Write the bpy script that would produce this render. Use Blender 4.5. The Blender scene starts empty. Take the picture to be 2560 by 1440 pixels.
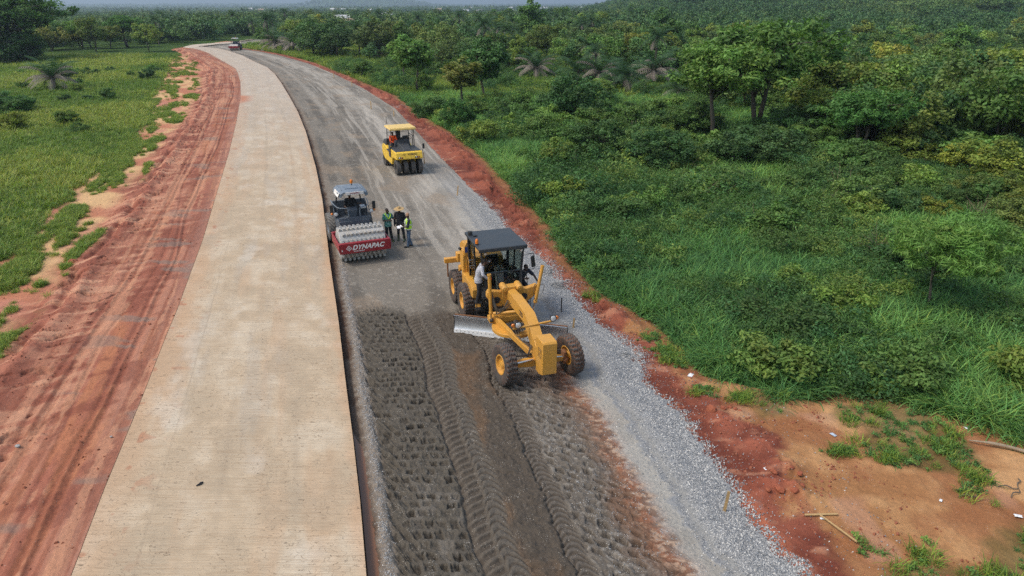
import bpy, bmesh, math, random
import numpy as np
from mathutils import Vector, Matrix, Euler
R = math.radians
rnd = random.Random(7)
scene = bpy.context.scene
COL = scene.collection
# ------------------------------------------------------------------ camera
CAM_H, FPX, PITCH = 11.3, 1707.0, math.atan(710/1707.0)
cam_d = bpy.data.cameras.new('camera'); cam_d.sensor_width = 36; cam_d.lens = 36*FPX/2560
cam_d.clip_end = 30000; cam_d.clip_start = 0.1
cam = bpy.data.objects.new('camera', cam_d); COL.objects.link(cam)
cam.location = (0, 0, CAM_H); cam.rotation_euler = (R(90)-PITCH, 0, 0)
scene.camera = cam
# ------------------------------------------------------------------ sky, sun, exposure
SUN_EL, SUN_AZ = 56, 250      # azimuth clockwise from +Y : low-left behind the camera
w = bpy.data.worlds.new('World'); scene.world = w; w.use_nodes = True
nt = w.node_tree; bg = nt.nodes['Background']
sky = nt.nodes.new('ShaderNodeTexSky'); sky.sky_type = 'NISHITA'; sky.sun_disc = False
sky.sun_elevation = R(SUN_EL); sky.sun_rotation = R(SUN_AZ); sky.air_density = 1.6; sky.dust_density = 4.0; sky.ozone_density = 1.2
nt.links.new(sky.outputs[0], bg.inputs[0]); bg.inputs[1].default_value = 0.15
sun_d = bpy.data.lights.new('sun', 'SUN'); sun_d.energy = 1.5; sun_d.angle = R(12); sun_d.color = (1.0, .95, .87)
sun = bpy.data.objects.new('sun', sun_d); COL.objects.link(sun)
_sv = Vector((math.sin(R(SUN_AZ))*math.cos(R(SUN_EL)), math.cos(R(SUN_AZ))*math.cos(R(SUN_EL)), math.sin(R(SUN_EL))))
sun.rotation_euler = _sv.to_track_quat('Z', 'Y').to_euler()
scene.view_settings.view_transform = 'Standard'; scene.view_settings.look = 'None'
scene.view_settings.exposure = 0.25; scene.view_settings.gamma = 1
scene.cycles.use_denoising = False; scene.cycles.use_adaptive_sampling = False
scene.cycles.max_bounces = 6; scene.cycles.diffuse_bounces = 3; scene.cycles.glossy_bounces = 3
scene.cycles.transmission_bounces = 4; scene.cycles.volume_bounces = 0; scene.cycles.transparent_max_bounces = 8
# ------------------------------------------------------------------ helpers
def unproj(u, v, z=0.0):
    a = (u-1280)/FPX; b = (720-v)/FPX
    dx, dy, dz = a, math.cos(PITCH)+b*math.sin(PITCH), -math.sin(PITCH)+b*math.cos(PITCH)
    t = (z-CAM_H)/dz
    return (dx*t, dy*t)
def mpp(y, z=0):   # metres per photo pixel at ground distance y
    return (y*math.cos(PITCH)+(CAM_H-z)*math.sin(PITCH))/FPX
def lin(r, g, b, k=1.0):
    return tuple(k*((c/255/12.92) if c/255 <= .04045 else ((c/255+.055)/1.055)**2.4) for c in (r, g, b))
def ss(a, b, x):
    t = np.clip((x-a)/(b-a), 0, 1); return t*t*(3-2*t)
_rs = np.random.RandomState(3)
_P = _rs.permutation(1024); _G = _rs.rand(1024)*2-1
def vnoise(x, y, seed=0):
    x = np.asarray(x, float)+seed*17.31; y = np.asarray(y, float)+seed*9.17
    xi = np.floor(x).astype(np.int64); yi = np.floor(y).astype(np.int64)
    fx = x-xi; fy = y-yi; fx = fx*fx*fx*(fx*(fx*6-15)+10); fy = fy*fy*fy*(fy*(fy*6-15)+10)
    def hh(i, j): return _G[_P[(_P[i & 1023]+j) & 1023]]
    a = hh(xi, yi); b = hh(xi+1, yi); c = hh(xi, yi+1); d = hh(xi+1, yi+1)
    return a+(b-a)*fx+(c-a)*fy+(a-b-c+d)*fx*fy
def fbm(x, y, oct=4, seed=0, gain=.5):
    s = 0; a = 1; n = 0
    for i in range(oct):
        s = s+a*vnoise(x, y, seed+i*3); n += a; a *= gain; x = np.asarray(x)*2.03; y = np.asarray(y)*2.03
    return s/n
def ridged(x, y, oct=3, seed=0):
    s = 0; a = 1; n = 0
    for i in range(oct):
        s = s+a*(1-np.abs(vnoise(x, y, seed+i*5))*2); n += a; a *= .5; x = np.asarray(x)*2.1; y = np.asarray(y)*2.1
    return s/n
def mixc(c0, c1, t):
    t = np.clip(t, 0, 1)[..., None]; return np.asarray(c0)*(1-t)+np.asarray(c1)*t
def poly_sd(px, py, poly):
    """signed distance to a polygon, positive inside"""
    P0 = np.array(poly, float); n = len(P0); d2 = np.full(px.shape, 1e18); ins = np.zeros(px.shape, bool)
    for i in range(n):
        ax, ay = P0[i]; bx, by = P0[(i+1) % n]
        ex, ey = bx-ax, by-ay; wx, wy = px-ax, py-ay
        t = np.clip((wx*ex+wy*ey)/(ex*ex+ey*ey+1e-12), 0, 1)
        d2 = np.minimum(d2, (wx-ex*t)**2+(wy-ey*t)**2)
        if ay != by:
            ins ^= ((ay > py) != (by > py)) & (px < (bx-ax)*(py-ay)/(by-ay)+ax)
    return np.where(ins, 1, -1)*np.sqrt(d2)
def tag(o, label=None, cat=None, group=None, kind=None):
    if label: o['label'] = label
    if cat: o['category'] = cat
    if group: o['group'] = group
    if kind: o['kind'] = kind
    return o
def np_mesh(name, V, Fq, mat, parent=None, col=None, uv=None, smooth=True, link=True):
    """V (n,3), Fq (m,4 or m,3) arrays -> mesh object"""
    me = bpy.data.meshes.new(name); V = np.ascontiguousarray(V, np.float32); Fq = np.ascontiguousarray(Fq, np.int32)
    k = Fq.shape[1]; m = len(Fq)
    me.vertices.add(len(V)); me.vertices.foreach_set('co', V.ravel())
    me.loops.add(m*k); me.loops.foreach_set('vertex_index', Fq.ravel())
    me.polygons.add(m); me.polygons.foreach_set('loop_start', np.arange(0, m*k, k, dtype=np.int32))
    me.polygons.foreach_set('loop_total', np.full(m, k, np.int32))
    if smooth: me.polygons.foreach_set('use_smooth', np.ones(m, bool))
    me.update(calc_edges=True)
    if col is not None:
        a = me.attributes.new('Col', 'FLOAT_COLOR', 'POINT')
        a.data.foreach_set('color', np.ascontiguousarray(np.concatenate([col, np.ones((len(col), 1))], 1), np.float32).ravel())
    if uv is not None:
        l = me.uv_layers.new(name='UVMap'); l.data.foreach_set('uv', np.ascontiguousarray(uv[Fq.ravel()], np.float32).ravel())
    if mat: me.materials.append(mat)
    o = bpy.data.objects.new(name, me)
    if link: COL.objects.link(o)
    if parent: o.parent = parent
    return o
def empty(name, loc=(0, 0, 0), rz=0.0, **k):
    o = bpy.data.objects.new(name, None); COL.objects.link(o); o.location = loc; o.rotation_euler = (0, 0, rz)
    o.empty_display_size = .3; tag(o, **k); return o
def copy_tree(o, parent=None):
    c = o.copy(); COL.objects.link(c); c.parent = parent
    for ch in o.children: copy_tree(ch, c)
    return c
def frame(d):
    d = Vector(d).normalized(); a = Vector((0, 0, 1)) if abs(d.z) < .9 else Vector((1, 0, 0))
    x = d.cross(a).normalized(); y = x.cross(d).normalized(); return x, y, d
class MB:
    def __init__(s): s.v = []; s.f = []
    def add(s, vs, fs):
        n = len(s.v); s.v += [tuple(p) for p in vs]; s.f += [tuple(i+n for i in f) for f in fs]; return s
    def box(s, c, size, rot=(0, 0, 0), taper=(1, 1)):
        M = Euler(rot).to_matrix(); hx, hy, hz = size[0]/2, size[1]/2, size[2]/2; vs = []
        for z, t in ((-1, (1, 1)), (1, taper)):
            for x, y in ((-1, -1), (1, -1), (1, 1), (-1, 1)):
                vs.append(Vector(c)+M @ Vector((x*hx*t[0], y*hy*t[1], z*hz)))
        return s.add(vs, [(0, 3, 2, 1), (4, 5, 6, 7), (0, 1, 5, 4), (1, 2, 6, 5), (2, 3, 7, 6), (3, 0, 4, 7)])
    def hexa(s, b, t):   # 4 bottom points, 4 top points
        return s.add(list(b)+list(t), [(0, 3, 2, 1), (4, 5, 6, 7), (0, 1, 5, 4), (1, 2, 6, 5), (2, 3, 7, 6), (3, 0, 4, 7)])
    def prism(s, poly, a0, a1, axis='x'):
        """poly list of 2d points in the other two axes, extruded along axis"""
        n = len(poly); vs = []
        for a in (a0, a1):
            for p, q in poly:
                vs.append((a, p, q) if axis == 'x' else (p, a, q) if axis == 'y' else (p, q, a))
        fs = [tuple(range(n))[::-1], tuple(range(n, 2*n))]
        for i in range(n): fs.append((i, (i+1) % n, n+(i+1) % n, n+i))
        return s.add(vs, fs)
    def tube(s, p0, p1, r0, r1=None, n=12, caps=True):
        r1 = r0 if r1 is None else r1; p0 = Vector(p0); p1 = Vector(p1); x, y, d = frame(p1-p0); vs = []
        for p, r in ((p0, r0), (p1, r1)):
            for i in range(n):
                a = 2*math.pi*i/n; vs.append(p+x*math.cos(a)*r+y*math.sin(a)*r)
        fs = [(i, (i+1) % n, n+(i+1) % n, n+i) for i in range(n)]
        if caps: fs += [tuple(range(n))[::-1], tuple(range(n, 2*n))]
        return s.add(vs, fs)
    def pipe(s, pts, r, n=8, sub=0):
        pts = [Vector(p) for p in pts]
        if sub:
            q = []
            for i in range(len(pts)-1):
                p0 = pts[max(i-1, 0)]; p1 = pts[i]; p2 = pts[i+1]; p3 = pts[min(i+2, len(pts)-1)]
                for k in range(sub):
                    t = k/sub
                    q.append(.5*((2*p1)+(p2-p0)*t+(2*p0-5*p1+4*p2-p3)*t*t+(3*p1-p0-3*p2+p3)*t**3))
            pts = q+[pts[-1]]
        rr = r if isinstance(r, (list, tuple)) else [r]*len(pts); vs = []; fs = []
        ref = None
        for i, p in enumerate(pts):
            d = (pts[min(i+1, len(pts)-1)]-pts[max(i-1, 0)]).normalized()
            if ref is None: x, y, d = frame(d)
            else:
                x = (ref-d*ref.dot(d)); x = x.normalized() if x.length > 1e-6 else frame(d)[0]; y = d.cross(x)
            ref = x
            rk = rr[min(i, len(rr)-1)] if not sub else rr[min(int(i/max(sub, 1)), len(rr)-1)]
            for k in range(n):
                a = 2*math.pi*k/n; vs.append(p+x*math.cos(a)*rk+y*math.sin(a)*rk)
        for i in range(len(pts)-1):
            for k in range(n): fs.append((i*n+k, i*n+(k+1) % n, (i+1)*n+(k+1) % n, (i+1)*n+k))
        fs += [tuple(range(n))[::-1], tuple(range((len(pts)-1)*n, len(pts)*n))]
        return s.add(vs, fs)
    def lathe(s, prof, c, axis, n=24, close=False):
        """prof list of (along, radius)"""
        x, y, d = frame(axis); c = Vector(c); vs = []; fs = []; m = len(prof)
        for a_, r_ in prof:
            for k in range(n):
                t = 2*math.pi*k/n; vs.append(c+d*a_+x*math.cos(t)*r_+y*math.sin(t)*r_)
        for i in range(m if close is True else m-1):
            j = (i+1) % m
            for k in range(n): fs.append((i*n+k, i*n+(k+1) % n, j*n+(k+1) % n, j*n+k))
        if close == 'open': pass
        elif not close: fs += [tuple(range(n))[::-1], tuple(range((m-1)*n, m*n))]
        return s.add(vs, fs)
    def ell(s, c, r, n=12, m=8, rot=None):
        M = Euler(rot).to_matrix() if rot else Matrix.Identity(3); vs = []; fs = []
        for i in range(m+1):
            ph = math.pi*i/m
            for k in range(n):
                t = 2*math.pi*k/n
                vs.append(Vector(c)+M @ Vector((r[0]*math.sin(ph)*math.cos(t), r[1]*math.sin(ph)*math.sin(t), r[2]*math.cos(ph))))
        for i in range(m):
            for k in range(n): fs.append((i*n+k, (i+1)*n+k, (i+1)*n+(k+1) % n, i*n+(k+1) % n))
        return s.add(vs, fs)
    def build(s, name, mat, parent=None, bevel=0, smooth=None, label=None):
        me = bpy.data.meshes.new(name); me.from_pydata(s.v, [], s.f)
        bm = bmesh.new(); bm.from_mesh(me); bmesh.ops.remove_doubles(bm, verts=bm.verts, dist=1e-5)
        bmesh.ops.recalc_face_normals(bm, faces=bm.faces); bm.to_mesh(me); bm.free()
        me.materials.append(mat); o = bpy.data.objects.new(name, me); COL.objects.link(o)
        if parent: o.parent = parent
        sm = smooth if smooth is not None else True
        if sm:
            me.polygons.foreach_set('use_smooth', np.ones(len(me.polygons), bool))
            try:
                me.set_sharp_from_angle(angle=R(35))
            except Exception: pass
        if bevel:
            b = o.modifiers.new('bevel', 'BEVEL'); b.width = bevel; b.segments = 2; b.limit_method = 'ANGLE'; b.angle_limit = R(40)
            b.harden_normals = False
        if label: o['label'] = label
        return o
# ------------------------------------------------------------------ materials
def newmat(name):
    m = bpy.data.materials.new(name); m.use_nodes = True; t = m.node_tree; return m, t, t.nodes['Principled BSDF']
def N(t, typ, **k):
    n = t.nodes.new(typ)
    for a, b in k.items():
        if a.startswith('i_'):
            key = a[2:]; key = int(key) if key.isdigit() else key.replace('_', ' ')
            n.inputs[key].default_value = b
        else: setattr(n, a, b)
    return n
def L(t, a, b): t.links.new(a, b)
def MixC(t, fac, a, b, typ='MIX'):
    n = t.nodes.new('ShaderNodeMix'); n.data_type = 'RGBA'; n.blend_type = typ
    for i, s_ in ((0, fac), (6, a), (7, b)):
        if hasattr(s_, 'is_linked'): L(t, s_, n.inputs[i])
        elif isinstance(s_, (int, float)): n.inputs[i].default_value = s_
        else: n.inputs[i].default_value = (*s_[:3], 1)
    return n.outputs[2]
def Ramp(t, src, stops):
    r = t.nodes.new('ShaderNodeValToRGB'); cr = r.color_ramp
    while len(cr.elements) < len(stops): cr.elements.new(.5)
    for e, (p, c) in zip(cr.elements, stops):
        e.position = p; e.color = (*c, 1) if not isinstance(c, (int, float)) else (c, c, c, 1)
    L(t, src, r.inputs[0]); return r.outputs[0]
def Noise(t, scale, detail=4, rough=.6, vec=None, dist=0, out=0):
    n = N(t, 'ShaderNodeTexNoise'); n.inputs['Scale'].default_value = scale; n.inputs['Detail'].default_value = detail
    n.inputs['Roughness'].default_value = rough; n.inputs['Distortion'].default_value = dist
    if vec is not None: L(t, vec, n.inputs['Vector'])
    return n.outputs[out]
def ObjCo(t, scale=None, which='Object'):
    c = N(t, 'ShaderNodeTexCoord').outputs[which]
    if scale is None: return c
    m = N(t, 'ShaderNodeMapping'); m.inputs['Scale'].default_value = scale; L(t, c, m.inputs['Vector']); return m.outputs[0]
def Bump(t, b, src, strength=.4, dist=.02):
    n = N(t, 'ShaderNodeBump'); n.inputs['Strength'].default_value = strength; n.inputs['Distance'].default_value = dist
    L(t, src, n.inputs['Height'])
    if b.inputs['Normal'].is_linked: L(t, b.inputs['Normal'].links[0].from_socket, n.inputs['Normal'])
    L(t, n.outputs[0], b.inputs['Normal'])
_mc = {}
def paint(name, c, rough=.45, dust=.25, dustc=(.30, .22, .15), metal=0, scale=3, coat=0):
    """a painted or plain surface with uneven dust and fine wear"""
    if name in _mc: return _mc[name]
    m, t, b = newmat(name); co = ObjCo(t)
    n1 = Noise(t, scale, 6, .65, co); n2 = Noise(t, scale*9, 3, .6, co)
    v = MixC(t, Ramp(t, n2, [(.3, .0), (.75, 1)]), tuple(x*.82 for x in c), tuple(min(1, x*1.1) for x in c))
    f = N(t, 'ShaderNodeMath', operation='MULTIPLY'); L(t, Ramp(t, n1, [(.42, 0), (.75, 1)]), f.inputs[0]); f.inputs[1].default_value = dust
    L(t, MixC(t, f.outputs[0], v, dustc), b.inputs['Base Color'])
    rr = N(t, 'ShaderNodeMapRange'); L(t, n1, rr.inputs[0]); rr.inputs[3].default_value = max(.05, rough-.12); rr.inputs[4].default_value = min(1, rough+.25)
    L(t, rr.outputs[0], b.inputs['Roughness']); b.inputs['Metallic'].default_value = metal
    if coat: b.inputs['Coat Weight'].default_value = coat
    _mc[name] = m; return m
def cloth(name, c, c2=None, scale=20, thr=(.45, .55)):
    if name in _mc: return _mc[name]
    m, t, b = newmat(name); co = ObjCo(t); n1 = Noise(t, scale, 3, .6, co)
    L(t, MixC(t, Ramp(t, n1, [(thr[0], 0), (thr[1], 1)]), c, c2 or tuple(x*.7 for x in c)), b.inputs['Base Color'])
    b.inputs['Roughness'].default_value = .9; Bump(t, b, Noise(t, 14, 3, .6, co), .5, .01); _mc[name] = m; return m
# ================================================================== GROUND
SLAB_Z = 0.25
def edge(pix, z):
    P = sorted(((unproj(u, v, z)[1], unproj(u, v, z)[0]) for u, v in pix))
    ys = np.array([p[0] for p in P]); xs = np.array([p[1] for p in P])
    def f(y):
        y = np.asarray(y, float); r = np.interp(y, ys, xs)
        s0 = (xs[1]-xs[0])/(ys[1]-ys[0]); return np.where(y < ys[0], xs[0]+(y-ys[0])*s0, r)
    return f
SLp = [(178, 1440), (262, 1220), (353, 1000), (416, 839), (444, 772), (507, 600), (543, 480), (573, 380), (592, 300), (602, 240), (601, 205), (595, 183), (589, 172), (575, 163), (545, 146), (520, 132), (498, 124.5), (476, 119.5)]
SRp = [(916, 1440), (900, 1250), (883, 1100), (866, 970), (846, 800), (824, 650), (806, 500), (790, 420), (765, 330), (745, 280), (723, 240), (703, 207), (687, 185), (668, 168), (632, 152), (605, 138), (575, 128), (548, 121.3), (498, 115.6)]
ERp = [(1990, 1440), (1870, 1310), (1820, 1210), (1757, 1130), (1690, 1040), (1600, 950), (1575, 880), (1475, 800), (1405, 710), (1345, 640), (1262, 570), (1215, 510), (1105, 400), (1050, 340), (985, 270), (905, 220), (835, 185), (768, 158), (700, 139), (650, 129), (600, 121.5), (570, 117)]
BRp = [(2600, 1440), (2560, 1130), (1740, 940), (1690, 870), (1590, 790), (1470, 720), (1400, 650), (1365, 570), (1290, 490), (1205, 400), (1140, 340), (1050, 290), (985, 240), (915, 210), (850, 183), (785, 157), (715, 138), (660, 128), (605, 121), (572, 116.5)]
# limit of bare soil on the left
BLp = [(-260, 1000), (-160, 800), (-60, 700), (60, 600), (170, 480), (300, 380), (345, 330), (385, 240), (415, 180), (425, 150), (455, 130), (468, 119.5)]
SL = edge(SLp, SLAB_Z); SR = edge(SRp, SLAB_Z); _ER = edge(ERp, 0); ER = lambda y: _ER(y)+(.16*fbm(np.asarray(y)*1.1, np.asarray(y)*0, 3, 71)+.10*vnoise(np.asarray(y)*5, np.asarray(y)*0, 72))*ss(70, 30, np.asarray(y, float)); BRt = edge(BRp, 0); BL = edge(BLp, 0)
def rows(y0, y1, dmin=.03, k=.55):
    out = [y0]
    while out[-1] < y1: out.append(out[-1]+max(dmin, k*out[-1]**2/(CAM_H*683)))
    return np.array(out)
def grid(ys, n, fl, fr, power=1.0):
    t = np.linspace(0, 1, n)**power
    xl, xr = fl(ys), fr(ys)
    X = xl[:, None]+(xr-xl)[:, None]*t[None, :]; Y = np.repeat(ys[:, None], n, 1)
    return X, Y
def gmesh(name, X, Y, Z, C, mat, UV=None, Ycurt=None):
    n, m = X.shape; i = np.arange(n*m).reshape(n, m)
    F = np.stack([i[:-1, :-1], i[:-1, 1:], i[1:, 1:], i[1:, :-1]], -1).reshape(-1, 4)
    uv = UV if UV is not None else np.stack([X, Y], -1)
    return np_mesh(name, np.stack([X, Y, Z], -1).reshape(-1, 3), F, mat, col=C.reshape(-1, 3), uv=uv.reshape(-1, 2))
def vcmat(name, rough=.9, fine=14, amt=.35, bump=.5, dist=.03, speck=None, extra=None):
    m, t, b = newmat(name); a = N(t, 'ShaderNodeAttribute', attribute_name='Col'); co = ObjCo(t)
    n1 = Noise(t, fine, 5, .7, co); n2 = Noise(t, fine*5, 3, .7, co)
    k = MixC(t, .5, n1, n2)
    mul = Ramp(t, k, [(.32, 1-amt), (.68, 1+amt)])
    c = MixC(t, 1.0, a.outputs['Color'], mul, 'MULTIPLY')
    if speck:
        vo = N(t, 'ShaderNodeTexVoronoi'); vo.inputs['Scale'].default_value = speck[0]; L(t, co, vo.inputs['Vector'])
        s_ = Ramp(t, vo.outputs['Distance'], [(speck[1]*.6, 1), (speck[1], 0)])
        nn = Ramp(t, Noise(t, speck[0]*.12, 2, .5, co), [(.5, 0), (.62, 1)])
        f = N(t, 'ShaderNodeMath', operation='MULTIPLY'); L(t, s_, f.inputs[0]); L(t, nn, f.inputs[1])
        c = MixC(t, f.outputs[0], c, speck[2])
    if extra: c = extra(t, b, c)
    L(t, c, b.inputs['Base Color']); b.inputs['Roughness'].default_value = rough; b.inputs['Specular IOR Level'].default_value = .25
    Bump(t, b, n1, bump, dist); Bump(t, b, n2, bump*.7, dist*.3)
    return m
# ---- base course (the carriageway being built)
def padprint(u, s, su, sv, w_, wv, seed):
    """staggered square imprints, 0 outside .. 1 at the bottom"""
    uu = u/su+.28*fbm(u*1.5, s*1.2, 3, seed); vv = s/sv+.35*fbm(u*1.3, s*1.0, 3, seed+9)
    row = np.floor(vv); fv = vv-row-.5; uu = uu+.5*(row % 2); col = np.floor(uu); fu = uu-col-.5
    jit = vnoise(col*3.7+.5, row*2.9+.5, seed+4); j2 = vnoise(col*5.3+.5, row*4.1+.5, seed+6)
    d = np.maximum(np.abs(fu+.06*j2)*su/w_, np.abs(fv)*sv/wv)+.20*vnoise(u*14, s*14, seed+2)+.12*vnoise(u*30, s*30, seed+3); lean = np.clip(.5+fu*1.5, 0, 1)
    return ss(1.0, .84, d)*np.clip(.62+.6*jit, .12, 1.15)*(.5+.5*lean)
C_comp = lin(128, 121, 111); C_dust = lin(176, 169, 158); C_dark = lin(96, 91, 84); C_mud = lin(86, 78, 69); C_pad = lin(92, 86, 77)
C_brown = lin(126, 98, 76); C_wet = lin(88, 62, 44); C_grav = lin(140, 143, 147); C_gdust = lin(172, 169, 162); C_red = lin(142, 74, 54)
def base_fn(X, Y):
    u = (X-SR(Y))/(ER(Y)-SR(Y))*9.25; s = Y*1.035; nz = fbm(u*.9, s*.5, 4, 1); nf = fbm(u*5, s*5, 4, 2)
    near = ss(25.6, 24.3, Y+.7*fbm(u*.8, s*.1, 2, 5)-ss(4, 7, u)*1.0); uw = u+.07*fbm(s*.9, u*.5, 3, 8)
    n8 = fbm(u*13, s*13, 3, 3); h = .012*nf+.02*nz+.014*n8*near+.004*n8; 
    def band(a, b, e=.06): return ss(a-e, a+e, uw)*ss(b+e, b-e, uw)*near
    m_p = band(.66, 2.5); m_r = band(2.5, 3.06); m_t = band(3.04, 3.52); m_s = band(3.52, 4.55); m_3 = band(4.55, 5.06); m_q = band(5.06, 7.0, .15)
    # pad-foot field, smeared diagonally on its left side
    pf = padprint(u, s, .275, .35, .100, .115, 11); sm = ss(1.45, .9, u+.2*nz)
    diag = ridged((u*1.0+s*.55)*6.0, (s-u*.8)*.9, 3, 21)
    h += m_p*(-.015-.16*pf*(1-.6*sm)+sm*.09*(diag-.5)+.03*nf)
    # drive wheel rut with slanted lug marks
    lug = (s*3.7-u*2.2+.18*nz) % 1.0; lugm = ss(0, .16, lug)*ss(.62, .40, lug)
    edge_ = np.exp(-((uw-2.56)/.045)**2)
    h += m_r*(-.085+.055*lugm*ss(2.6, 2.75, uw))-near*.05*edge_
    arc = (s*3.7+2.2*(uw-3.28)**2*8+.15*nz) % 1.0; h += m_t*(-.04+.06*np.sin(arc*math.pi)**.7)
    h += m_s*(.015+.05*fbm(u*2.2, s*9, 4, 31)+.03*ridged(u*3, s*8, 3, 33)+.03*nf)
    a3 = (s*4.9+3*(uw-4.8)**2*6-.6*(uw-4.8)+.12*nz) % 1.0; h += m_3*(-.08+.055*np.sin(a3*math.pi)**.7)-near*.04*np.exp(-((uw-4.6)/.04)**2)
    q = padprint(u+s*.05, s+u*.5, .30, .36, .105, .12, 47); h += m_q*(-.01-.16*q*ss(7.0, 6.2, u-.4*nz)+.04*nf)
    # trench beside the slab, crumbly ridge
    tr = ss(.13, .03, u); rid = np.exp(-((u-.5-.04*nz)/.13)**2)
    h += -.05*ss(.42, .1, u)*ss(30, 22, Y)+rid*(.06+.05*nf)*ss(50, 20, Y)-.05*ss(.3, 0, u)
    # gravel windrow on the right side
    gl = 7.45+.18*nz; gm = ss(gl-.15, gl+.35, u)
    wid = ss(60, 24, Y); prof = (np.exp(-((u-8.35)/.42)**2)*.13-.06*np.exp(-((u-7.95)/.13)**2))*wid
    h += gm*prof-ss(9.3, 9.6, u)*.2
    # ---- colours
    st = fbm(u*1.1, s*.11, 4, 61); st2 = fbm(u*3.1, s*.22, 3, 66); bl = fbm(u*.6, s*.6, 4, 62)
    C = mixc(C_comp, C_dark, ss(-.05, .45, st+.3*bl)*.8)
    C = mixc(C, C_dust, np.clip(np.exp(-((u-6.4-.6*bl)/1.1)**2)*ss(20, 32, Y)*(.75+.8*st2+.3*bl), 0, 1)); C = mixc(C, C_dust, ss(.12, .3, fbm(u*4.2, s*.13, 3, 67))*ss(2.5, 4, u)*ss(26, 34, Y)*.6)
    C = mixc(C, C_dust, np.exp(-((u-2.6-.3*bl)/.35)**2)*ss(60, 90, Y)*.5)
    C = mixc(C, lin(150, 132, 112), ss(.15, .5, fbm(u*.8, s*.35, 4, 64))*.5)
    C = mixc(C, C_dust, ss(.22, .5, nf)*.35)
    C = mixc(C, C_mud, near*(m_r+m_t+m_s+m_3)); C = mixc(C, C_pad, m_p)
    C = mixc(C, lin(98, 92, 84), m_t*.8*ss(.25, .6, np.sin(arc*math.pi)))
    C = mixc(C, lin(108, 100, 90), m_r*lugm*.6); C = mixc(C, lin(104, 97, 89), m_3*ss(.4, .9, np.sin(a3*math.pi))*.8)
    C = mixc(C, lin(120, 114, 106), m_p*ss(.1, .35, fbm(u*2.5, s*1.2, 4, 71))*.55*ss(1.0, 1.6, u)*ss(17, 12.5, Y))
    C = mixc(C, lin(112, 88, 66), (m_s*.6)*ss(.0, .4, fbm(u*1.3, s*.5, 3, 73)))
    C = mixc(C, lin(104, 97, 89), m_q*.85); C = mixc(C, lin(168, 163, 155), m_q*ss(.16, .40, fbm(u*11, s*11, 4, 75)+.3*bl)*.38)
    C = mixc(C, lin(122, 88, 66), m_q*ss(5.6, 6.8, u+.8*nz)*.75)
    C = mixc(C, lin(52, 47, 41), np.clip(m_p*pf*.75+m_q*q*.6, 0, .9))  # imprint pockets painted darker than ridges: recess shade put into the colour
    rd = ss(6.45, 6.95, u+.25*nf)*ss(7.55, 7.2, u)*ss(23.5, 20.5, Y); C = mixc(C, lin(146, 98, 74), rd*(.35+.45*ss(-.2, .3, nf)))
    C = mixc(C, lin(186, 160, 138), rd*ss(.0, .35, fbm(u*6, s*9, 3, 77))*.7)
    C = mixc(C, C_gdust, ss(7.0, 7.35, u+.25*nf)*(.12+.8*wid)*(.75+.5*bl)); C = mixc(C, C_grav, ss(7.6, 7.9, u+.3*nf)*wid*.85)
    C = mixc(C, lin(140, 140, 138), np.exp(-((u-8.0)/.12)**2)*wid*.7)
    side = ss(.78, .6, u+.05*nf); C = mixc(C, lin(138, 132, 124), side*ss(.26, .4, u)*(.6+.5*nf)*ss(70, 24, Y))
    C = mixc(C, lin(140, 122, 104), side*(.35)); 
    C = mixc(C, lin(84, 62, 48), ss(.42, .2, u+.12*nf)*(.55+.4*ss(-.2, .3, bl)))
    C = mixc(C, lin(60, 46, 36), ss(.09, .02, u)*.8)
    return u, h, C
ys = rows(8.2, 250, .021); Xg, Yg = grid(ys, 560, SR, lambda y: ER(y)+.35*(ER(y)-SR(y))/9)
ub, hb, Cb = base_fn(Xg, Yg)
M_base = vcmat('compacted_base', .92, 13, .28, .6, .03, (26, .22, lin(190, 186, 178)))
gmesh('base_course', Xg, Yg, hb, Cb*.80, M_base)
tag(bpy.data.objects['base_course'], 'grey crushed stone base of the carriageway being built', kind='structure')
# shallow brown water along the slab foot
ysw = rows(8.2, 16.6, .06); Xw, Yw = grid(ysw, 14, lambda y: SR(y)+.03, lambda y: SR(y)+.03+(.44+.1*fbm(y*.9, y*0, 3, 4))*ss(16.6, 14.8, y))
m, t, b = newmat('muddy_water'); b.inputs['Base Color'].default_value = (*lin(118, 82, 56), 1); b.inputs['Roughness'].default_value = .12
Bump(t, b, Noise(t, 30, 3, .5, ObjCo(t)), .05, .01)
gmesh('puddle', Xw, Yw, Xw*0-.03, np.ones(Xw.shape+(3,)), m); tag(bpy.data.objects['puddle'], 'shallow brown puddle along the foot of the slab', kind='structure')
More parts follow.
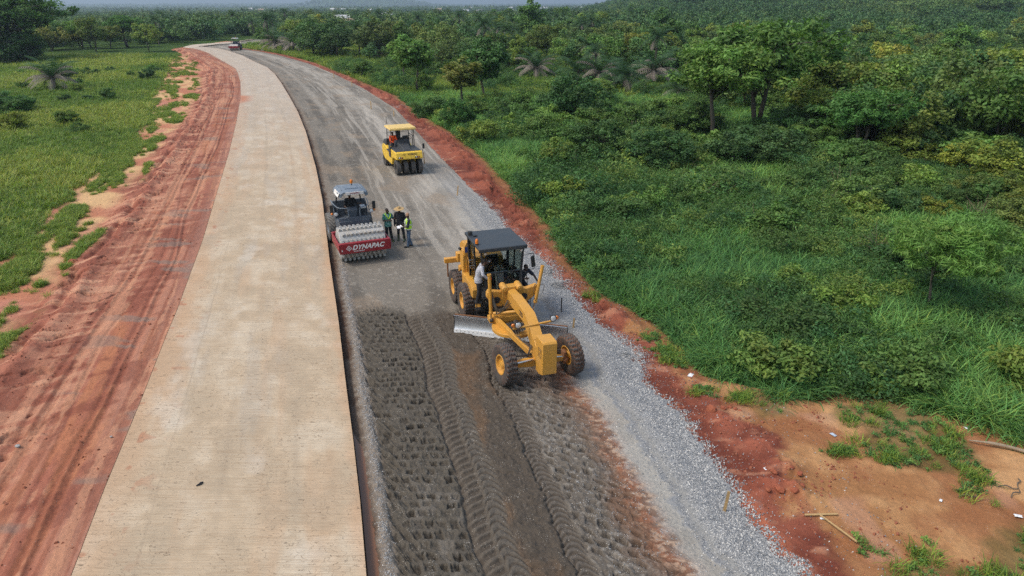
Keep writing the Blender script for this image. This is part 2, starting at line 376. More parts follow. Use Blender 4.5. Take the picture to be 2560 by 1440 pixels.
# ---- concrete slab
def slab_extra(t, b, c):
    uv = N(t, 'ShaderNodeTexCoord').outputs['UV']
    mp = N(t, 'ShaderNodeMapping'); mp.inputs['Scale'].default_value = (.5, 26, 1); mp.inputs['Rotation'].default_value = (0, 0, R(-3)); L(t, uv, mp.inputs[0])
    tine = Noise(t, 1.6, 3, .75, mp.outputs[0], .4)
    c = MixC(t, Ramp(t, tine, [(.34, .6), (.56, 0)]), c, lin(150, 126, 100))
    # long wavy transverse trowel lines
    mp2 = N(t, 'ShaderNodeMapping'); mp2.inputs['Scale'].default_value = (.35, .75, 1); L(t, uv, mp2.inputs[0])
    nz = Noise(t, 1.3, 4, .55, mp2.outputs[0]); w1 = N(t, 'ShaderNodeMath', operation='MULTIPLY'); L(t, nz, w1.inputs[0]); w1.inputs[1].default_value = 22
    fr = N(t, 'ShaderNodeMath', operation='FRACT'); L(t, w1.outputs[0], fr.inputs[0])
    ln = Ramp(t, fr.outputs[0], [(0.0, 1.0), (.10, 0)])
    gate = Ramp(t, Noise(t, .55, 3, .6, uv), [(.36, 0), (.5, 1)])
    g = N(t, 'ShaderNodeMath', operation='MULTIPLY'); L(t, ln, g.inputs[0]); L(t, gate, g.inputs[1])
    c = MixC(t, g.outputs[0], c, lin(112, 96, 80))
    Bump(t, b, tine, .35, .01)
    # small dark pits
    vo = N(t, 'ShaderNodeTexVoronoi'); vo.inputs['Scale'].default_value = 2.6; mp3 = N(t, 'ShaderNodeMapping'); mp3.inputs['Scale'].default_value = (1, 1.6, 1); L(t, uv, mp3.inputs[0]); L(t, mp3.outputs[0], vo.inputs['Vector'])
    c = MixC(t, Ramp(t, vo.outputs['Distance'], [(.035, .9), (.07, 0)]), c, lin(92, 84, 76))
    return c
def slab_fn(X, Y):
    u = (X-SL(Y))/(SR(Y)-SL(Y))*6.1; s = Y*1.04; n1 = fbm(u*.55, s*.42, 4, 101); n2 = fbm(u*1.6, s*1.2, 4, 102); nl = fbm(u*1.3, s*.12, 3, 103)
    C = mixc(lin(200, 180, 153), lin(212, 196, 172), ss(-.3, .5, n1+.8*n2))
    C = mixc(C, lin(202, 170, 138), ss(.0, .45, nl-.3*n1)*.5)
    C = mixc(C, lin(178, 164, 142), ss(-.1, -.5, n1+.5*n2)*.4); C = mixc(C, lin(176, 170, 160), ss(.1, .5, fbm(u*1.2, s*.16, 4, 117))*.35)
    C = mixc(C, lin(222, 214, 200), ss(.18, .6, fbm(u*.8, s*.5, 5, 107)+.25*n2)*.4)
    C = C*(1+.10*fbm(u*4.5, s*3.0, 4, 121)[..., None]); C = mixc(C, lin(206, 164, 128), ss(1.2, .1, u+.3*n2)*.45)             # red dust tracked on from the shoulder
    C = mixc(C, lin(204, 158, 120), ss(5.7, 6.1, u+.3*n2)*.45)
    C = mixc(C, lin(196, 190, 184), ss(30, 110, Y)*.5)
    C = mixc(C, lin(200, 120, 86), poly_m(X, Y, [(590, 238), (625, 240), (622, 252), (600, 258), (592, 250)], .8)*.8)
    C = mixc(C, lin(160, 146, 128), poly_m(X, Y, [(500, 590), (545, 585), (530, 620), (505, 612)], .5)*.5)
    C = mixc(C, lin(148, 134, 118), np.exp(-((u-1.28-.02*n2)/.018)**2)*ss(45, 25, Y)*.4)   # sawn lane joint
    k = 4.7; js = (s+.04*u) % k; C = mixc(C, lin(158, 144, 126), np.exp(-((js-k/2)/.02)**2)*ss(60, 25, Y)*.10)
    tr = np.exp(-((u-1.9)/.35)**2)+np.exp(-((u-4.2)/.4)**2); C = mixc(C, lin(184, 166, 142), tr*.3*(.5+st_(u, s))); tk = np.exp(-((u-4.55-.1*fbm(s*.05, s*0, 2, 131))/.10)**2)+np.exp(-((u-2.75-.1*fbm(s*.05, s*0, 2, 131))/.10)**2); C = mixc(C, lin(160, 146, 128), tk*.28*ss(-.2, .3, fbm(s*.3, u*0, 3, 133))); C = mixc(C, lin(180, 108, 78), ss(.38, .5, fbm(u*2.6, s*2.2, 4, 135))*ss(1.6, .1, u)*.6)
    return u, .004*n2, C
def st_(u, s): return fbm(u*2.2, s*.15, 3, 111)
def poly_m(X, Y, pix, soft=.3, z=SLAB_Z, warp=0.0, seed=5):
    W = [unproj(a, b_, z) for a, b_ in pix]; xs = [p[0] for p in W]; yy = [p[1] for p in W]; out = np.zeros(X.shape); mg = soft+1.5
    sel = (X > min(xs)-mg) & (X < max(xs)+mg) & (Y > min(yy)-mg) & (Y < max(yy)+mg)
    if sel.any():
        d = poly_sd(X[sel], Y[sel], W)
        if warp: d = d+warp*fbm(X[sel]*1.1, Y[sel]*1.1, 4, seed)
        out[sel] = ss(-soft, soft, d)
    return out
ys = rows(8.2, 246, .05); Xg, Yg = grid(ys, 190, SL, SR)
us, hs, Cs = slab_fn(Xg, Yg)
M_slab = vcmat('road_concrete', .85, 5, .07, .25, .01, None, slab_extra)
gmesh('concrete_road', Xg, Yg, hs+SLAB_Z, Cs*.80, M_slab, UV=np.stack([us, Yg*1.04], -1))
slab = bpy.data.objects['concrete_road']; tag(slab, 'pale beige finished concrete carriageway curving away to the left', kind='structure')
# slab sides as real faces, rough cast
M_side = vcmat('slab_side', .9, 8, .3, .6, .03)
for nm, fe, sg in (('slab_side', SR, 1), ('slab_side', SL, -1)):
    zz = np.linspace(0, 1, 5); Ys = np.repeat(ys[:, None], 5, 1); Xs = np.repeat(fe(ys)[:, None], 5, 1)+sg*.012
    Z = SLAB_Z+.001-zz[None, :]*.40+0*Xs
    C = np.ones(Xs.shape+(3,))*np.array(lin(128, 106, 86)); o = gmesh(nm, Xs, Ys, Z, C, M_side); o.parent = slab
# far end of the road after the bend
def flat_poly(name, pix, z, mat, c, parent=None):
    W = [unproj(a, b_, z) for a, b_ in pix]; mb = MB(); mb.prism(W, z-.3, z, 'z'); o = mb.build(name, mat, parent, smooth=False); return o
M_fs = paint('far_concrete', tuple(x*.8 for x in lin(205, 192, 174)), .85, .3, lin(190, 150, 120)); M_fb = paint('far_base', tuple(x*.8 for x in lin(132, 126, 118)), .9, .4, lin(165, 160, 150))
flat_poly('concrete_bend', [(458, 118), (466, 115), (482, 111.6), (505, 109.6), (531, 107.8), (570, 104.6), (600, 103.6), (604, 106.2), (570, 108.6), (517, 112.4), (497, 115.4), (499, 124), (476, 120)], SLAB_Z-.01, M_fs, None)
tag(bpy.data.objects['concrete_bend'], 'far bend of the concrete carriageway', kind='structure')
flat_poly('base_bend', [(497, 116.8), (517, 113.6), (570, 109.6), (640, 107.5), (660, 126), (610, 122), (572, 124), (545, 120.5)], -.03, M_fb, None)
tag(bpy.data.objects['base_bend'], 'far bend of the grey base course', kind='structure')
# ---- red soil shoulder on the left
def left_fn(X, Y):
    d = SL(Y)-X; s = Y*1.04; n1 = fbm(X*.6, Y*.6, 4, 201); n2 = fbm(X*2.2, Y*2.2, 4, 202); n3 = fbm(X*7, Y*7, 3, 203)
    wl = np.clip(SL(Y)-BL(Y), 3, 60); cr = 4.6+.5*fbm(s*.22, s*0, 3, 204)     # crest of the eroded edge
    dd = d-cr
    # gullies: run down and across, cut by rain
    gl = ridged(d*.45+n1*.5, s*1.35+d*.75+1.0*n1, 4, 206); gul = ss(.55, .80, gl)
    gm = ss(1.2, 3.8, d)*ss(11, 6, d)
    near = ss(95, 40, Y)
    n4 = fbm(d*9, s*9, 3, 219); cl = ss(.15, .45, fbm(d*3.2, s*3.2, 3, 229)); h = SLAB_Z-.04-.02*d*.4-.03*ss(.0, .3, d)+.025*n2+.015*n3+(.012+.05*cl*ss(2, 4, d))*n4
    h = h-gm*gul*(.16+.1*n1)
    lip = np.exp(-((dd+.1)/.35)**2)*.16*(1+n1)-np.exp(-((dd-.45-.25*n1)/.22)**2)*.26*ss(-.25, .25, fbm(s*.5, d*.3, 3, 208)+.15)
    h = h+lip-ss(.2, 2.4, dd)*.42+.05*n1*ss(0, 2, dd)
    rt = lambda c_, w_, a_: np.exp(-((d-c_-a_*fbm(s*.12, s*0+c_, 2, 240))/w_)**2); rut = rt(1.15, .10, .3)+rt(1.45, .10, .3)+rt(2.75, .13, .3)+rt(3.1, .12, .3)+.7*rt(2.1, .08, .6); tread = ss(.2, .6, np.abs(((s*5.5+d*2) % 1)-.5)*2); h = h-rut*.04*(1+.5*(tread-.5))+.02*(rt(1.3, .06, .3)+rt(2.93, .07, .3))
    h = np.maximum(h, -.15+.03*n1+.02*n4)
    h = h-ss(wl-.2, wl+1.4, d)*.16
    # colours
    st = fbm(d*1.6, s*.10, 4, 211); sc = fbm(d*.35-s*.12, s*2.3+d*1.3, 5, 212)
    C = mixc(lin(160, 100, 80), lin(180, 124, 100), ss(-.3, .4, st+.3*n1))
    C = mixc(C, lin(204, 154, 124), ss(.10, .26, sc+.35*n1)*ss(1.4, 3.2, d)*.65)
    C = mixc(C, lin(184, 122, 84), ss(.05, .4, fbm(d*2.4, s*.16, 3, 213))*ss(4.5, 1.0, d)*.6)
    C = mixc(C, lin(132, 76, 60), ss(-.02, -.35, n1+.5*sc)*.7)
    C = mixc(C, lin(158, 118, 102), ss(1.1, .1, d+.25*n2)*.6)
    C = mixc(C, lin(118, 64, 50), rut*.35+gm*gul*.5); C = mixc(C, lin(140, 84, 64), ss(.0, .3, fbm(d*3.1, s*.07, 4, 233))*ss(5, 3, d)*.6); C = mixc(C, lin(198, 146, 116), ss(.08, .3, fbm(d*2.3, s*.09, 4, 235)+.3*n2)*ss(5, 3, d)*.55)
    for k_, (a, b_) in enumerate([((440, 660), (330, 672)), ((430, 705), (300, 745)), ((400, 760), (300, 772)), ((500, 625), (420, 640))]):
        pass
    C = mixc(C, lin(132, 122, 112), ss(.28, .5, fbm(d*.35, s*1.1, 3, 217))*ss(3.6, 1.5, d)*.55)
    san = ss(cr+1.0, cr+2.6, d+.6*n1); C = mixc(C, mixc(lin(186, 122, 92), lin(216, 178, 128), ss(-.25, .25, fbm(d*.5, s*.35, 4, 221))), san*.85)
    C = mixc(C, lin(190, 128, 108), san*ss(.1, .4, fbm(d*.4, s*.2, 3, 223))*.8)
    gr = ss(-.05, .45, fbm(d*.75, s*.22, 5, 225)+.42*ss(cr+1.2, wl+.5, d)-.10+.30*n2+.2*n3)*ss(cr+.3, cr+1.6, d)
    C = mixc(C, lin(112, 116, 62), gr*.5)
    return d, h, C, gr
def left_out(y): return np.minimum(BL(y)-1.5, SL(y)-6.5)
ys = rows(8.2, 238, .05); Xg, Yg = grid(ys, 330, lambda y: SL(y)-.005, left_out, 1.35)
dl, hl, Cl, grl = left_fn(Xg, Yg)
far_fix = ss(190, 236, Yg); hl = hl*(1-far_fix)+(-.02)*far_fix
M_red = vcmat('laterite_soil', .95, 9, .2, .6, .03, (9, .09, lin(206, 190, 176)))
gmesh('soil_shoulder', Xg[:, ::-1], Yg[:, ::-1], hl[:, ::-1], Cl[:, ::-1]*.84, M_red); tag(bpy.data.objects['soil_shoulder'], 'red laterite shoulder cut by rain gullies left of the slab', kind='structure')
LEFT = (dl, Xg, Yg, hl, grl)
# ---- red verge and sandy clearing on the right
SANDP = [(1560, 830), (1640, 850), (1700, 900), (1760, 985), (1880, 1050), (1960, 1080), (2000, 1160), (2010, 1250), (1990, 1300), (2080, 1380), (2130, 1470), (3000, 1470), (3000, 900), (2300, 900), (1700, 820), (1600, 780)]
GREENP = [[(2055, 1045), (2110, 1018), (2180, 985), (2290, 1005), (2400, 1070), (2435, 1130), (2455, 1172), (2380, 1178), (2300, 1165), (2240, 1130), (2170, 1100), (2150, 1070), (2110, 1072)],
          [(1880, 985), (1960, 985), (1975, 1040), (1910, 1040)], [(2190, 1440), (2330, 1415), (2450, 1400), (2520, 1330), (2620, 1290), (2900, 1300), (2900, 1600), (2150, 1600)]]
GRASSP = [(1690, 860), (1745, 945), (1850, 985), (1960, 1012), (2065, 985), (2160, 972), (2250, 985), (2330, 1020), (2440, 1068), (2560, 1118), (2700, 1160), (3000, 1200)]
MOUNDS = [(1575, 885, .5, .10), (1400, 712, .55, .16), (1370, 680, .5, .12), (1962, 1172, .62, .17), (1985, 1222, .55, .20), (1905, 1212, .45, .10), (1800, 1045, .5, .10), (1895, 1105, .5, .07), (1840, 1035, .4, .07), (1320, 560, .8, .1), (1480, 760, .6, .08)]
def right_fn(X, Y):
    d = X-ER(Y); n1 = fbm(X*.6, Y*.6, 4, 301); n2 = fbm(X*2.2, Y*2.2, 4, 302); n3 = fbm(X*6, Y*6, 3, 303)
    h = .03+.03*n1+.03*n2+.012*n3-ss(.3, 0, d)*.06; mm = 0
    for (a, b_, r_, hh) in MOUNDS:
        x0, y0 = unproj(a, b_, .05); q = ((X-x0)**2+((Y-y0)*1.1)**2)/r_**2; e = np.exp(-q*1.4)
        h = h+e*hh*(1+.9*n2+.5*n3); mm = mm+e
    sand = poly_m(X, Y, SANDP, .35, 0, .9, 7); tb_ = np.clip(d/np.maximum(BRt(Y)-ER(Y), .5), 0, 1); h = h+ss(21, 25, Y)*ss(200, 120, Y)*np.exp(-((tb_-.6)/.25)**2)*(.14+.45*n1+.30*n2)*np.clip((BRt(Y)-ER(Y))/2.5, .3, 1)
    bank = np.exp(-((d-.35-.1*n1)/.22)**2)*ss(15, 12.5, Y); h = h+bank*.07
    sd_ = d*np.sign(1)
    n4 = fbm(X*11, Y*11, 3, 311); h = h+.014*n4; C = mixc(lin(124, 66, 50), lin(150, 86, 66), ss(-.25, .35, n1+.4*n2))
    C = mixc(C, lin(112, 58, 45), ss(-.05, -.4, n1+.4*n2)*.6)
    C = mixc(C, lin(188, 112, 84), bank*.7); C = mixc(C, lin(190, 112, 86), np.clip(mm, 0, 1)*.5*(.5+n2))
    C = mixc(C, lin(196, 140, 112), ss(.3, .55, fbm(X*.9, Y*2.2, 4, 305))*.6)
    S = mixc(lin(168, 120, 78), lin(204, 158, 110), ss(-.35, .35, fbm(X*.35, Y*.5, 4, 307)+.3*n2)); S = mixc(S, lin(152, 96, 62), ss(-.0, -.4, n1)*.6)
    S = mixc(S, lin(206, 160, 134), ss(.3, .5, fbm(X*.5, Y*.5, 3, 309))*.4)
    C = mixc(C, S, sand*.95)
    wv = BRt(Y)-X; C = mixc(C, lin(150, 104, 66), ss(.8, .0, wv+.3*n1)*ss(17, 19.5, Y)*.75)     # trampled edge next to the grass
    C = mixc(C, lin(158, 150, 142), ss(.30, .45, n3+.25*n2)*ss(.9, .1, d)*.5)
    g = np.maximum.reduce([poly_m(X, Y, p, .25, 0, .5, 9) for p in GREENP]+[np.zeros(X.shape)])
    C = mixc(C, lin(78, 84, 44), g*.6)
    h = h-ss(.0, -.8, wv)*.25*ss(17, 19, Y)
    return h, C, g, sand
def r_in(y): return ER(y)-.03
def r_out(y): return np.where(y < 19.5, np.maximum(16.5-0*y, BRt(y)+1.2), BRt(y)+1.2)
ys = rows(8.2, 225, .045)
def r_out2(y):
    k = ss(17.8, 20.2, y); return 17.0*(1-k)+(np.interp(np.maximum(y, 20.0), [20, 22, 26, 300], [1, 1, 1, 1])*(BRt(np.maximum(y, 20.2))+1.2))*k
Xg, Yg = grid(ys, 300, r_in, r_out2)
hr, Cr, gr_, sd_ = right_fn(Xg, Yg); hr = hr-ss(200, 224, Yg)*.15
M_red2 = vcmat('red_verge_soil', .95, 11, .22, .7, .03, (16, .14, lin(200, 180, 166)))
gmesh('earth_verge', Xg, Yg, hr, Cr*.76, M_red2); tag(bpy.data.objects['earth_verge'], 'red earth verge widening into a sandy clearing at lower right', kind='structure')
# ---- terrain to the horizon
def terrain(x, y):
    x = np.asarray(x, float); y = np.asarray(y, float); r_ = np.hypot(x, y); q = x/np.maximum(np.abs(y), 1)
    z = -.22+0*x; n = fbm(x*.006, y*.006, 4, 401); z = z+ss(60, 260, r_)*(-1.0+2.5*n)
    z = z-ss(250, 700, r_)*3-ss(700, 1500, r_)*9-ss(2600, 3600, r_)*11+ss(500, 1500, r_)*5*fbm(x*.0015, y*.0015, 3, 405)
    hillq = ss(.055, .34, q)*(y > 0)
    z = z+hillq*ss(230, 950, r_)*52*(1+.12*n)+hillq*8*fbm(x*.012, y*.012, 3, 407)*ss(200, 420, r_)
    dx, dy = (x+.204*5200)/330, (y-5200)/500; z = z+np.exp(-(dx*dx+dy*dy))*76
    dx, dy = (x+.235*5000)/200, (y-5000)/500; z = z+np.exp(-(dx*dx+dy*dy))*22
    dx, dy = (x+.15*5400)/260, (y-5400)/500; z = z+np.exp(-(dx*dx+dy*dy))*26
    z = z+ss(4500, 8000, r_)*16*(1+.5*fbm(x*.0006, y*.0006, 3, 409))
    yc = np.clip(y, 8, 238); dd = np.maximum(BL(yc)-x, x-BRt(yc)); dd = np.where(y < 20, np.minimum(dd, x*0+np.where((x > 0) & (x < 17), -1, dd)), dd); road = ss(42, 10, dd)*ss(330, 255, y); z = z*(1-road)+(-.22-.16*ss(.4, -1.0, dd)*ss(250, 236, y))*road
    bend = np.exp(-(((x+96)/70)**2+((y-240)/55)**2)); z = np.where(bend > .3, np.minimum(z, -.22-.0*bend), z)
    return z
rr = [3.0]
while rr[-1] < 12000: rr.append(rr[-1]*1.022+.12)
rr = np.array(rr); th = np.concatenate([np.linspace(-62, 62, 420), np.linspace(66, 294, 40)])*math.pi/180
RR, TT = np.meshgrid(rr, th, indexing='ij'); Xt = RR*np.sin(TT); Yt = RR*np.cos(TT); Zt = terrain(Xt, Yt)
i = np.arange(Xt.size).reshape(Xt.shape); j = np.roll(i, -1, 1)
Ft = np.stack([i[:-1], j[:-1], j[1:], i[1:]], -1).reshape(-1, 4)
Vt = np.stack([Xt, Yt, Zt], -1).reshape(-1, 3); c0 = len(Vt); Vt = np.vstack([Vt, [[0, 0, -.22]]])
m, t, b = newmat('bush_ground'); co = ObjCo(t)
n1 = Noise(t, .35, 5, .6, co); n2 = Noise(t, 2.5, 5, .7, co); n3 = Noise(t, .02, 4, .6, co)
c = MixC(t, Ramp(t, n1, [(.35, 0), (.65, 1)]), lin(52, 84, 36, .8), lin(86, 112, 46, .8)); c = MixC(t, Ramp(t, n2, [(.35, .0), (.7, .8)]), c, lin(44, 58, 28))
c = MixC(t, Ramp(t, n3, [(.45, 0), (.62, .5)]), c, lin(70, 92, 40)); L(t, c, b.inputs['Base Color']); b.inputs['Roughness'].default_value = 1; b.inputs['Specular IOR Level'].default_value = .1
Bump(t, b, n2, 1, .3)
tris = np.stack([np.full(len(th), c0), j[0], i[0], i[0]], -1)
o = np_mesh('ground', Vt, Ft[:, ::-1], m); tag(o, 'green bush land reaching to the hazy horizon', kind='structure')
mb = MB(); mb.prism([(Xt[0, k], Yt[0, k]) for k in range(0, len(th), 4)], -.5, -.223, 'z'); o2 = mb.build('ground_floor', m, None); tag(o2, 'ground straight below the camera', kind='structure')
# ================================================================== PEOPLE
def capsule(mb, p0, p1, r0, r1, n=12):
    p0 = Vector(p0); p1 = Vector(p1); x, y, d = frame(p1-p0); vs = []; fs = []; prof = []
    Lg = (p1-p0).length
    for k in range(5): a = math.pi/2*k/4; prof.append((-r0*math.cos(a), r0*math.sin(a)+1e-4))
    for k in range(5): a = math.pi/2*k/4; prof.append((Lg+r1*math.sin(a), r1*math.cos(a)+1e-4))
    mb.lathe(prof, p0, d, n)
def loft(mb, rings, n=18):
    """rings: (center, rx, ry, rotz)"""
    vs = []; fs = []
    for c, rx, ry, rz in rings:
        for k in range(n):
            a = 2*math.pi*k/n; X = rx*math.copysign(abs(math.cos(a))**.8, math.cos(a)); Y = ry*math.copysign(abs(math.sin(a))**.8, math.sin(a))
            vs.append((c[0]+X*math.cos(rz)-Y*math.sin(rz), c[1]+X*math.sin(rz)+Y*math.cos(rz), c[2]))
    m = len(rings)
    for i in range(m-1):
        for k in range(n): fs.append((i*n+k, i*n+(k+1) % n, (i+1)*n+(k+1) % n, (i+1)*n+k))
    fs += [tuple(range(n))[::-1], tuple(range((m-1)*n, m*n))]
    mb.add(vs, fs)
def vox(o, size, sm=3):
    r_ = o.modifiers.new('remesh', 'REMESH'); r_.mode = 'VOXEL'; r_.voxel_size = size; r_.use_smooth_shade = True
    if sm: s_ = o.modifiers.new('smooth', 'SMOOTH'); s_.factor = .5; s_.iterations = sm
    return o
M_skin = cloth('dark_skin', (.075, .036, .022), (.055, .026, .016), 30); M_skin.node_tree.nodes['Principled BSDF'].inputs['Roughness'].default_value = .5
M_hair = cloth('black_hair', (.012, .01, .009), (.02, .016, .013), 60)
def hand(mb, wr, d, up, side, s=1.0, curl=.5):
    """wr wrist point, d finger direction, up = back of hand normal; side=+1 puts the thumb on +x of frame"""
    d = Vector(d).normalized(); up = (Vector(up)-d*Vector(up).dot(d)).normalized(); sx = d.cross(up)*side
    c = Vector(wr); palm = c+d*.05*s
    capsule(mb, c, c+d*.085*s-sx*.0, .027*s, .033*s, 8)
    capsule(mb, c+d*.03*s+sx*.02*s, c+d*.085*s+sx*.022*s, .018*s, .017*s, 8); capsule(mb, c+d*.03*s-sx*.02*s, c+d*.08*s-sx*.024*s, .018*s, .016*s, 8)
    for k, (off, ln) in enumerate(((.030, .070), (.010, .080), (-.011, .074), (-.031, .057))):
        p = c+d*(.088-.004*abs(k-1))*s+sx*off*s; q = p+(d*math.cos(curl*.6)-up*math.sin(curl*.6))*ln*.5*s
        r_ = q+(d*math.cos(curl*1.7)-up*math.sin(curl*1.7))*ln*.55*s
        capsule(mb, p, q, .0115*s, .0105*s, 7); capsule(mb, q, r_, .0105*s, .009*s, 7)
    t0 = c+d*.025*s+sx*.026*s; t1 = t0+(d*.6+sx*.8-up*.15).normalized()*.038*s; t2 = t1+(d*.92+sx*.25-up*.3).normalized()*.035*s
    capsule(mb, t0, t1, .015*s, .0125*s, 7); capsule(mb, t1, t2, .0125*s, .010*s, 7)
def person(loc, rz, label, J, cat='person', clothes=(), skin=None, parent=None, group=None):
    """J: joints dict in metres (figure faces -y). clothes: list of callables(root, J)"""
    root = empty('person', loc, rz, label=label, cat=cat, group=group)
    g = lambda k: Vector(J[k]); mb = MB()
    hd = g('head'); nk = g('neck'); ch = g('chest'); pv = g('pelvis'); fw = Vector(J.get('face', (0, -1, 0))).normalized(); upv = (hd-nk).normalized()
    upv = (upv-fw*upv.dot(fw)).normalized(); sd = fw.cross(upv)
    def hp(a, b_, c): return hd+sd*a+fw*b_+upv*c
    def hell(c, r): 
        M = Matrix((sd, fw, upv)).transposed(); e = MB(); e.ell((0, 0, 0), r, 14, 10)
        mb.add([Vector(c)+M @ Vector(v) for v in e.v], e.f)
    hell(hp(0, -.012, .022), (.076, .092, .098)); hell(hp(0, .028, -.045), (.056, .062, .068)); hell(hp(0, .058, -.083), (.030, .026, .022))
    hell(hp(0, .088, .004), (.050, .014, .010))                                   # brow
    capsule(mb, hp(0, .088, -.005), hp(0, .103, -.036), .010, .016, 8)             # nose
    hell(hp(0, .083, -.062), (.025, .014, .009)); hell(hp(0, .081, -.073), (.022, .013, .008))   # lips
    for s_ in (-1, 1):
        hell(hp(.078*s_, -.012, -.012), (.010, .021, .032)); hell(hp(.042*s_, .062, -.035), (.024, .024, .024))
        hell(hp(.030*s_, .078, -.008), (.013, .010, .009))
    capsule(mb, nk-Vector((0, 0, .05)), hd-upv*.06, .062, .056, 12)
    shl = [g('shL'), g('shR')]
    w_ = (shl[0]-shl[1]); tz = math.atan2(w_.y, w_.x); hpv = g('hipL')-g('hipR'); pz = math.atan2(hpv.y, hpv.x)
    mid = (shl[0]+shl[1])/2
    loft(mb, [(pv+Vector((0, 0, -.06)), .14, .10, pz), (pv, .165, .12, pz), (pv.lerp(ch, .4), .145, .105, (pz+tz)/2), (ch, .175, .125, tz), (ch.lerp(mid, .7), .18, .11, tz), (mid+Vector((0, 0, .035)), .09, .07, tz)])
    for S in 'LR':
        sh, el, wr = g('sh'+S), g('el'+S), g('wr'+S); capsule(mb, mid.lerp(sh, .5), sh, .06, .058); capsule(mb, sh, el, .054, .040); capsule(mb, el, wr, .041, .028)
        dd = Vector(J.get('hd'+S, (wr-el))); up = Vector(J.get('hu'+S, (1 if S == 'L' else -1, 0, .2)))
        hand(mb, wr, dd, up, 1 if S == 'L' else -1, 1.0, J.get('curl'+S, .6))
        hi, kn, an = g('hip'+S), g('kn'+S), g('an'+S); capsule(mb, hi, kn, .085, .056); capsule(mb, kn, an, .056, .038)
        ft = Vector(J.get('ft'+S, (0, -1, 0))).normalized(); capsule(mb, an-Vector((0, 0, .03)), an+ft*.14-Vector((0, 0, .045)), .042, .034)
    vox(mb.build('body', skin or M_skin, root), .0085, 2)
    for c in clothes: c(root, J)
    return root
def c_shirt(mat, sleeve=1.0, hem=.02, name='shirt', fat=.014, r=.016):
    def f(root, J):
        g = lambda k: Vector(J[k]); mb = MB(); ch, pv = g('chest'), g('pelvis'); w_ = g('shL')-g('shR'); tz = math.atan2(w_.y, w_.x); h_ = g('hipL')-g('hipR'); pz = math.atan2(h_.y, h_.x)
        mid = (g('shL')+g('shR'))/2; F_ = fat
        loft(mb, [(pv+Vector((0, 0, -hem-.05)), .185+F_, .135+F_, pz), (pv, .178+F_, .130+F_, pz), (pv.lerp(ch, .4), .158+F_, .115+F_, (pz+tz)/2), (ch, .180+F_, .130+F_, tz), (ch.lerp(mid, .7), .182+F_, .115+F_, tz), (mid+Vector((0, 0, .035)), .095+F_, .075+F_, tz)])
        for S in 'LR':
            sh, el, wr = g('sh'+S), g('el'+S), g('wr'+S); capsule(mb, mid.lerp(sh, .5), sh, .062+F_, .060+F_)
            if sleeve > .55: capsule(mb, sh, el, .058+F_, .046+F_); capsule(mb, el, el.lerp(wr, min(1, (sleeve-.5)*2)), .046+F_, .034+F_)
            elif sleeve > 0: capsule(mb, sh, sh.lerp(el, sleeve*2), .060+F_, .058+F_)
        return vox(mb.build(name, mat, root), .012, 2)
    return f
def c_trousers(mat, upto=1.0, F_=.014):
    def f(root, J):
        g = lambda k: Vector(J[k]); mb = MB(); pv = g('pelvis'); h_ = g('hipL')-g('hipR'); pz = math.atan2(h_.y, h_.x)
        loft(mb, [(pv+Vector((0, 0, -.10)), .13+F_, .10+F_, pz), (pv+Vector((0, 0, -.04)), .165+F_, .12+F_, pz), (pv+Vector((0, 0, .05)), .158+F_, .115+F_, pz)])
        for S in 'LR':
            hi, kn, an = g('hip'+S), g('kn'+S), g('an'+S); capsule(mb, hi, kn, .087+F_, .060+F_); capsule(mb, kn, kn.lerp(an, upto), .062+F_, .050+F_)
        return vox(mb.build('trousers', mat, root), .012, 2)
    return f
def c_boots(mat, tall=0.0):
    def f(root, J):
        for S in 'LR':
            mb = MB(); an, kn = Vector(J['an'+S]), Vector(J['kn'+S]); ft = Vector(J.get('ft'+S, (0, -1, 0))).normalized()
            capsule(mb, an-Vector((0, 0, .035))-ft*.03, an+ft*.155-Vector((0, 0, .04)), .052, .046); capsule(mb, an-Vector((0, 0, .02)), an.lerp(kn, .12+tall), .055, .060+.012*(tall > 0))
            vox(mb.build('boot', mat, root), .012, 1)
    return f
def c_vest(mat, tape=None, over=.03):
    def f(root, J):
        g = lambda k: Vector(J[k]); mb = MB(); ch, pv = g('chest'), g('pelvis'); w_ = g('shL')-g('shR'); tz = math.atan2(w_.y, w_.x); mid = (g('shL')+g('shR'))/2
        P = [(pv+Vector((0, 0, .0)), .185+over, .138+over), (pv.lerp(ch, .4), .166+over, .122+over), (ch, .186+over, .138+over), (ch.lerp(mid, .7), .172+over, .122+over), (mid+Vector((0, 0, .045)), .12+over*.6, .082+over*.6)]
        loft(mb, [(c, a, b_, tz) for c, a, b_ in P]); v = vox(mb.build('vest', mat, root), .012, 1)
        if tape:
            t_ = MB(); 
            for q, i in ((.15, 0), (.75, 1)):
                c = P[i][0].lerp(P[i+1][0], q); a = P[i][1]*(1-q)+P[i+1][1]*q+.006; b_ = P[i][2]*(1-q)+P[i+1][2]*q+.006
                loft(t_, [(c-Vector((0, 0, .025)), a, b_, tz), (c+Vector((0, 0, .025)), a, b_, tz)], 24)
            ex = Vector((math.cos(tz), math.sin(tz), 0)); ey = Vector((-math.sin(tz), math.cos(tz), 0))
            for s_ in (-1, 1):
                for q in (-1, 1):
                    t_.pipe([P[1][0]+ex*.085*s_+ey*q*(P[1][2]+.006), P[2][0]+ex*.09*s_+ey*q*(P[2][2]+.006), P[3][0]+ex*.1*s_+ey*q*(P[3][2]+.003), P[4][0]+ex*.10*s_+ey*q*.03+Vector((0, 0, .02))], .022, 6)
            t_.build('reflective_tape', tape, v)
    return f
def c_hair(root, J):
    mb = MB(); hd = Vector(J['head']); fw = Vector(J.get('face', (0, -1, 0))).normalized(); mb.ell(hd-fw*.022+Vector((0, 0, .034)), (.081, .084, .093), 16, 10); mb.build('hair', M_hair, root)
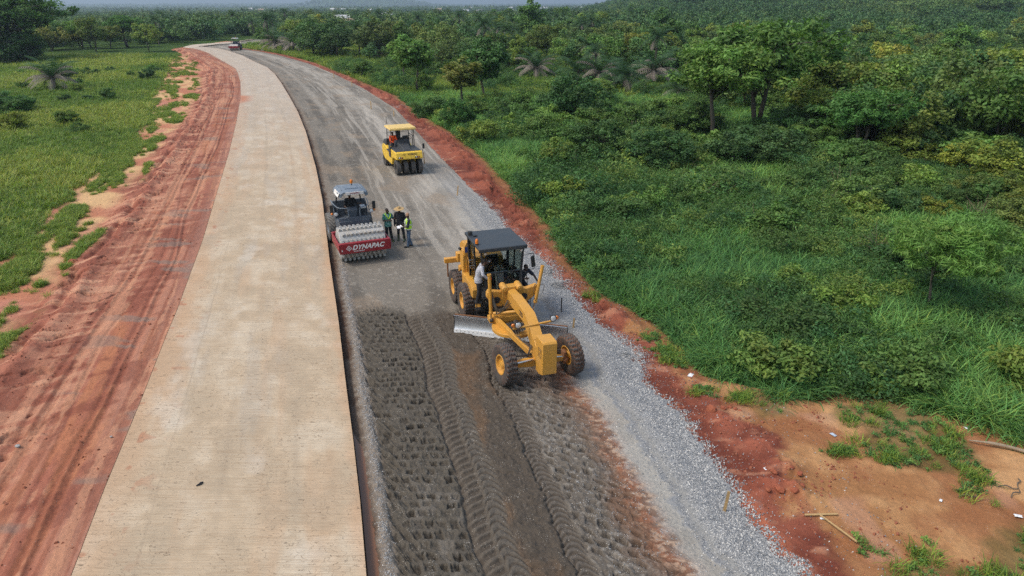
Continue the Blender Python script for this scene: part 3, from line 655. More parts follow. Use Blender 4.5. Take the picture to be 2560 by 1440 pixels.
def stand(**k):
    J = dict(pelvis=(0, 0, .95), chest=(0, .01, 1.25), neck=(0, .015, 1.47), head=(0, -.01, 1.63), shL=(.19, .01, 1.42), shR=(-.19, .01, 1.42), elL=(.25, .03, 1.13), elR=(-.25, .03, 1.13),
             wrL=(.24, -.05, .89), wrR=(-.24, -.05, .89), hipL=(.09, 0, .92), hipR=(-.09, 0, .92), knL=(.11, -.02, .50), knR=(-.11, -.02, .50), anL=(.12, .03, .09), anR=(-.12, .03, .09))
    J.update(k); return J
def sit(h=.45, **k):
    """seated: hips at height h, facing -y"""
    J = dict(pelvis=(0, 0, h+.10), chest=(0, .03, h+.38), neck=(0, .02, h+.60), head=(0, -.02, h+.76), shL=(.19, .02, h+.55), shR=(-.19, .02, h+.55), elL=(.26, -.12, h+.30), elR=(-.26, -.12, h+.30),
             wrL=(.18, -.36, h+.32), wrR=(-.18, -.36, h+.32), hipL=(.09, 0, h+.08), hipR=(-.09, 0, h+.08), knL=(.14, -.43, h+.10), knR=(-.14, -.43, h+.10), anL=(.14, -.46, h-.32), anR=(-.14, -.46, h-.32))
    J.update(k); return J
def shift(J, d):
    return {k: (tuple(Vector(v)+Vector(d)) if k[:2] not in ('fa', 'hd', 'hu', 'ft', 'cu') and not isinstance(v, (int, float)) else v) for k, v in J.items()}
M_hv = cloth('hi_vis_yellow', (.52, .80, .05), (.46, .74, .04), 8); M_tape = cloth('silver_tape', (.62, .64, .62), (.5, .52, .5), 30)
M_black = cloth('black_cotton', (.012, .013, .018), (.02, .021, .026), 12); M_navy = cloth('navy_cotton', (.014, .018, .032), (.022, .026, .042), 12)
M_rubber = cloth('green_rubber_boot', (.055, .075, .04), (.09, .10, .06), 14); M_jean = cloth('blue_jeans', (.05, .085, .15), (.10, .15, .22), 10); M_darkboot = cloth('dark_boot', (.02, .022, .026), (.035, .033, .03), 12)
M_straw = cloth('straw', (.50, .34, .16), (.36, .24, .11), 60); M_cap = cloth('tan_beanie', (.38, .22, .14), (.28, .16, .10), 40)
M_print = cloth('green_print', (.02, .20, .13), (.28, .42, .42), 16, (.48, .54)); M_plaid = cloth('grey_plaid', (.52, .53, .58), (.20, .20, .24), 40, (.46, .56))
M_orange = cloth('orange_cotton', (.85, .11, .015), (.70, .08, .012), 10); M_redglove = cloth('red_glove', (.75, .03, .03), (.6, .02, .02), 20); M_khaki = cloth('khaki', (.26, .17, .09), (.2, .13, .07), 12)
M_paper = cloth('white_paper', (.8, .8, .82), (.7, .7, .74), 4)
# three people standing talking beside the padfoot roller
x, y = unproj(973, 603)
p1 = person((x, y, 0), R(35), 'man in green patterned shirt with yellow collar gesturing beside the padfoot roller',
    stand(elL=(.29, -.02, 1.17), wrL=(.22, -.26, 1.24), hdL=(0, -.3, .12), huL=(.4, .2, 1), elR=(-.27, -.06, 1.16), wrR=(-.02, -.22, 1.16), hdR=(.5, -.35, .0), face=(.35, -1, -.1), anL=(.16, -.05, .09), anR=(-.10, .09, .09)),
    clothes=[c_trousers(M_black, .8), c_shirt(M_print, .35, .10), c_boots(M_rubber, .55), c_hair])
mb = MB(); mb.pipe([(-.13, .08, 1.47), (-.13, -.07, 1.46), (-.07, -.15, 1.32), (-.02, -.16, 1.22)], .026, 8, 3); mb.pipe([(.13, .08, 1.47), (.13, -.07, 1.46), (.08, -.15, 1.34), (.0, -.16, 1.24)], .026, 8, 3); mb.pipe([(-.13, .08, 1.47), (0, .12, 1.47), (.13, .08, 1.47)], .026, 8, 3)
mb.build('vest_collar', M_hv, p1)
x, y = unproj(1003, 602)
p2 = person((x, y, 0), R(-8), 'man in black long sleeves and green boots wearing a wide straw hat',
    stand(pelvis=(0, 0, .98), neck=(0, .015, 1.52), head=(0, -.03, 1.67), shL=(.20, .01, 1.46), shR=(-.20, .01, 1.46), elL=(.27, .05, 1.16), wrL=(.22, -.10, .98), elR=(-.28, .03, 1.16), wrR=(-.27, -.06, .90), anL=(.20, -.04, .09), anR=(-.15, .06, .09), knL=(.16, -.04, .5), face=(.2, -1, -.25)),
    clothes=[c_trousers(M_black, .75), c_shirt(M_black, 1.0, .14, fat=.02), c_boots(M_rubber, .55)])
mb = MB(); mb.lathe([(0, .27), (.012, .26), (.025, .15), (.035, .095), (.10, .085), (.135, .05), (.14, .001)], (0, -.03, 1.715), (0, -.12, 1), 28); mb.build('straw_hat', M_straw, p2)
x, y = unproj(1024, 617)
p3 = person((x, y, 0), R(-72), 'man in striped yellow safety vest, jeans and tan knit cap holding white papers',
    stand(elL=(.24, -.08, 1.13), wrL=(.12, -.30, 1.10), hdL=(-.2, -1, 0), elR=(-.24, -.08, 1.13), wrR=(-.10, -.30, 1.10), hdR=(.2, -1, 0), huL=(.3, 0, -1), huR=(-.3, 0, -1), face=(0, -1, -.35), anL=(.10, -.10, .09), anR=(-.10, .12, .09)),
    clothes=[c_trousers(M_jean, 1.0), c_shirt(M_navy, .5, .02), c_vest(M_hv, M_tape), c_boots(M_darkboot)])
M_hv3 = M_hv
mb = MB(); mb.lathe([(-.03, .092), (0, .093), (.06, .085), (.10, .06), (.12, .03), (.125, .001)], (0, -.005, 1.66), (0, .08, 1), 20); mb.build('knit_cap', M_cap, p3)
mb = MB(); mb.box((0, 0, 0), (.30, .23, .014)); mb.box((.03, .03, .012), (.28, .20, .010), (.05, .03, .2))
pp = mb.build('paper_stack', M_paper, None, smooth=False); v = Matrix.Rotation(R(-72), 3, 'Z') @ Vector((0, -.45, 1.09)); pp.location = (x+v.x, y+v.y, v.z); pp.rotation_euler = (.25, .1, R(-72))
tag(pp, 'white papers held by the man in the striped yellow vest', 'papers')
# ================================================================== MACHINES
Y1 = lin(226, 160, 52)
M_yel = paint('grader_yellow', tuple(x*.92 for x in (.66, .33, .052)), .42, .30, (.42, .25, .11), 0, 2.0)
M_blk = paint('black_paint', (.018, .020, .023), .45, .3, (.10, .09, .08), 0, 3)
M_roof = paint('cab_roof_black', (.035, .042, .052), .42, .35, (.08, .085, .09), 0, 1.5)
M_dkg = paint('dark_steel', (.045, .042, .04), .5, .5, (.12, .09, .07), .3, 4)
M_steel = paint('polished_steel', (.62, .64, .67), .32, .25, (.4, .38, .36), .75, 2)
M_edge = paint('bright_edge', (.78, .79, .80), .45, .25, (.6, .58, .55), .15, 3)
M_chrome = paint('chrome', (.7, .7, .7), .15, .1, (.4, .4, .4), 1)
M_rust = paint('muddy_steel', (.20, .085, .035), .8, .6, (.22, .12, .07), .0, 4)
M_orl = paint('orange_lens', (.75, .20, .02), .2, .1, (.5, .3, .1)); M_lens = paint('lamp_glass', (.75, .77, .8), .12, .05, (.6, .6, .6), .3)
M_hose = paint('hose', (.05, .045, .04), .6, .4, (.2, .14, .08))
m, t, b = newmat('window_glass'); b.inputs['Base Color'].default_value = (.45, .52, .5, 1); b.inputs['Roughness'].default_value = .03; b.inputs['Transmission Weight'].default_value = 1; b.inputs['IOR'].default_value = 1.15
L(t, Ramp(t, Noise(t, 3, 3, .6, ObjCo(t)), [(.3, .03), (.8, .16)]), b.inputs['Roughness']); M_glass = m
m, t, b = newmat('tyre_rubber'); a = N(t, 'ShaderNodeAttribute', attribute_name='Col'); n1 = Noise(t, 7, 5, .65, ObjCo(t))
L(t, MixC(t, Ramp(t, n1, [(.42, 0), (.7, .5)]), a.outputs['Color'], (.13, .10, .075)), b.inputs['Base Color']); b.inputs['Roughness'].default_value = .8; Bump(t, b, n1, .3, .01); M_tyre = m
_tc = {}
def tyre(parent, Rr, wd, rim_r, loc, rot=(0, 0, 0), lugs=26, kind='grader', mud=.5, rimm=None, name='wheel', muddy=(.19, .085, .045)):
    """wheel with its axle along local x; outer side is -x. parts: wheel > tyre, rim"""
    key = (Rr, wd, lugs, kind, round(mud, 2)); wroot = empty(name, loc); wroot.parent = parent; wroot.rotation_euler = rot
    if key not in _tc:
        nt_, nw = 384 if kind == 'grader' else 96, 17 if kind == 'grader' else 11
        th = np.linspace(0, 2*np.pi, nt_, endpoint=False); prof = []
        side = [(-.40, rim_r), (-.50, rim_r+.3*(Rr-rim_r)), (-.51, rim_r+.65*(Rr-rim_r)), (-.475, Rr*.965)]
        tread = [(x, Rr-(.02 if kind != 'smooth' else .006)*(2*x)**2) for x in np.linspace(-.46, .46, nw)]
        prof = side+tread+[(-a, b_) for a, b_ in side[::-1]]; prof = np.array(prof); isT = np.array([0]*4+[1]*nw+[0]*4, float)
        T, Pi = np.meshgrid(th, np.arange(len(prof)), indexing='ij'); xx = prof[Pi, 0]; r_ = prof[Pi, 1].copy(); it = isT[Pi]
        it = np.maximum(it, (Pi == 3)*.9); it = np.maximum(it, (Pi == len(prof)-4)*.9)
        lugf = np.ones_like(r_)
        if kind == 'grader':
            wave = .55*np.sin(xx*7.2)+.30*np.sin(xx*16+1); ph = (T*lugs/(2*np.pi)+wave) % 1.0; lugf = ss(.0, .12, ph)*ss(.68, .52, ph); r_ = r_+it*(lugf-1)*.05
        elif kind == 'chevron':
            ph = (T*lugs/(2*np.pi)+np.abs(xx)*3.2) % 1.0; lugf = ss(.0, .14, ph)*ss(.62, .48, ph); r_ = r_+it*(lugf-1)*.035
        V = np.stack([xx*wd, r_*np.cos(T), r_*np.sin(T)], -1).reshape(-1, 3)
        n, m_ = T.shape; i = np.arange(n*m_).reshape(n, m_); j = np.roll(i, -1, 0); F = np.stack([i[:, :-1], j[:, :-1], j[:, 1:], i[:, 1:]], -1).reshape(-1, 4)
        base = np.array((.035, .036, .038)); mc_ = np.array(muddy); nz = fbm(T*4, xx*6, 3, 12)
        mk_ = np.clip(it*(1-lugf)*mud*1.3+(1-it)*mud*.25*(1+2*nz), 0, 1); C = mixc(base, mc_, mk_).reshape(-1, 3)
        C = mixc(C, (.085, .085, .085), ((it*lugf*.5).reshape(-1)))
        o = np_mesh('tyre', V, F, M_tyre, wroot, col=C); me_t = o.data
        mb = MB(); q = rim_r
        for s_ in (-1, 1):
            mb.lathe([(-.40*wd, q*1.02), (-.43*wd, q*.99), (-.42*wd, q*.90), (-.20*wd, q*.84), (-.12*wd, q*.45), (-.16*wd, q*.38), (-.30*wd, q*.33), (-.33*wd, q*.22), (-.335*wd, .001)], (0, 0, 0), (s_, 0, 0), 32, 'open')
        for k in range(10): a = k*math.pi/5; mb.tube((-.12*wd, q*.6*math.cos(a), q*.6*math.sin(a)), (-.19*wd, q*.6*math.cos(a), q*.6*math.sin(a)), .022, n=6)
        rr_ = mb.build('rim', rimm or M_yel, wroot); _tc[key] = (me_t, rr_.data)
    else:
        for nm, me in zip(('tyre', 'rim'), _tc[key]):
            o = bpy.data.objects.new(nm, me); COL.objects.link(o); o.parent = wroot
    return wroot
def text_mesh(name, s, size, mat, parent, loc, rot, bold=.0, shear=0, depth=.003, spacing=1.0):
    cu = bpy.data.curves.new(name, 'FONT'); cu.body = s; cu.size = size; cu.extrude = depth; cu.offset = bold; cu.shear = shear; cu.align_x = 'CENTER'; cu.align_y = 'CENTER'; cu.space_character = spacing
    tmp = bpy.data.objects.new(name, cu); COL.objects.link(tmp); dg = bpy.context.evaluated_depsgraph_get(); me = bpy.data.meshes.new_from_object(tmp.evaluated_get(dg))
    bpy.data.objects.remove(tmp); me.materials.clear(); me.materials.append(mat); me.name = name
    o = bpy.data.objects.new(name, me); COL.objects.link(o); o.parent = parent; o.location = loc; o.rotation_euler = rot; return o
G = empty('motor_grader', (.88, 19.45, -.03), R(17.8), label='yellow motor grader with black roofed cab, angled blade and six muddy tyres', cat='motor grader')
# --- gooseneck frame
mb = MB(); W = .155
top = [(3.55, 1.98), (2.4, 2.03), (.95, 1.96), (.55, 1.74), (.10, 1.42), (-.32, 1.10)]; bot = [(3.55, 1.42), (2.6, 1.58), (1.15, 1.58), (.72, 1.30), (.22, .86), (-.32, .62)]
mb.prism(top+bot[::-1], -W, W, 'x'); fr = mb.build('frame', M_yel, G, .012)
mb = MB(); mb.prism([(y_, z_+.012) for y_, z_ in top[1:5]]+[(y_, z_-.01) for y_, z_ in top[1:5][::-1]], -W-.018, W+.018, 'x'); mb.build('frame_plate', M_yel, fr, .004)
for x0 in (-1, 1): mb = MB(); mb.prism([(1.62, 1.84), (1.25, 1.84), (1.25, 1.68), (1.62, 1.68)], x0*W, x0*(W+.006), 'x'); mb.build('frame_badge', M_blk, fr)
mb = MB()
for k, (a, b_) in enumerate(((1.30, 1.34), (1.40, 1.44), (1.50, 1.57))): mb.prism([(b_, 1.81), (a, 1.81), (a, 1.71), (b_, 1.71)], -W-.010, -W-.006, 'x')
mb.build('badge_mark', M_yel, fr)
# --- front push block
mb = MB(); mb.prism([(-.32, 1.80), (-.88, 1.80), (-.93, 1.74), (-.93, .70), (-.60, .58), (-.32, .58)], -.235, .235, 'x'); blk = mb.build('front_counterweight', M_yel, G, .012)
mb = MB()
for (a, b_) in (((-.80, 1.50), (-.55, 1.50)), ((-.80, 1.22), (-.55, 1.22)), ((-.80, 1.50), (-.80, 1.22)), ((-.55, 1.50), (-.55, 1.22)), ((-.73, 1.44), (-.62, 1.44)), ((-.73, 1.44), (-.73, 1.37)), ((-.73, 1.37), (-.63, 1.36)), ((-.63, 1.36), (-.66, 1.28)), ((-.66, 1.28), (-.73, 1.28))):
    mb.tube((-.237, a[0], a[1]), (-.237, b_[0], b_[1]), .008, n=4)
mb.build('emblem', M_blk, blk, smooth=False)
# --- front axle
ax = empty('front_axle', (0, .12, .62)); ax.parent = G
mb = MB(); mb.prism([(-.9, .04), (-.5, .14), (.5, .14), (.9, .04), (.9, -.06), (.3, -.12), (-.3, -.12), (-.9, -.06)], -.10, .10, 'y'); mb.build('axle_beam', M_yel, ax, .015)
mb = MB(); mb.tube((-.85, .16, .20), (.85, .16, .20), .025, n=8); mb.tube((-.5, .16, .20), (.2, .16, .20), .045, n=10); mb.build('steering_cylinder', M_dkg, ax)
for s_ in (-1, 1): mb = MB(); mb.tube((s_*.80, -.14, .12), (s_*.2, -.14, .17), .028, n=8); mb.build('tie_rod', M_chrome, ax)
for s_ in (-1, 1):
    mb = MB(); mb.box((s_*.90, 0, .03), (.12, .26, .44)); mb.tube((s_*.86, -.12, -.1), (s_*1.02, -.05, .0), .07); mb.tube((s_*.86, .1, .16), (s_*1.02, .05, .05), .06); mb.build('knuckle', M_rust if s_ > 0 else M_yel, ax, .02)
lean = R(5)
tyre(G, .69, .37, .33, (-1.14, .12, .70), (0, R(4), R(7)), name='front_wheel')
w2 = tyre(G, .69, .37, .33, (1.12, .12, .70), (0, R(4), R(180+8)), name='front_wheel', mud=.95)
# --- rear tandem
for s_ in (-1, 1):
    mb = MB(); mb.prism([(4.75, .62), (5.05, .95), (7.5, .95), (7.8, .62), (7.5, .38), (5.05, .38)], s_*.62, s_*.84, 'x'); mb.build('tandem_case', M_yel if s_ < 0 else M_dkg, G, .02)
    for yy in (5.5, 7.02): tyre(G, .69, .37, .33, (s_*1.06, yy, .69), (R(37*yy), 0, 0 if s_ < 0 else math.pi), name='rear_wheel')
mb = MB(); mb.tube((-.7, 6.26, .66), (.7, 6.26, .66), .16); mb.box((0, 5.9, .95), (.7, 3.6, .45)); mb.box((0, 4.1, 1.15), (.8, .9, .5)); mb.build('rear_frame', M_dkg, G, .02)
# --- engine hood
hd_ = MB(); hd_.prism([(5.75, 1.15), (5.75, 2.28), (6.2, 2.40), (8.0, 2.28), (8.35, 2.05), (8.35, 1.15)], -.56, .56, 'x'); hood = hd_.build('engine_hood', M_yel, G, .03)
mb = MB(); mb.box((.1, 6.6, 2.5), (.28, .34, .3)); mb.tube((-.2, 7.0, 2.3), (-.2, 7.0, 2.85), .055); mb.build('exhaust', M_blk, hood)
mb = MB(); mb.prism([(6.15, 1.5), (6.15, 2.15), (7.7, 2.05), (7.7, 1.5)], -.566, -.560, 'x'); mb.build('hood_grille', M_dkg, hood)
M_blue = paint('blue_decal', (.03, .07, .28), .4, .1)
mb = MB(); mb.prism([(-.93, 2.30), (-.80, 2.30), (-.70, 2.9), (-.74, 2.98), (-.93, 2.70)], 6.02, 6.14, 'y'); mb.box((-.86, 6.35, 2.05), (.22, .5, .9)); sidep = mb.build('rear_guard_panel', M_yel, G, .02)
mb = MB(); mb.prism([(-.90, 2.45), (-.81, 2.45), (-.76, 2.70), (-.90, 2.66)], 6.01, 6.018, 'y'); mb.build('blue_sticker', M_blue, sidep)
mb = MB(); mb.tube((-1.02, 6.45, 2.5), (-.99, 6.35, 2.5), .055); mb.tube((-.97, 6.4, 2.5), (-.9, 6.4, 2.4), .02); mb.build('rear_lamp', M_blk, G)
mb = MB(); mb.box((-1.18, 7.05, 1.83), (.66, .20, .20)); mb.box((-.9, 6.95, 1.98), (.26, .34, .36)); bar = mb.build('rear_beam', M_yel, G, .015)
mb = MB(); mb.tube((-1.40, 6.98, 1.75), (-1.40, 6.98, 1.15), .035); mb.build('beam_pin', M_rust, bar)
mb = MB(); mb.pipe([(-.83, 5.75, 1.55), (-.83, 5.75, 2.25), (-.83, 6.1, 2.3), (-.83, 6.1, 1.55)], .018, 6); mb.build('hand_rail', M_yel, G)
# --- fuel step / tool box below the cab on the near side
mb = MB(); mb.prism([(4.65, 1.42), (4.75, 1.52), (6.3, 1.62), (6.3, 1.12), (4.65, 1.10)], -.98, -.66, 'x'); mb.build('fender_box', M_yel, G, .015)
mb = MB(); mb.lathe([(-.05, .13), (.05, .13)], (-.98, 6.6, 1.62), (1, 0, 0), 20); mb.build('lifting_eye', M_yel, G, .01)
mb = MB()
for k, z_ in enumerate((.55, .86, 1.17)): mb.box((-.86, 4.15, z_), (.30, .30, .035))
for yy in (4.0, 4.3): mb.box((-.72, yy, .86), (.03, .03, .68)); mb.box((-1.0, yy, .86), (.03, .03, .68))
mb.build('steps', M_blk, G)
# --- cab
cab = empty('cab', (0, 4.0, 1.35)); cab.parent = G
Z0, Z1, ZM = -.02, 1.84, .93   # local heights
cw0, cw1, cd = .66, .80, 1.85
def pil(p0, p1, r=.04): mb.hexa([(p0[0]-r, p0[1]-r, p0[2]), (p0[0]+r, p0[1]-r, p0[2]), (p0[0]+r, p0[1]+r, p0[2]), (p0[0]-r, p0[1]+r, p0[2])], [(p1[0]-r, p1[1]-r, p1[2]), (p1[0]+r, p1[1]-r, p1[2]), (p1[0]+r, p1[1]+r, p1[2]), (p1[0]-r, p1[1]+r, p1[2])])
mb = MB()
for s_ in (-1, 1):
    pil((s_*.62, -.30, Z0), (s_*.72, .02, ZM), .035); pil((s_*.72, .02, ZM), (s_*.80, .02, Z1), .035)
    pil((s_*.74, 1.0, Z0), (s_*.80, 1.0, Z1), .03); pil((s_*.74, 1.82, Z0), (s_*.80, 1.82, Z1), .05)
mb.tube((-.72, .02, ZM), (.72, .02, ZM), .03, n=8); mb.tube((-.62, -.30, Z0+.02), (.62, -.30, Z0+.02), .035, n=8); mb.tube((-.8, .02, Z1-.02), (.8, .02, Z1-.02), .03, n=8)
mb.box((0, .9, -.04), (1.5, 1.9, .06)); mb.box((0, 1.84, .35), (1.5, .05, .75)); mb.build('cab_frame', M_blk, cab, .008)
mb = MB(); mb.box((0, .93, Z1+.06), (1.82, 2.12, .10)); mb.box((0, -.11, Z1+.03), (1.82, .06, .14)); mb.build('cab_roof', M_roof, cab, .02)
mb = MB(); mb.tube((-.80, 1.55, Z1+.1), (-.80, 1.55, Z1+.26), .09); mb.box((-.66, 1.35, Z1+.13), (.16, .10, .05)); mb.build('roof_vent', M_blk, cab, .01)
mb = MB(); mb.tube((-.84, .42, Z1+.10), (-.84, .42, Z1+.15), .07); bc = mb.build('beacon_base', M_blk, cab)
mb = MB(); mb.lathe([(0, .062), (.12, .06), (.16, .04), (.175, .001)], (-.84, .42, Z1+.15), (0, 0, 1), 16); mb.build('beacon', M_orl, cab)
for x0 in (-.66, .70):
    mb = MB(); mb.lathe([(0, .03), (.03, .055), (.07, .06)], (x0, .02, Z1-.10), (0, -1, -.35), 14); wl = mb.build('work_lamp', M_blk, cab)
    mb = MB(); mb.lathe([(0, .052), (.008, .052), (.012, .001)], (x0, -.045, Z1-.122), (0, -1, -.35), 14); mb.build('lamp_lens', M_lens, wl)
def pane(pts, nm='window'):
    mb = MB(); n = (Vector(pts[1])-Vector(pts[0])).cross(Vector(pts[2])-Vector(pts[0])).normalized()*.006
    mb.hexa([Vector(p)-n for p in pts], [Vector(p)+n for p in pts]); return mb.build(nm, M_glass, cab, smooth=False)
pane([(-.69, .02, ZM+.04), (.69, .02, ZM+.04), (.76, .02, Z1-.06), (-.76, .02, Z1-.06)], 'windscreen')
pane([(-.59, -.27, .05), (-.20, -.27, .05), (-.20, -.02, .88), (-.68, -.02, .88)]); pane([(.20, -.27, .05), (.59, -.27, .05), (.68, -.02, .88), (.20, -.02, .88)])
pane([(.75, .08, .1), (.75, .95, .1), (.80, .95, Z1-.06), (.79, .08, Z1-.06)]); pane([(-.75, 1.05, .1), (-.75, 1.75, .1), (-.80, 1.75, Z1-.06), (-.80, 1.05, Z1-.06)]); pane([(.75, 1.05, .1), (.75, 1.75, .1), (.80, 1.75, Z1-.06), (.80, 1.05, Z1-.06)])
mb = MB(); mb.pipe([(-.58, -.28, .06), (-.22, -.28, .06), (-.20, -.10, .5), (-.22, -.02, .86), (-.66, -.02, .86), (-.60, -.16, .45), (-.58, -.28, .06)], .016, 6)
mb.build('window_seal', M_blk, cab); mb = MB(); mb.pipe([(.58, -.28, .06), (.22, -.28, .06), (.20, -.10, .5), (.22, -.02, .86), (.66, -.02, .86), (.60, -.16, .45), (.58, -.28, .06)], .016, 6)
mb.build('window_seal', M_blk, cab); mb = MB(); mb.pipe([(.16, -.03, 1.72), (.05, -.04, 1.45)], .010, 5); mb.build('wiper', M_blk, cab)
# doors swung open: near side open door seen edge on
dr = empty('door', (-.78, 1.0, .0)); dr.parent = cab; dr.rotation_euler = (0, 0, R(-6))
mb = MB(); mb.pipe([(0, 0, .05), (0, 0, 1.75), (-.03, .82, 1.75), (-.03, .82, .05), (0, 0, .05)], .025, 6); mb.build('door_frame', M_blk, dr)
mb = MB(); mb.hexa([(-.01, .03, .5), (.0, .03, .5), (-.02, .8, .5), (-.03, .8, .5)], [(-.01, .03, 1.72), (.0, .03, 1.72), (-.02, .8, 1.72), (-.03, .8, 1.72)]); mb.build('door_glass', M_glass, dr, smooth=False)
mb = MB(); mb.pipe([(-.03, .1, 1.0), (-.16, .1, 1.0), (-.16, .55, .95), (-.03, .55, .95)], .013, 6); mb.pipe([(-.04, .12, .78), (-.15, .12, .78), (-.15, .45, .75), (-.04, .45, .75)], .013, 6); mb.build('door_rail', M_chrome, dr)
mb = MB(); mb.pipe([(.80, .0, 1.50), (1.12, -.02, 1.55), (1.20, -.02, 1.46), (1.22, -.02, .98), (1.12, -.02, .93), (.78, .0, .97)], .014, 6, 2); mr = mb.build('mirror_arm', M_blk, cab)
mb = MB(); mb.box((1.16, -.04, 1.24), (.17, .06, .44), (0, R(-8), R(20))); mb.build('mirror', M_blk, mr, .025)
mb = MB(); mb.pipe([(.72, -.02, .90), (.86, -.12, .86), (.88, -.20, .3), (.70, -.26, .1)], .016, 6, 3); mb.build('grab_rail', M_blk, cab); mb = MB(); mb.pipe([(-.70, -.04, .9), (-.84, -.1, .86), (-.86, -.16, .2)], .016, 6, 3); mb.build('grab_rail', M_blk, cab)
# interior: seat, console, levers, wheel
mb = MB(); mb.box((0, 1.15, .40), (.50, .50, .16)); mb.box((0, 1.42, .78), (.50, .14, .70)); mb.build('seat', M_blk, cab, .03)
M_gry = paint('console_grey', (.16, .18, .18), .6, .2)
mb = MB(); mb.hexa([(-.10, .16, .0), (.10, .16, .0), (.10, .42, .0), (-.10, .42, .0)], [(-.18, .22, .86), (.12, .22, .86), (.12, .50, .95), (-.18, .50, .95)]); mb.box((-.02, .34, .98), (.34, .26, .10), (R(20), 0, 0)); mb.build('console', M_gry, cab, .02)
mb = MB()
for k in range(10):
    x0 = (-.42+.05*k if k < 5 else .18+.05*(k-5)); mb.pipe([(x0*.5, .36, .82), (x0, .22, 1.0), (x0*1.1, .18, 1.18)], .008, 5); mb.ell((x0*1.1, .18, 1.19), (.018, .018, .022), 8, 6)
mb.build('levers', M_blk, cab)
sw = MB(); sw.pipe([(.20*math.cos(a), .62+.19*math.sin(a), 1.02+.08*math.sin(a)) for a in np.linspace(0, 2*math.pi, 20)], .014, 6); sw.tube((0, .62, 1.02), (0, .45, .85), .02); sw.build('steering_wheel', M_blk, cab)
# --- blade lift saddle and cylinders
mb = MB(); mb.prism([(-.30, 2.10), (.30, 2.10), (.34, 1.5), (.16, 1.22), (-.16, 1.22), (-.34, 1.5)], 3.0, 3.32, 'y'); mb.prism([(-.30, 1.92), (-.80, 2.02), (-.86, 1.92), (-.86, 1.74), (-.74, 1.60), (-.55, 1.40), (-.30, 1.35)], 3.05, 3.27, 'y')
mb.prism([(.30, 2.02), (.62, 1.94), (.98, 2.04), (1.10, 1.96), (1.06, 1.74), (.82, 1.56), (.60, 1.42), (.30, 1.38)], 3.05, 3.27, 'y'); sad = mb.build('lift_saddle', M_yel, G, .025)
for x0 in (-.24, .31):
    mb = MB(); mb.lathe([(-.22, .10), (-.16, .125), (.16, .125), (.22, .10)], (x0, 3.12, 2.06), (0, -1, -.1), 20); o = mb.build('pivot_boss', M_yel, sad, .01)
    mb = MB(); mb.lathe([(0, .06), (.012, .055), (.012, .03), (0, .025)], (x0, 2.895, 2.038), (0, -1, -.1), 16, True); mb.build('bolt_cap', M_yel, o)
mb = MB()
for p in ((-.52, 1.64), (.50, 1.66)): mb.lathe([(-.02, .13), (.0, .12)], (p[0], 3.04, p[1]), (0, 1, 0), 20)
mb.build('saddle_hole', M_blk, sad)
for s_, a, b_, c in ((-1, (-.80, 2.98, 2.68), (-.76, 2.95, 1.16), (-.74, 2.95, .92)), (1, (1.18, 3.0, 2.78), (.86, 2.85, 1.42), (.76, 2.85, .95))):
    mb = MB(); mb.tube(a, b_, .062); mb.lathe([(0, .072), (.06, .072)], a, Vector(b_)-Vector(a), 14); mb.lathe([(0, .075), (.08, .075)], Vector(a).lerp(Vector(b_), .93), Vector(b_)-Vector(a), 14); cy = mb.build('lift_cylinder', M_yel, G, .006)
    mb = MB(); mb.tube(b_, c, .03); mb.build('cylinder_rod', M_chrome, cy); mb = MB(); mb.ell(c, (.08, .08, .08)); mb.build('ball_joint', M_dkg, cy)
# --- drawbar, circle, side shift cylinder
mb = MB()
mb.hexa([(-.66, 3.15, .82), (-.52, 3.15, .82), (-.03, -.1, .66), (-.12, -.1, .66)], [(-.66, 3.15, 1.05), (-.52, 3.15, 1.05), (-.03, -.1, .86), (-.12, -.1, .86)])
mb.hexa([(.52, 3.0, .82), (.66, 3.0, .82), (.12, -.1, .66), (.03, -.1, .66)], [(.52, 3.0, 1.05), (.66, 3.0, 1.05), (.12, -.1, .86), (.03, -.1, .86)])
mb.hexa([(-.80, 2.95, .80), (.78, 2.85, .80), (.78, 3.2, .80), (-.80, 3.3, .80)], [(-.80, 2.95, 1.0), (.78, 2.85, 1.0), (.78, 3.2, 1.0), (-.80, 3.3, 1.0)]); mb.build('drawbar', M_yel, G, .012)
mb = MB(); mb.lathe([(-.07, .52), (-.07, .80), (.05, .80), (.05, .52)], (-.02, 2.55, .74), (0, 0, 1), 40, True); mb.build('blade_circle', M_yel, G, .01)
mb = MB(); mb.lathe([(0, .16), (.20, .16), (.24, .10), (.34, .08)], (-.15, 2.0, .86), (0, 0, 1), 18); mb.tube((-.15, 2.0, 1.2), (-.22, 1.7, 1.2), .09); mb.build('circle_motor', M_dkg, G)
mb = MB(); mb.tube((-.68, 2.9, 1.20), (.1, 2.35, 1.42), .058); o = mb.build('sideshift_cylinder', M_yel, G); mb = MB(); mb.tube((.1, 2.35, 1.42), (.5, 2.1, 1.5), .03); mb.build('cylinder_rod', M_chrome, o)
# --- blade
ang = math.atan2(2.0-4.25, 1.78+1.82); bl = empty('blade', (-.02, 3.12, .04)); bl.parent = G; bl.rotation_euler = (0, 0, ang)
prof = [(-.02+.10*math.cos(t_)*2.0-.20, .34+.32*math.sin(t_)) for t_ in np.linspace(-1.35, 1.35, 12)]
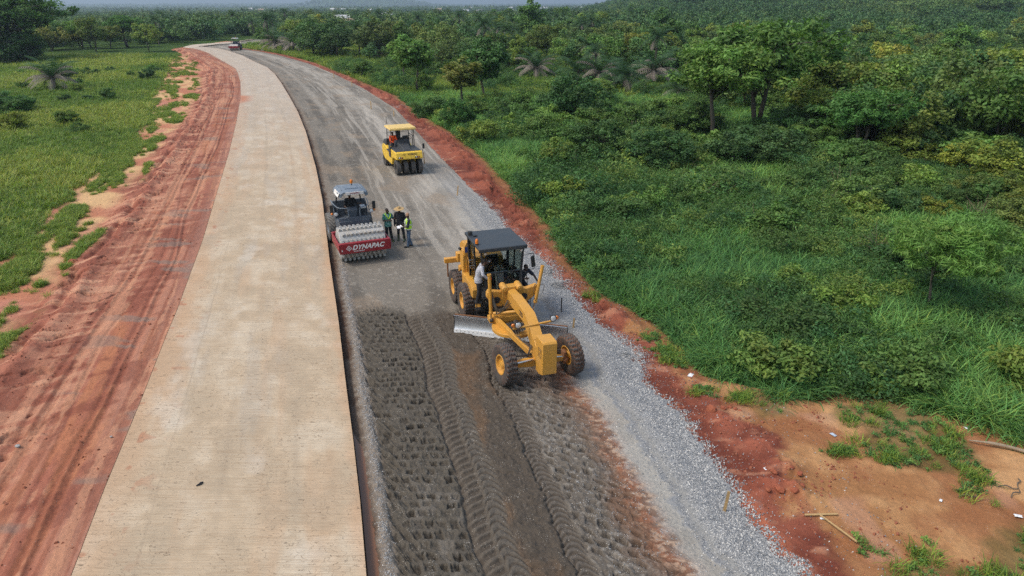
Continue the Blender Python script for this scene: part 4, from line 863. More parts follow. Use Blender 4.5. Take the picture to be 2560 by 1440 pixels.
# mouldboard curve in (y,z): concave towards -y
cv = [(.16*math.cos(t_)-.10, .36+.33*math.sin(t_)) for t_ in np.linspace(-1.25, 1.30, 12)]; thick = [(a+.035, b_) for a, b_ in cv]
mb = MB(); mb.prism(cv+thick[::-1], -2.12, 2.12, 'x'); o = mb.build('mouldboard', M_steel, bl)
mb = MB(); mb.prism([(-.075, -.05), (-.055, -.05), (-.028, .13), (-.048, .13)], -2.12, 2.12, 'x'); o2 = mb.build('cutting_edge', M_edge, bl)
mb = MB()
for k in range(26): x0 = -2.02+k*.16; mb.tube((x0, -.060, .075), (x0, -.072, .073), .013, n=6)
mb.build('edge_bolts', M_dkg, o2)
for s_ in (-1, 1):
    mb = MB(); mb.prism([(a-.012, b_) for a, b_ in cv]+thick[::-1], s_*2.12 if s_ > 0 else -2.12-.02, s_*2.12+.02 if s_ > 0 else -2.12, 'x'); mb.build('end_bit', M_dkg, bl)
mb = MB(); mb.box((0, .10, .66), (4.24, .05, .03)); mb.build('mould_lip', M_rust, bl)
mb = MB(); mb.box((-.6, .26, .4), (.14, .35, .5)); mb.box((.6, .26, .4), (.14, .35, .5)); mb.box((0, .24, .42), (1.3, .1, .1)); mb.tube((-1.3, .22, .38), (1.0, .22, .38), .05); mb.build('blade_bracket', M_yel, G if False else bl, .01)
# --- light bar
mb = MB(); mb.tube((-.72, .52, 1.70), (.70, .52, 1.80), .035); lb = mb.build('lamp_bar', M_yel, G)
for x0, y0, z0, s_ in ((-.58, .55, 1.84, -1), (.60, .52, 1.93, 1)):
    mb = MB(); mb.lathe([(0, .05), (.04, .095), (.11, .115), (.125, .115), (.115, .09)], (x0, y0, z0), (.08, -1, .05), 20); mb.tube((x0, y0, z0), (x0, y0, z0-.14), .02); hl = mb.build('headlight', M_blk, lb)
    mb = MB(); mb.lathe([(0, .098), (.015, .09), (.03, .05), (.032, .001)], (x0+.008, y0-.112, z0+.005), (.08, -1, .05), 20); mb.build('lamp_lens', M_lens, hl)
    mb = MB(); mb.lathe([(0, .05), (.05, .062), (.07, .05), (.075, .001)], (x0+s_*.15, y0-.03, z0), (0, -1, 0), 14); mb.build('indicator_lamp', M_orl, hl)
# --- hoses
rh = random.Random(5); mb = MB()
for k in range(9):
    a = rh.uniform(-.1, .1); mb.pipe([(-.16, 2.9-.05*k, 1.62+a), (-.36-.03*k, 2.75, 1.45-.03*k), (-.6, 2.8, 1.38+a), (-.72, 2.95, 1.6+.05*k)], .011, 5, 5)
mb.pipe([(1.0, 3.0, 1.9), (.84, 2.85, 2.15), (.78, 2.8, 1.8), (.86, 2.8, 1.5)], .010, 5, 6); mb.pipe([(1.02, 3.0, 2.0), (1.2, 2.85, 2.1), (1.12, 2.8, 1.8)], .010, 5, 6)
for k in range(4): mb.pipe([(-.17, .35-.05*k, 1.15), (-.32, .2, .9-.05*k), (-.30+.1*k, .15, .80)], .010, 5, 5)
for k in range(3): mb.pipe([(-.2+.1*k, 2.0, 1.2), (-.4+.1*k, 1.6, 1.1), (-.28, 1.0, 1.0), (-.17, .6, 1.0)], .011, 5, 5)
mb.build('hydraulic_hoses', M_hose, G)
for o in list(bpy.data.objects): pass
# people on the grader (own things)
def g_loc(p): 
    v = Matrix.Rotation(R(17.8), 3, 'Z') @ Vector(p); return (v.x+.88, v.y+19.45, v.z-.03)
def d_gloves(root, J):
    for S in ('R',):
        mb = MB(); wr = Vector(J['wr'+S]); hand(mb, wr-Vector(J['hd'+S]).normalized()*.01, J['hd'+S], J.get('hu'+S, (-1, 0, .2)), -1, 1.25, J.get('curl'+S, .6)); vox(mb.build('glove', M_redglove, root), .010, 1)
pm = person(g_loc((-.93, 3.98, 1.19)), R(17.8+78), 'man in grey plaid shirt with a red glove standing on the grader step',
    stand(elR=(-.30, -.16, 1.20), wrR=(-.22, -.34, 1.02), hdR=(.1, -.4, -.05), elL=(.24, -.26, 1.36), wrL=(.16, -.42, 1.56), curlL=1.3, curlR=1.3, anL=(.09, -.06, .09), anR=(-.09, .06, .09), chest=(.02, -.06, 1.25), neck=(.04, -.16, 1.46), head=(.06, -.26, 1.58), shL=(.20, -.12, 1.41), shR=(-.17, -.12, 1.41)),
    clothes=[c_trousers(M_black), c_shirt(M_plaid, 1.0, .06), c_boots(M_darkboot), c_hair, d_gloves])
po = person(g_loc((.34, 4.82, 1.32)), R(17.8), 'grader operator in yellow striped vest leaning forward behind the cab glass',
    sit(.46, chest=(.08, -.22, .78), neck=(.10, -.42, .92), head=(.12, -.54, .98), face=(.1, -.6, -1), shL=(.29, -.34, .86), shR=(-.10, -.34, .86), elL=(.36, -.60, .66), wrL=(.22, -.80, .60), elR=(-.14, -.60, .66), wrR=(-.02, -.82, .66)),
    clothes=[c_trousers(M_khaki), c_shirt(M_navy, .5), c_vest(cloth('hi_vis_operator', (.45, .68, .06), (.02, .03, .04), 9, (.50, .56)), M_tape, .02), c_boots(M_darkboot)])
pb = person(g_loc((.88, 4.45, 1.05)), R(17.8+15), 'man in dark clothes crouching at the far door of the grader cab',
    stand(pelvis=(0, .15, .62), hipL=(.09, .15, .60), hipR=(-.09, .15, .60), knL=(.12, -.2, .42), knR=(-.12, -.2, .42), anL=(.12, .05, .09), anR=(-.12, .05, .09), chest=(.05, .0, .90), neck=(.06, -.12, 1.08), head=(.06, -.22, 1.20), face=(.3, -1, -.6), shL=(.24, -.08, 1.02), shR=(-.13, -.08, 1.02), elL=(.42, -.22, .82), wrL=(.50, -.36, .60), elR=(-.2, -.25, .80), wrR=(-.12, -.42, .86)),
    clothes=[c_trousers(M_black), c_shirt(M_navy, .35, .06), c_boots(M_darkboot), c_hair])
# side platform that carries the far man
mb = MB(); mb.box((.95, 4.45, 1.035), (.5, .6, .03)); mb.box((.98, 4.3, .86), (.26, .28, .03)); mb.tube((1.15, 4.2, 1.13), (1.15, 4.2, .4), .015); mb.tube((.8, 4.2, 1.13), (.8, 4.2, .4), .015); mb.build('side_step', M_blk, G)
# ------------------------------------------------------------------ rollers
M_drum = paint('padfoot_steel', (.42, .42, .41), .55, .65, (.44, .37, .28), .15, 2.5); M_red = paint('roller_red', (.27, .012, .022), .38, .25, (.25, .10, .08), 0, 2)
M_slate = paint('slate_grey', (.075, .095, .125), .5, .3, (.22, .22, .22), 0, 2); M_can = paint('canopy_grey', (.15, .19, .24), .5, .35, (.3, .32, .34), 0, 3); M_wht = paint('white_decal', (.78, .76, .74), .5, .15)
def padfoot(name, loc, rz, label, pads=True, far=False):
    g = empty(name, loc, rz, label=label, cat='road roller')
    mb = MB(); mb.lathe([(-1.065, .55), (-1.065, .72), (-1.05, .745), (1.05, .745), (1.065, .72), (1.065, .55)], (0, 0, .76), (1, 0, 0), 56)
    if pads:
        nr = 14
        for k in range(nr):
            a = 2*math.pi*k/nr
            for j in range(10):
                x0 = -.97+j*.204+(.102 if k % 2 else 0)
                if x0 > 1.03: continue
                ca, sa = math.cos(a), math.sin(a)
                def P(x, tt, r_): return (x, (r_*ca-tt*sa), .76+(r_*sa+tt*ca))
                b0 = [P(x0-.066, -.088, .735), P(x0+.066, -.088, .735), P(x0+.066, .088, .735), P(x0-.066, .088, .735)]; t0 = [P(x0-.048, -.064, .875), P(x0+.048, -.064, .875), P(x0+.048, .064, .875), P(x0-.048, .064, .875)]
                mb.hexa(b0, t0)
    mb.build('drum', M_drum, g, .008 if pads else 0)
    fr_ = MB(); fr_.box((0, -1.06, .87), (2.38, .06, .50)); fr_.box((0, -1.0, 1.11), (2.38, .16, .04)); fr_.box((-1.18, -.1, .90), (.07, 1.98, .36)); fr_.box((1.18, -.1, .90), (.07, 1.98, .36)); fr_.box((0, 1.02, .85), (2.38, .16, .5)); fo = fr_.build('drum_frame', M_red, g, .015)
    for y_ in (.93, -.93): mb = MB(); mb.box((0, y_, .79), (2.1, .05, .05)); mb.build('scraper_bar', M_dkg, g)
    if not far:
        text_mesh('lettering', 'DYNAPAC', .30, M_wht, fo, (.12, -1.094, .885), (R(90), 0, 0), .012, .35, .003, 1.06)
        text_mesh('small_lettering', 'FAYAT GROUP', .075, M_wht, fo, (-.30, -1.094, .715), (R(90), 0, 0), .002, 0, .002)
        mb = MB(); q = .13
        for r0, r1 in ((.135, .10), (.055, .03)):
            for k in range(4):
                a0, a1 = k*math.pi/2, (k+1)*math.pi/2; c_ = (-.76, .88)
                P = [(c_[0]+r0*math.cos(a0), -1.097, c_[1]+r0*math.sin(a0)), (c_[0]+r0*math.cos(a1), -1.097, c_[1]+r0*math.sin(a1)), (c_[0]+r1*math.cos(a1), -1.097, c_[1]+r1*math.sin(a1)), (c_[0]+r1*math.cos(a0), -1.097, c_[1]+r1*math.sin(a0))]
                mb.hexa(P, [(p[0], -1.091, p[2]) for p in P])
        mb.build('diamond_emblem', M_wht, fo, smooth=False)
        mb = MB(); mb.box((-1.08, -1.095, .80), (.035, .006, .09)); mb.build('reflector', M_wht, fo)
    # operator platform
    pf = MB(); pf.hexa([(-.72, 1.25, .95), (.72, 1.25, .95), (.78, 2.7, .95), (-.78, 2.7, .95)], [(-.74, 1.22, 1.50), (.74, 1.22, 1.50), (.80, 2.7, 1.40), (-.80, 2.7, 1.40)]); pf.box((0, 1.27, 1.56), (1.52, .05, .20)); pf.build('deck', M_slate, g, .02)
    mb = MB(); mb.hexa([(-.80, 2.62, 1.4), (.80, 2.62, 1.4), (.80, 2.70, 1.4), (-.80, 2.70, 1.4)], [(-.84, 2.68, 2.18), (.84, 2.68, 2.18), (.84, 2.76, 2.18), (-.84, 2.76, 2.18)])
    for s_ in (-1, 1): mb.hexa([(s_*.80-.02, 2.0, 1.45), (s_*.80+.02, 2.0, 1.45), (s_*.82+.02, 2.7, 1.45), (s_*.82-.02, 2.7, 1.45)], [(s_*.82-.02, 2.25, 2.0), (s_*.82+.02, 2.25, 2.0), (s_*.84+.02, 2.7, 2.15), (s_*.84-.02, 2.7, 2.15)])
    mb.build('seat_back_panel', M_slate, g, .015)
    mb = MB(); mb.box((0, 2.30, 1.66), (.50, .48, .16)); mb.box((0, 2.55, 1.95), (.48, .12, .5)); mb.build('seat', M_blk, g, .03)
    mb = MB(); mb.hexa([(-.12, 1.62, 1.45), (.12, 1.62, 1.45), (.12, 1.85, 1.45), (-.12, 1.85, 1.45)], [(-.24, 1.58, 1.92), (.24, 1.58, 1.92), (.24, 1.90, 2.02), (-.24, 1.90, 2.02)]); mb.build('console', M_slate, g, .02)
    mb = MB(); mb.pipe([(.17*math.cos(a), 1.98+.16*math.sin(a), 2.10+.06*math.sin(a)) for a in np.linspace(0, 2*math.pi, 16)], .013, 6); mb.build('steering_wheel', M_blk, g)
    mb = MB(); mb.box((.58, 2.0, 1.95), (.24, .5, .06)); mb.build('switch_panel', M_wht, g)
    for s_ in (-1, 1):
        mb = MB(); mb.pipe([(s_*.28, 1.24, 1.55), (s_*.30, 1.22, 2.08), (s_*.42, 1.22, 2.14), (s_*.72, 1.4, 2.16), (s_*.84, 2.0, 2.20), (s_*.86, 2.7, 2.22)], .022, 7, 3); mb.pipe([(s_*.78, 1.28, 1.5), (s_*.76, 1.4, 2.14)], .022, 7); mb.build('guard_rail', M_can, g)
        mb = MB(); mb.lathe([(0, .05), (.06, .10), (.12, .105)], (s_*.86, 1.42, 1.88), (0, -1, -.1), 16); hl = mb.build('headlight', M_blk, g); mb = MB(); mb.lathe([(0, .095), (.02, .06), (.022, .001)], (s_*.86, 1.30, 1.868), (0, -1, -.1), 16); mb.build('lamp_lens', M_lens, hl)
        mb = MB(); mb.ell((s_*1.03, 1.42, 1.88), (.06, .05, .06), 10, 8); mb.build('indicator_lamp', M_orl, hl)
        mb = MB(); mb.pipe([(s_*.80, 1.5, 2.1), (s_*.95, 1.46, 2.22)], .013, 6); ma = mb.build('mirror_arm', M_blk, g); mb = MB(); mb.box((s_*1.03, 1.44, 2.12), (.17, .05, .40), (0, 0, s_*.2)); mb.build('mirror', M_blk, ma, .02)
        tyre(g, .75, .50, .34, (s_*.86, 3.05, .75), (0, 0, 0 if s_ < 0 else math.pi), 22, 'chevron', .55, M_can, 'rear_wheel', (.26, .25, .23))
        for yy in ((2.62, .62),):
            mb = MB(); mb.tube((s_*yy[1], yy[0], 2.1), (s_*.5, 2.4, 2.95), .035); mb.build('canopy_post', M_blk, g)
    mb = MB(); mb.hexa([(-.5, 2.75, 1.1), (.5, 2.75, 1.1), (.5, 4.6, 1.0), (-.5, 4.6, 1.0)], [(-.5, 2.78, 1.95), (.5, 2.78, 1.95), (.42, 4.5, 1.55), (-.42, 4.5, 1.55)]); mb.build('engine_hood', M_red, g, .04); mb = MB(); mb.box((0, 1.15, .8), (.5, .5, .4)); mb.box((0, 3.2, .85), (.8, 2.4, .3)); mb.build('chassis', M_dkg, g)
    # canopy: curved grey shell with a white front edge
    cz = 2.93; prof = [(-.76, cz-.16), (-.70, cz+.02), (-.55, cz+.10), (.55, cz+.10), (.70, cz+.02), (.76, cz-.16), (.66, cz-.13), (.52, cz+.03), (-.52, cz+.03), (-.66, cz-.13)]
    mb = MB(); vs = []
    for yy, sx, dz in ((.95, .86, -.03), (1.15, .98, 0), (2.35, 1.0, 0), (2.6, .9, -.04)):
        for a, b_ in prof: vs.append((a*sx, yy, b_+dz))
    n = len(prof); fs = []
    for i in range(3):
        for k in range(n): fs.append((i*n+k, i*n+(k+1) % n, (i+1)*n+(k+1) % n, (i+1)*n+k))
    fs += [tuple(range(n))[::-1], tuple(range(3*n, 4*n))]; mb.add(vs, fs); cn = mb.build('canopy', M_can if not far else M_wht, g, .01)
    mb = MB(); mb.box((0, 1.75, cz+.115), (.62, .62, .035)); mb.box((-.5, 1.75, cz+.11), (.06, 1.0, .03)); mb.box((.5, 1.75, cz+.11), (.06, 1.0, .03)); mb.build('canopy_ribs', M_can, cn, .01)
    mb = MB(); mb.box((.06, .93, cz+.0), (.86, .03, .13)); mb.hexa([(-.76, 1.0, cz-.15), (-.74, 1.0, cz-.15), (-.75, 2.0, cz-.15), (-.77, 2.0, cz-.15)], [(-.66, .98, cz+.04), (-.64, .98, cz+.04), (-.69, 2.0, cz+.04), (-.71, 2.0, cz+.04)]); mb.build('canopy_edge', M_wht, cn)
    if not far: text_mesh('canopy_lettering', 'DYNAPAC', .10, M_red, cn, (.06, .912, cz), (R(90), 0, 0), .003, .3, .002)
    for x0 in (-.50, .52):
        mb = MB(); mb.pipe([(x0+.075*math.cos(a), 1.05, cz-.16+.075*math.sin(a)) for a in np.linspace(0, 2*math.pi, 14)], .012, 6); mb.build('lamp_hoop', M_can, cn)
    mb = MB(); mb.tube((.14, 2.1, cz+.1), (.14, 2.1, cz+.22), .025); bb = mb.build('beacon_stem', M_blk, g); mb = MB(); mb.lathe([(0, .07), (.12, .08), (.17, .05), (.18, .001)], (.14, 2.1, cz+.22), (0, 0, 1), 14); mb.build('beacon', M_orl, bb)
    return g
PR = padfoot('padfoot_roller', (-7.24, 31.08, .0), R(22.8), 'dark red padfoot roller with pale studded drum and grey canopy beside the slab')
v = Matrix.Rotation(R(22.8), 3, 'Z') @ Vector((.02, 2.32, 0))
person((-7.24+v.x, 31.08+v.y, 1.27), R(22.8), 'driver in black t-shirt sitting on the padfoot roller under its grey canopy',
    sit(.47, elR=(-.30, -.14, .74), wrR=(-.22, -.36, .66), elL=(.32, -.10, .80), wrL=(.46, -.30, .86), hdL=(.3, -.6, 0), face=(-.05, -1, -.3)), clothes=[c_trousers(M_black), c_shirt(M_black, .42), c_boots(M_darkboot), c_hair])
fx, fy = unproj(587, 126); padfoot('far_roller', (fx, fy, 0), R(6), 'small far roller with pale drum near the road bend', pads=False, far=True)
# ------------------------------------------------------------------ pneumatic roller
M_by = paint('roller_yellow', (.80, .52, .045), .38, .2, (.5, .36, .15), 0, 2); M_bg = paint('anthracite', (.035, .04, .048), .5, .3, (.12, .12, .12), 0, 2); M_cream = paint('cream_canopy', (.72, .50, .16), .5, .2, (.6, .5, .3), 0, 3)
B = empty('pneumatic_roller', (-7.58, 48.95, 0), R(23), label='bright yellow and black rubber tyred roller with cream yellow canopy', cat='road roller')
for k in range(4): tyre(B, .52, .30, .26, (-.78+k*.53, -.35, .52), (R(31*k), 0, 0), 1, 'smooth', .12, M_dkg, 'front_wheel', (.2, .18, .16))
for k in range(4): tyre(B, .52, .30, .26, (-.78+k*.53, 3.1, .52), (R(31*k), 0, 0), 1, 'smooth', .12, M_dkg, 'rear_wheel', (.2, .18, .16))
mb = MB(); mb.prism([(-.86, 1.14), (-.92, 1.20), (-.80, 1.62), (-.62, 1.66), (.9, 1.66), (.9, 1.50), (1.7, 1.45), (2.2, 1.66), (3.2, 1.66), (3.5, 1.45), (3.5, .95), (2.75, .60), (.55, .58), (.35, 1.10), (0, 1.16)], -.96, .96, 'x'); mb.build('body', M_by, B, .03)
mb = MB(); mb.box((0, 1.6, .72), (1.2, 1.6, .5)); mb.box((0, -.35, 1.13), (1.7, .5, .06)); mb.build('chassis', M_dkg, B)
mb = MB(); mb.hexa([(-.93, -.62, 1.655), (.93, -.62, 1.655), (.93, 1.0, 1.655), (-.93, 1.0, 1.655)], [(-.90, -.60, 1.70), (.90, -.60, 1.70), (.90, 1.0, 1.76), (-.90, 1.0, 1.76)])
mb.hexa([(-.30, -.42, 1.69), (.30, -.42, 1.69), (.45, 1.1, 1.74), (-.45, 1.1, 1.74)], [(-.24, -.36, 1.76), (.24, -.36, 1.76), (.38, 1.1, 2.10), (-.38, 1.1, 2.10)])
mb.hexa([(-.60, .95, 1.7), (.60, .95, 1.7), (.60, 1.25, 1.7), (-.60, 1.25, 1.7)], [(-.50, 1.0, 2.14), (.50, 1.0, 2.14), (.50, 1.25, 2.2), (-.50, 1.25, 2.2)]); mb.build('front_deck', M_bg, B, .02)
mb = MB(); mb.hexa([(-.93, 2.3, 1.6), (.93, 2.3, 1.6), (.93, 3.5, 1.4), (-.93, 3.5, 1.4)], [(-.86, 2.35, 2.15), (.86, 2.35, 2.15), (.80, 3.4, 1.95), (-.80, 3.4, 1.95)]); mb.build('engine_cover', M_bg, B, .05)
mb = MB(); mb.box((-.99, .9, 1.5), (.05, .5, .85)); mb.box((-.9, 1.3, 1.48), (.3, .9, .06)); mb.build('side_step', M_bg, B, .02)
for x0 in (-.5, .5): mb = MB(); mb.box((x0, 1.80, 1.74), (.44, .46, .14)); mb.box((x0, 2.05, 2.04), (.44, .12, .55)); mb.build('seat', M_bg, B, .03)
mb = MB(); mb.pipe([(.62+.17*math.cos(a), 1.40+.13*math.sin(a), 2.28+.11*math.sin(a)) for a in np.linspace(0, 2*math.pi, 16)], .015, 6); mb.tube((.62, 1.4, 2.28), (.55, 1.2, 2.0), .025); mb.build('steering_wheel', M_blk, B)
mb = MB(); mb.box((0, 2.2, 2.5), (.34, .16, .75)); mb.build('air_duct', M_bg, B, .02)
mb = MB(); mb.hexa([(-.99, .60, 3.02), (.97, .60, 3.02), (.97, 2.25, 3.02), (-.99, 2.25, 3.02)], [(-.96, .64, 3.12), (.94, .64, 3.12), (.92, 2.2, 3.14), (-.94, 2.2, 3.14)]); mb.box((-.01, .62, 3.0), (1.96, .05, .10)); mb.build('canopy', M_cream, B, .02)
mb = MB()
for x0, y0, y1 in ((-.86, .86, .80), (-.80, 1.12, 1.05), (.84, .86, .80), (.80, 1.12, 1.05), (-.82, 2.3, 2.15), (.82, 2.3, 2.15)): mb.tube((x0, y0, 1.7), (x0*.98, y1, 3.02), .028, n=8)
for s_ in (-1, 1): mb.tube((s_*.84, .95, 2.45), (s_*.80, 2.25, 2.45), .02, n=6)
mb.tube((-.82, 2.25, 2.6), (.82, 2.25, 2.6), .018, n=6); mb.build('canopy_posts', M_blk, B)
for x0 in (-.66, .56):
    mb = MB(); mb.box((x0, -.905, 1.28), (.34, .03, .11), (R(-14), 0, 0)); hl = mb.build('headlight', M_blk, B, .01)
    for d_ in (-.075, .075):
        mb = MB(); mb.lathe([(0, .04), (.012, .03), (.014, .001)], (x0+d_, -.925, 1.285), (0, -1, .2), 12); mb.build('lamp_lens', M_lens if d_ < 0 else M_orl, hl)
text_mesh('lettering', 'BOMAG', .17, M_blk, B, (.22, -.905, 1.50), (R(90-15), 0, 0), .006, 0, .003, 1.1)
mb = MB()
for k in range(4):
    a0, a1 = k*math.pi/2, (k+1)*math.pi/2; mb.tube((-.38+.10*math.cos(a0), -.900+.018*math.sin(a0), 1.50+.06*math.sin(a0)), (-.38+.10*math.cos(a1), -.900+.018*math.sin(a1), 1.50+.06*math.sin(a1)), .010, n=5)
mb.build('diamond_emblem', M_blk, B)
mb = MB(); mb.pipe([(.97, -.3, 1.5), (1.12, -.3, 1.55), (1.18, -.3, 1.75)], .014, 6); ma = mb.build('mirror_arm', M_blk, B); mb = MB(); mb.box((1.20, -.3, 1.90), (.16, .06, .36)); mb.build('mirror', M_blk, ma, .02)
v = Matrix.Rotation(R(23), 3, 'Z') @ Vector((-.50, 1.80, 0))
person((-7.58+v.x, 48.95+v.y, 1.34), R(23), 'driver in orange shirt sitting on the yellow rubber tyred roller',
    sit(.47, elL=(.26, -.20, .72), wrL=(.16, -.38, .64), elR=(-.22, -.20, .72), wrR=(-.06, -.36, .62), face=(.2, -1, -.35)), clothes=[c_trousers(M_black), c_shirt(M_orange, 1.0), c_boots(M_darkboot), c_hair])
# ================================================================== VEGETATION
def leafmat(name, ca, cb, cc=None, trans=.28, rough=.6, hue=.5):
    m, t, b = newmat(name); a = N(t, 'ShaderNodeAttribute', attribute_name='Col'); oi = N(t, 'ShaderNodeObjectInfo')
    ti = N(t, 'ShaderNodeAttribute', attribute_name='tint'); ti.attribute_type = 'INSTANCER'
    f = N(t, 'ShaderNodeMath', operation='ADD'); L(t, oi.outputs['Random'], f.inputs[0]); L(t, ti.outputs['Fac'], f.inputs[1])
    st = [(0, ca), (.5, cb), (1, cc or cb)]
    c = Ramp(t, f.outputs[0], st); c = MixC(t, 1, c, a.outputs['Color'], 'MULTIPLY'); c = MixC(t, 1, c, oi.outputs['Color'], 'MULTIPLY')
    L(t, c, b.inputs['Base Color']); b.inputs['Roughness'].default_value = rough; b.inputs['Specular IOR Level'].default_value = .25
    tr = N(t, 'ShaderNodeBsdfTranslucent'); L(t, MixC(t, 1, c, (1.1, 1.25, .6), 'MULTIPLY'), tr.inputs[0]); mx = N(t, 'ShaderNodeMixShader'); mx.inputs[0].default_value = trans
    out = [n for n in t.nodes if n.type == 'OUTPUT_MATERIAL'][0]; L(t, b.outputs[0], mx.inputs[1]); L(t, tr.outputs[0], mx.inputs[2]); L(t, mx.outputs[0], out.inputs[0]); return m
M_leafA = leafmat('leaf_mid_green', (.078, .182, .050), (.112, .235, .056), (.17, .28, .065))
M_leafB = leafmat('leaf_dark_green', (.044, .118, .040), (.068, .160, .050), (.10, .20, .055))
M_leafF = leafmat('leaf_far', (.052, .128, .046), (.078, .170, .054), (.13, .22, .064), .2)
M_grass = leafmat('grass_blade', (.070, .185, .060), (.108, .260, .072), (.17, .33, .085), .3, .7)
M_grassL = leafmat('meadow_blade', (.100, .195, .030), (.15, .25, .040), (.22, .30, .06), .3, .5)
M_frond = leafmat('palm_frond', (.030, .075, .028), (.045, .10, .034), (.06, .12, .04), .2)
M_dead = paint('dry_frond', (.22, .19, .16), .9, .3, (.25, .2, .16)); M_bark = paint('bark', (.10, .085, .068), .95, .4, (.16, .13, .10), 0, 5); M_twig = paint('dry_twig', (.16, .115, .08), .95, .2, (.22, .16, .11))
def leaves(rs, cen, rad, per, size, flat=.8, droop=0, elong=1.0, var=.35):
    """leaf diamonds clustered round clump centres -> V, F, C"""
    n = len(cen); m_ = n*per; ci = np.repeat(np.arange(n), per); d = rs.normal(size=(m_, 3)); d /= np.linalg.norm(d, axis=1)[:, None]+1e-9
    rr_ = rs.rand(m_)**.45; p = cen[ci]+d*rr_[:, None]*rad[ci][:, None]*np.array([1, 1, flat])
    nrm = d*.7+rs.normal(size=(m_, 3))*.55+np.array([0, 0, .55]); nrm /= np.linalg.norm(nrm, axis=1)[:, None]
    a = np.cross(nrm, rs.normal(size=(m_, 3))); a /= np.linalg.norm(a, axis=1)[:, None]+1e-9; a[:, 2] -= droop; a /= np.linalg.norm(a, axis=1)[:, None]+1e-9
    b_ = np.cross(nrm, a); b_ /= np.linalg.norm(b_, axis=1)[:, None]+1e-9
    s = (size*(.65+.7*rs.rand(m_)))[:, None]; w_ = s*.5/elong
    V = np.stack([p-a*s*.5*elong, p+b_*w_, p+a*s*.5*elong, p-b_*w_], 1).reshape(-1, 3)
    F = np.arange(m_*4).reshape(m_, 4); cl = 1+var*(rs.rand(n)-.5)*1.4; k = cl[ci]*(1+var*(rs.rand(m_)-.5)*1.4)
    warm = rs.rand(m_)*.35*rs.rand(n)[ci]; C = np.stack([k*(1+warm*1.2), k, k*(1-.3*warm)], 1)
    return V, F, np.repeat(C, 4, 0)
def crown_pts(rs, n, shape, h0, h1, r_):
    """clump centres in a lumpy crown; unit tree height 1"""
    out = []; lob = rs.normal(size=(7, 3)); lob /= np.linalg.norm(lob, axis=1)[:, None]; amp = .35*rs.rand(7)
    while len(out) < n:
        d = rs.normal(size=3); d /= np.linalg.norm(d); q = rs.rand()**.38; k = 1+sum(a*max(0, float(np.dot(d, l)))**3 for a, l in zip(amp, lob))-.15
        z = d[2]*q*k; rr_ = r_
        if shape == 'flat': zz = (z*.8 if z > 0 else z*.55)
        elif shape == 'tall': zz = z; rr_ = r_*(1-.25*z)
        else: zz = z
        out.append([d[0]*q*k*rr_, d[1]*q*k*rr_, (h0+h1)/2+zz*(h1-h0)/2])
    return np.array(out)
def trunk_mesh(rs, h0, h1, r_, pts, tr=.022, nb=7, lean=.04, multi=1):
    mb = MB(); 
    for q in range(multi):
        ox, oy = rs.normal()*.03*(multi > 1), rs.normal()*.03*(multi > 1); bx, by = rs.normal()*lean, rs.normal()*lean
        top = Vector((bx*2.2, by*2.2, h0+(h1-h0)*.6)); path = [Vector((ox, oy, -.02)), Vector((ox+bx*.4, oy+by*.4, h0*.5)), Vector((bx, by, h0)), top]
        mb.pipe(path, [tr*1.15, tr*.95, tr*.75, tr*.3], 7, 0)
        for k in range(nb):
            t_ = rs.rand(); st = path[2].lerp(path[3], t_*.8) if k > 1 else path[1].lerp(path[2], .7); e = Vector(pts[rs.randint(len(pts))]); mid = st.lerp(e, .5)+Vector((0, 0, .03))
            mb.pipe([st, mid, e], [tr*.42, tr*.28, tr*.10], 5, 0)
    return mb
def mesh_only(V, F, C, name, mat):
    o = np_mesh(name, V, F, mat, col=C, smooth=False, link=False); return o.data
PROTO = {}
def make_proto(key, seed, shape, h0, h1, r_, ncl, crad, per, size, mat, multi=1, tr=.022, nb=7, elong=1.3, flat=.75, droop=0, lean=.04, var=.35):
    rs = np.random.RandomState(seed); c = crown_pts(rs, ncl, shape, h0, h1, r_); rad = crad*(.6+.8*rs.rand(ncl))
    V, F, C = leaves(rs, c, rad, per, size, flat, droop, elong, var); cm = mesh_only(V, F, C, 'crown', mat)
    if tr:
        mb = trunk_mesh(rs, h0, h1, r_, c, tr, nb, lean, multi); me = bpy.data.meshes.new('trunk'); me.from_pydata(mb.v, [], mb.f); me.materials.append(M_bark); me.polygons.foreach_set('use_smooth', np.ones(len(me.polygons), bool))
    else: me = None
    PROTO[key] = (cm, me)
# hero grade
make_proto('bigA', 11, 'flat', .42, 1.0, .40, 120, .085, 85, .026, M_leafA, 1, .020, 16, 1.5, .7, .1)
make_proto('bigB', 12, 'flat', .38, 1.0, .44, 130, .080, 85, .026, M_leafA, 2, .018, 14, 1.5, .7, .1)
make_proto('tallA', 13, 'tall', .42, 1.0, .27, 75, .085, 80, .034, M_leafA, 1, .018, 10, 1.4)
make_proto('tallB', 14, 'tall', .35, 1.0, .24, 70, .080, 80, .034, M_leafB, 1, .016, 10, 1.4)
make_proto('denseB', 15, 'round', .05, 1.0, .58, 130, .11, 100, .034, M_leafB, 3, .02, 6, 1.3)
make_proto('feather', 16, 'flat', .35, 1.0, .55, 110, .085, 110, .024, M_leafA, 1, .012, 12, 2.6, .55, .2)
# middle distance
for k in range(4): make_proto('mid%d' % k, 30+k, ('flat', 'round', 'tall', 'flat')[k], (.12, .04, .14, .08)[k], 1.0, (.42, .48, .30, .54)[k], 54, .115, 115, .036, (M_leafA, M_leafB, M_leafA, M_leafF)[k], 1, .020, 6, 1.3)
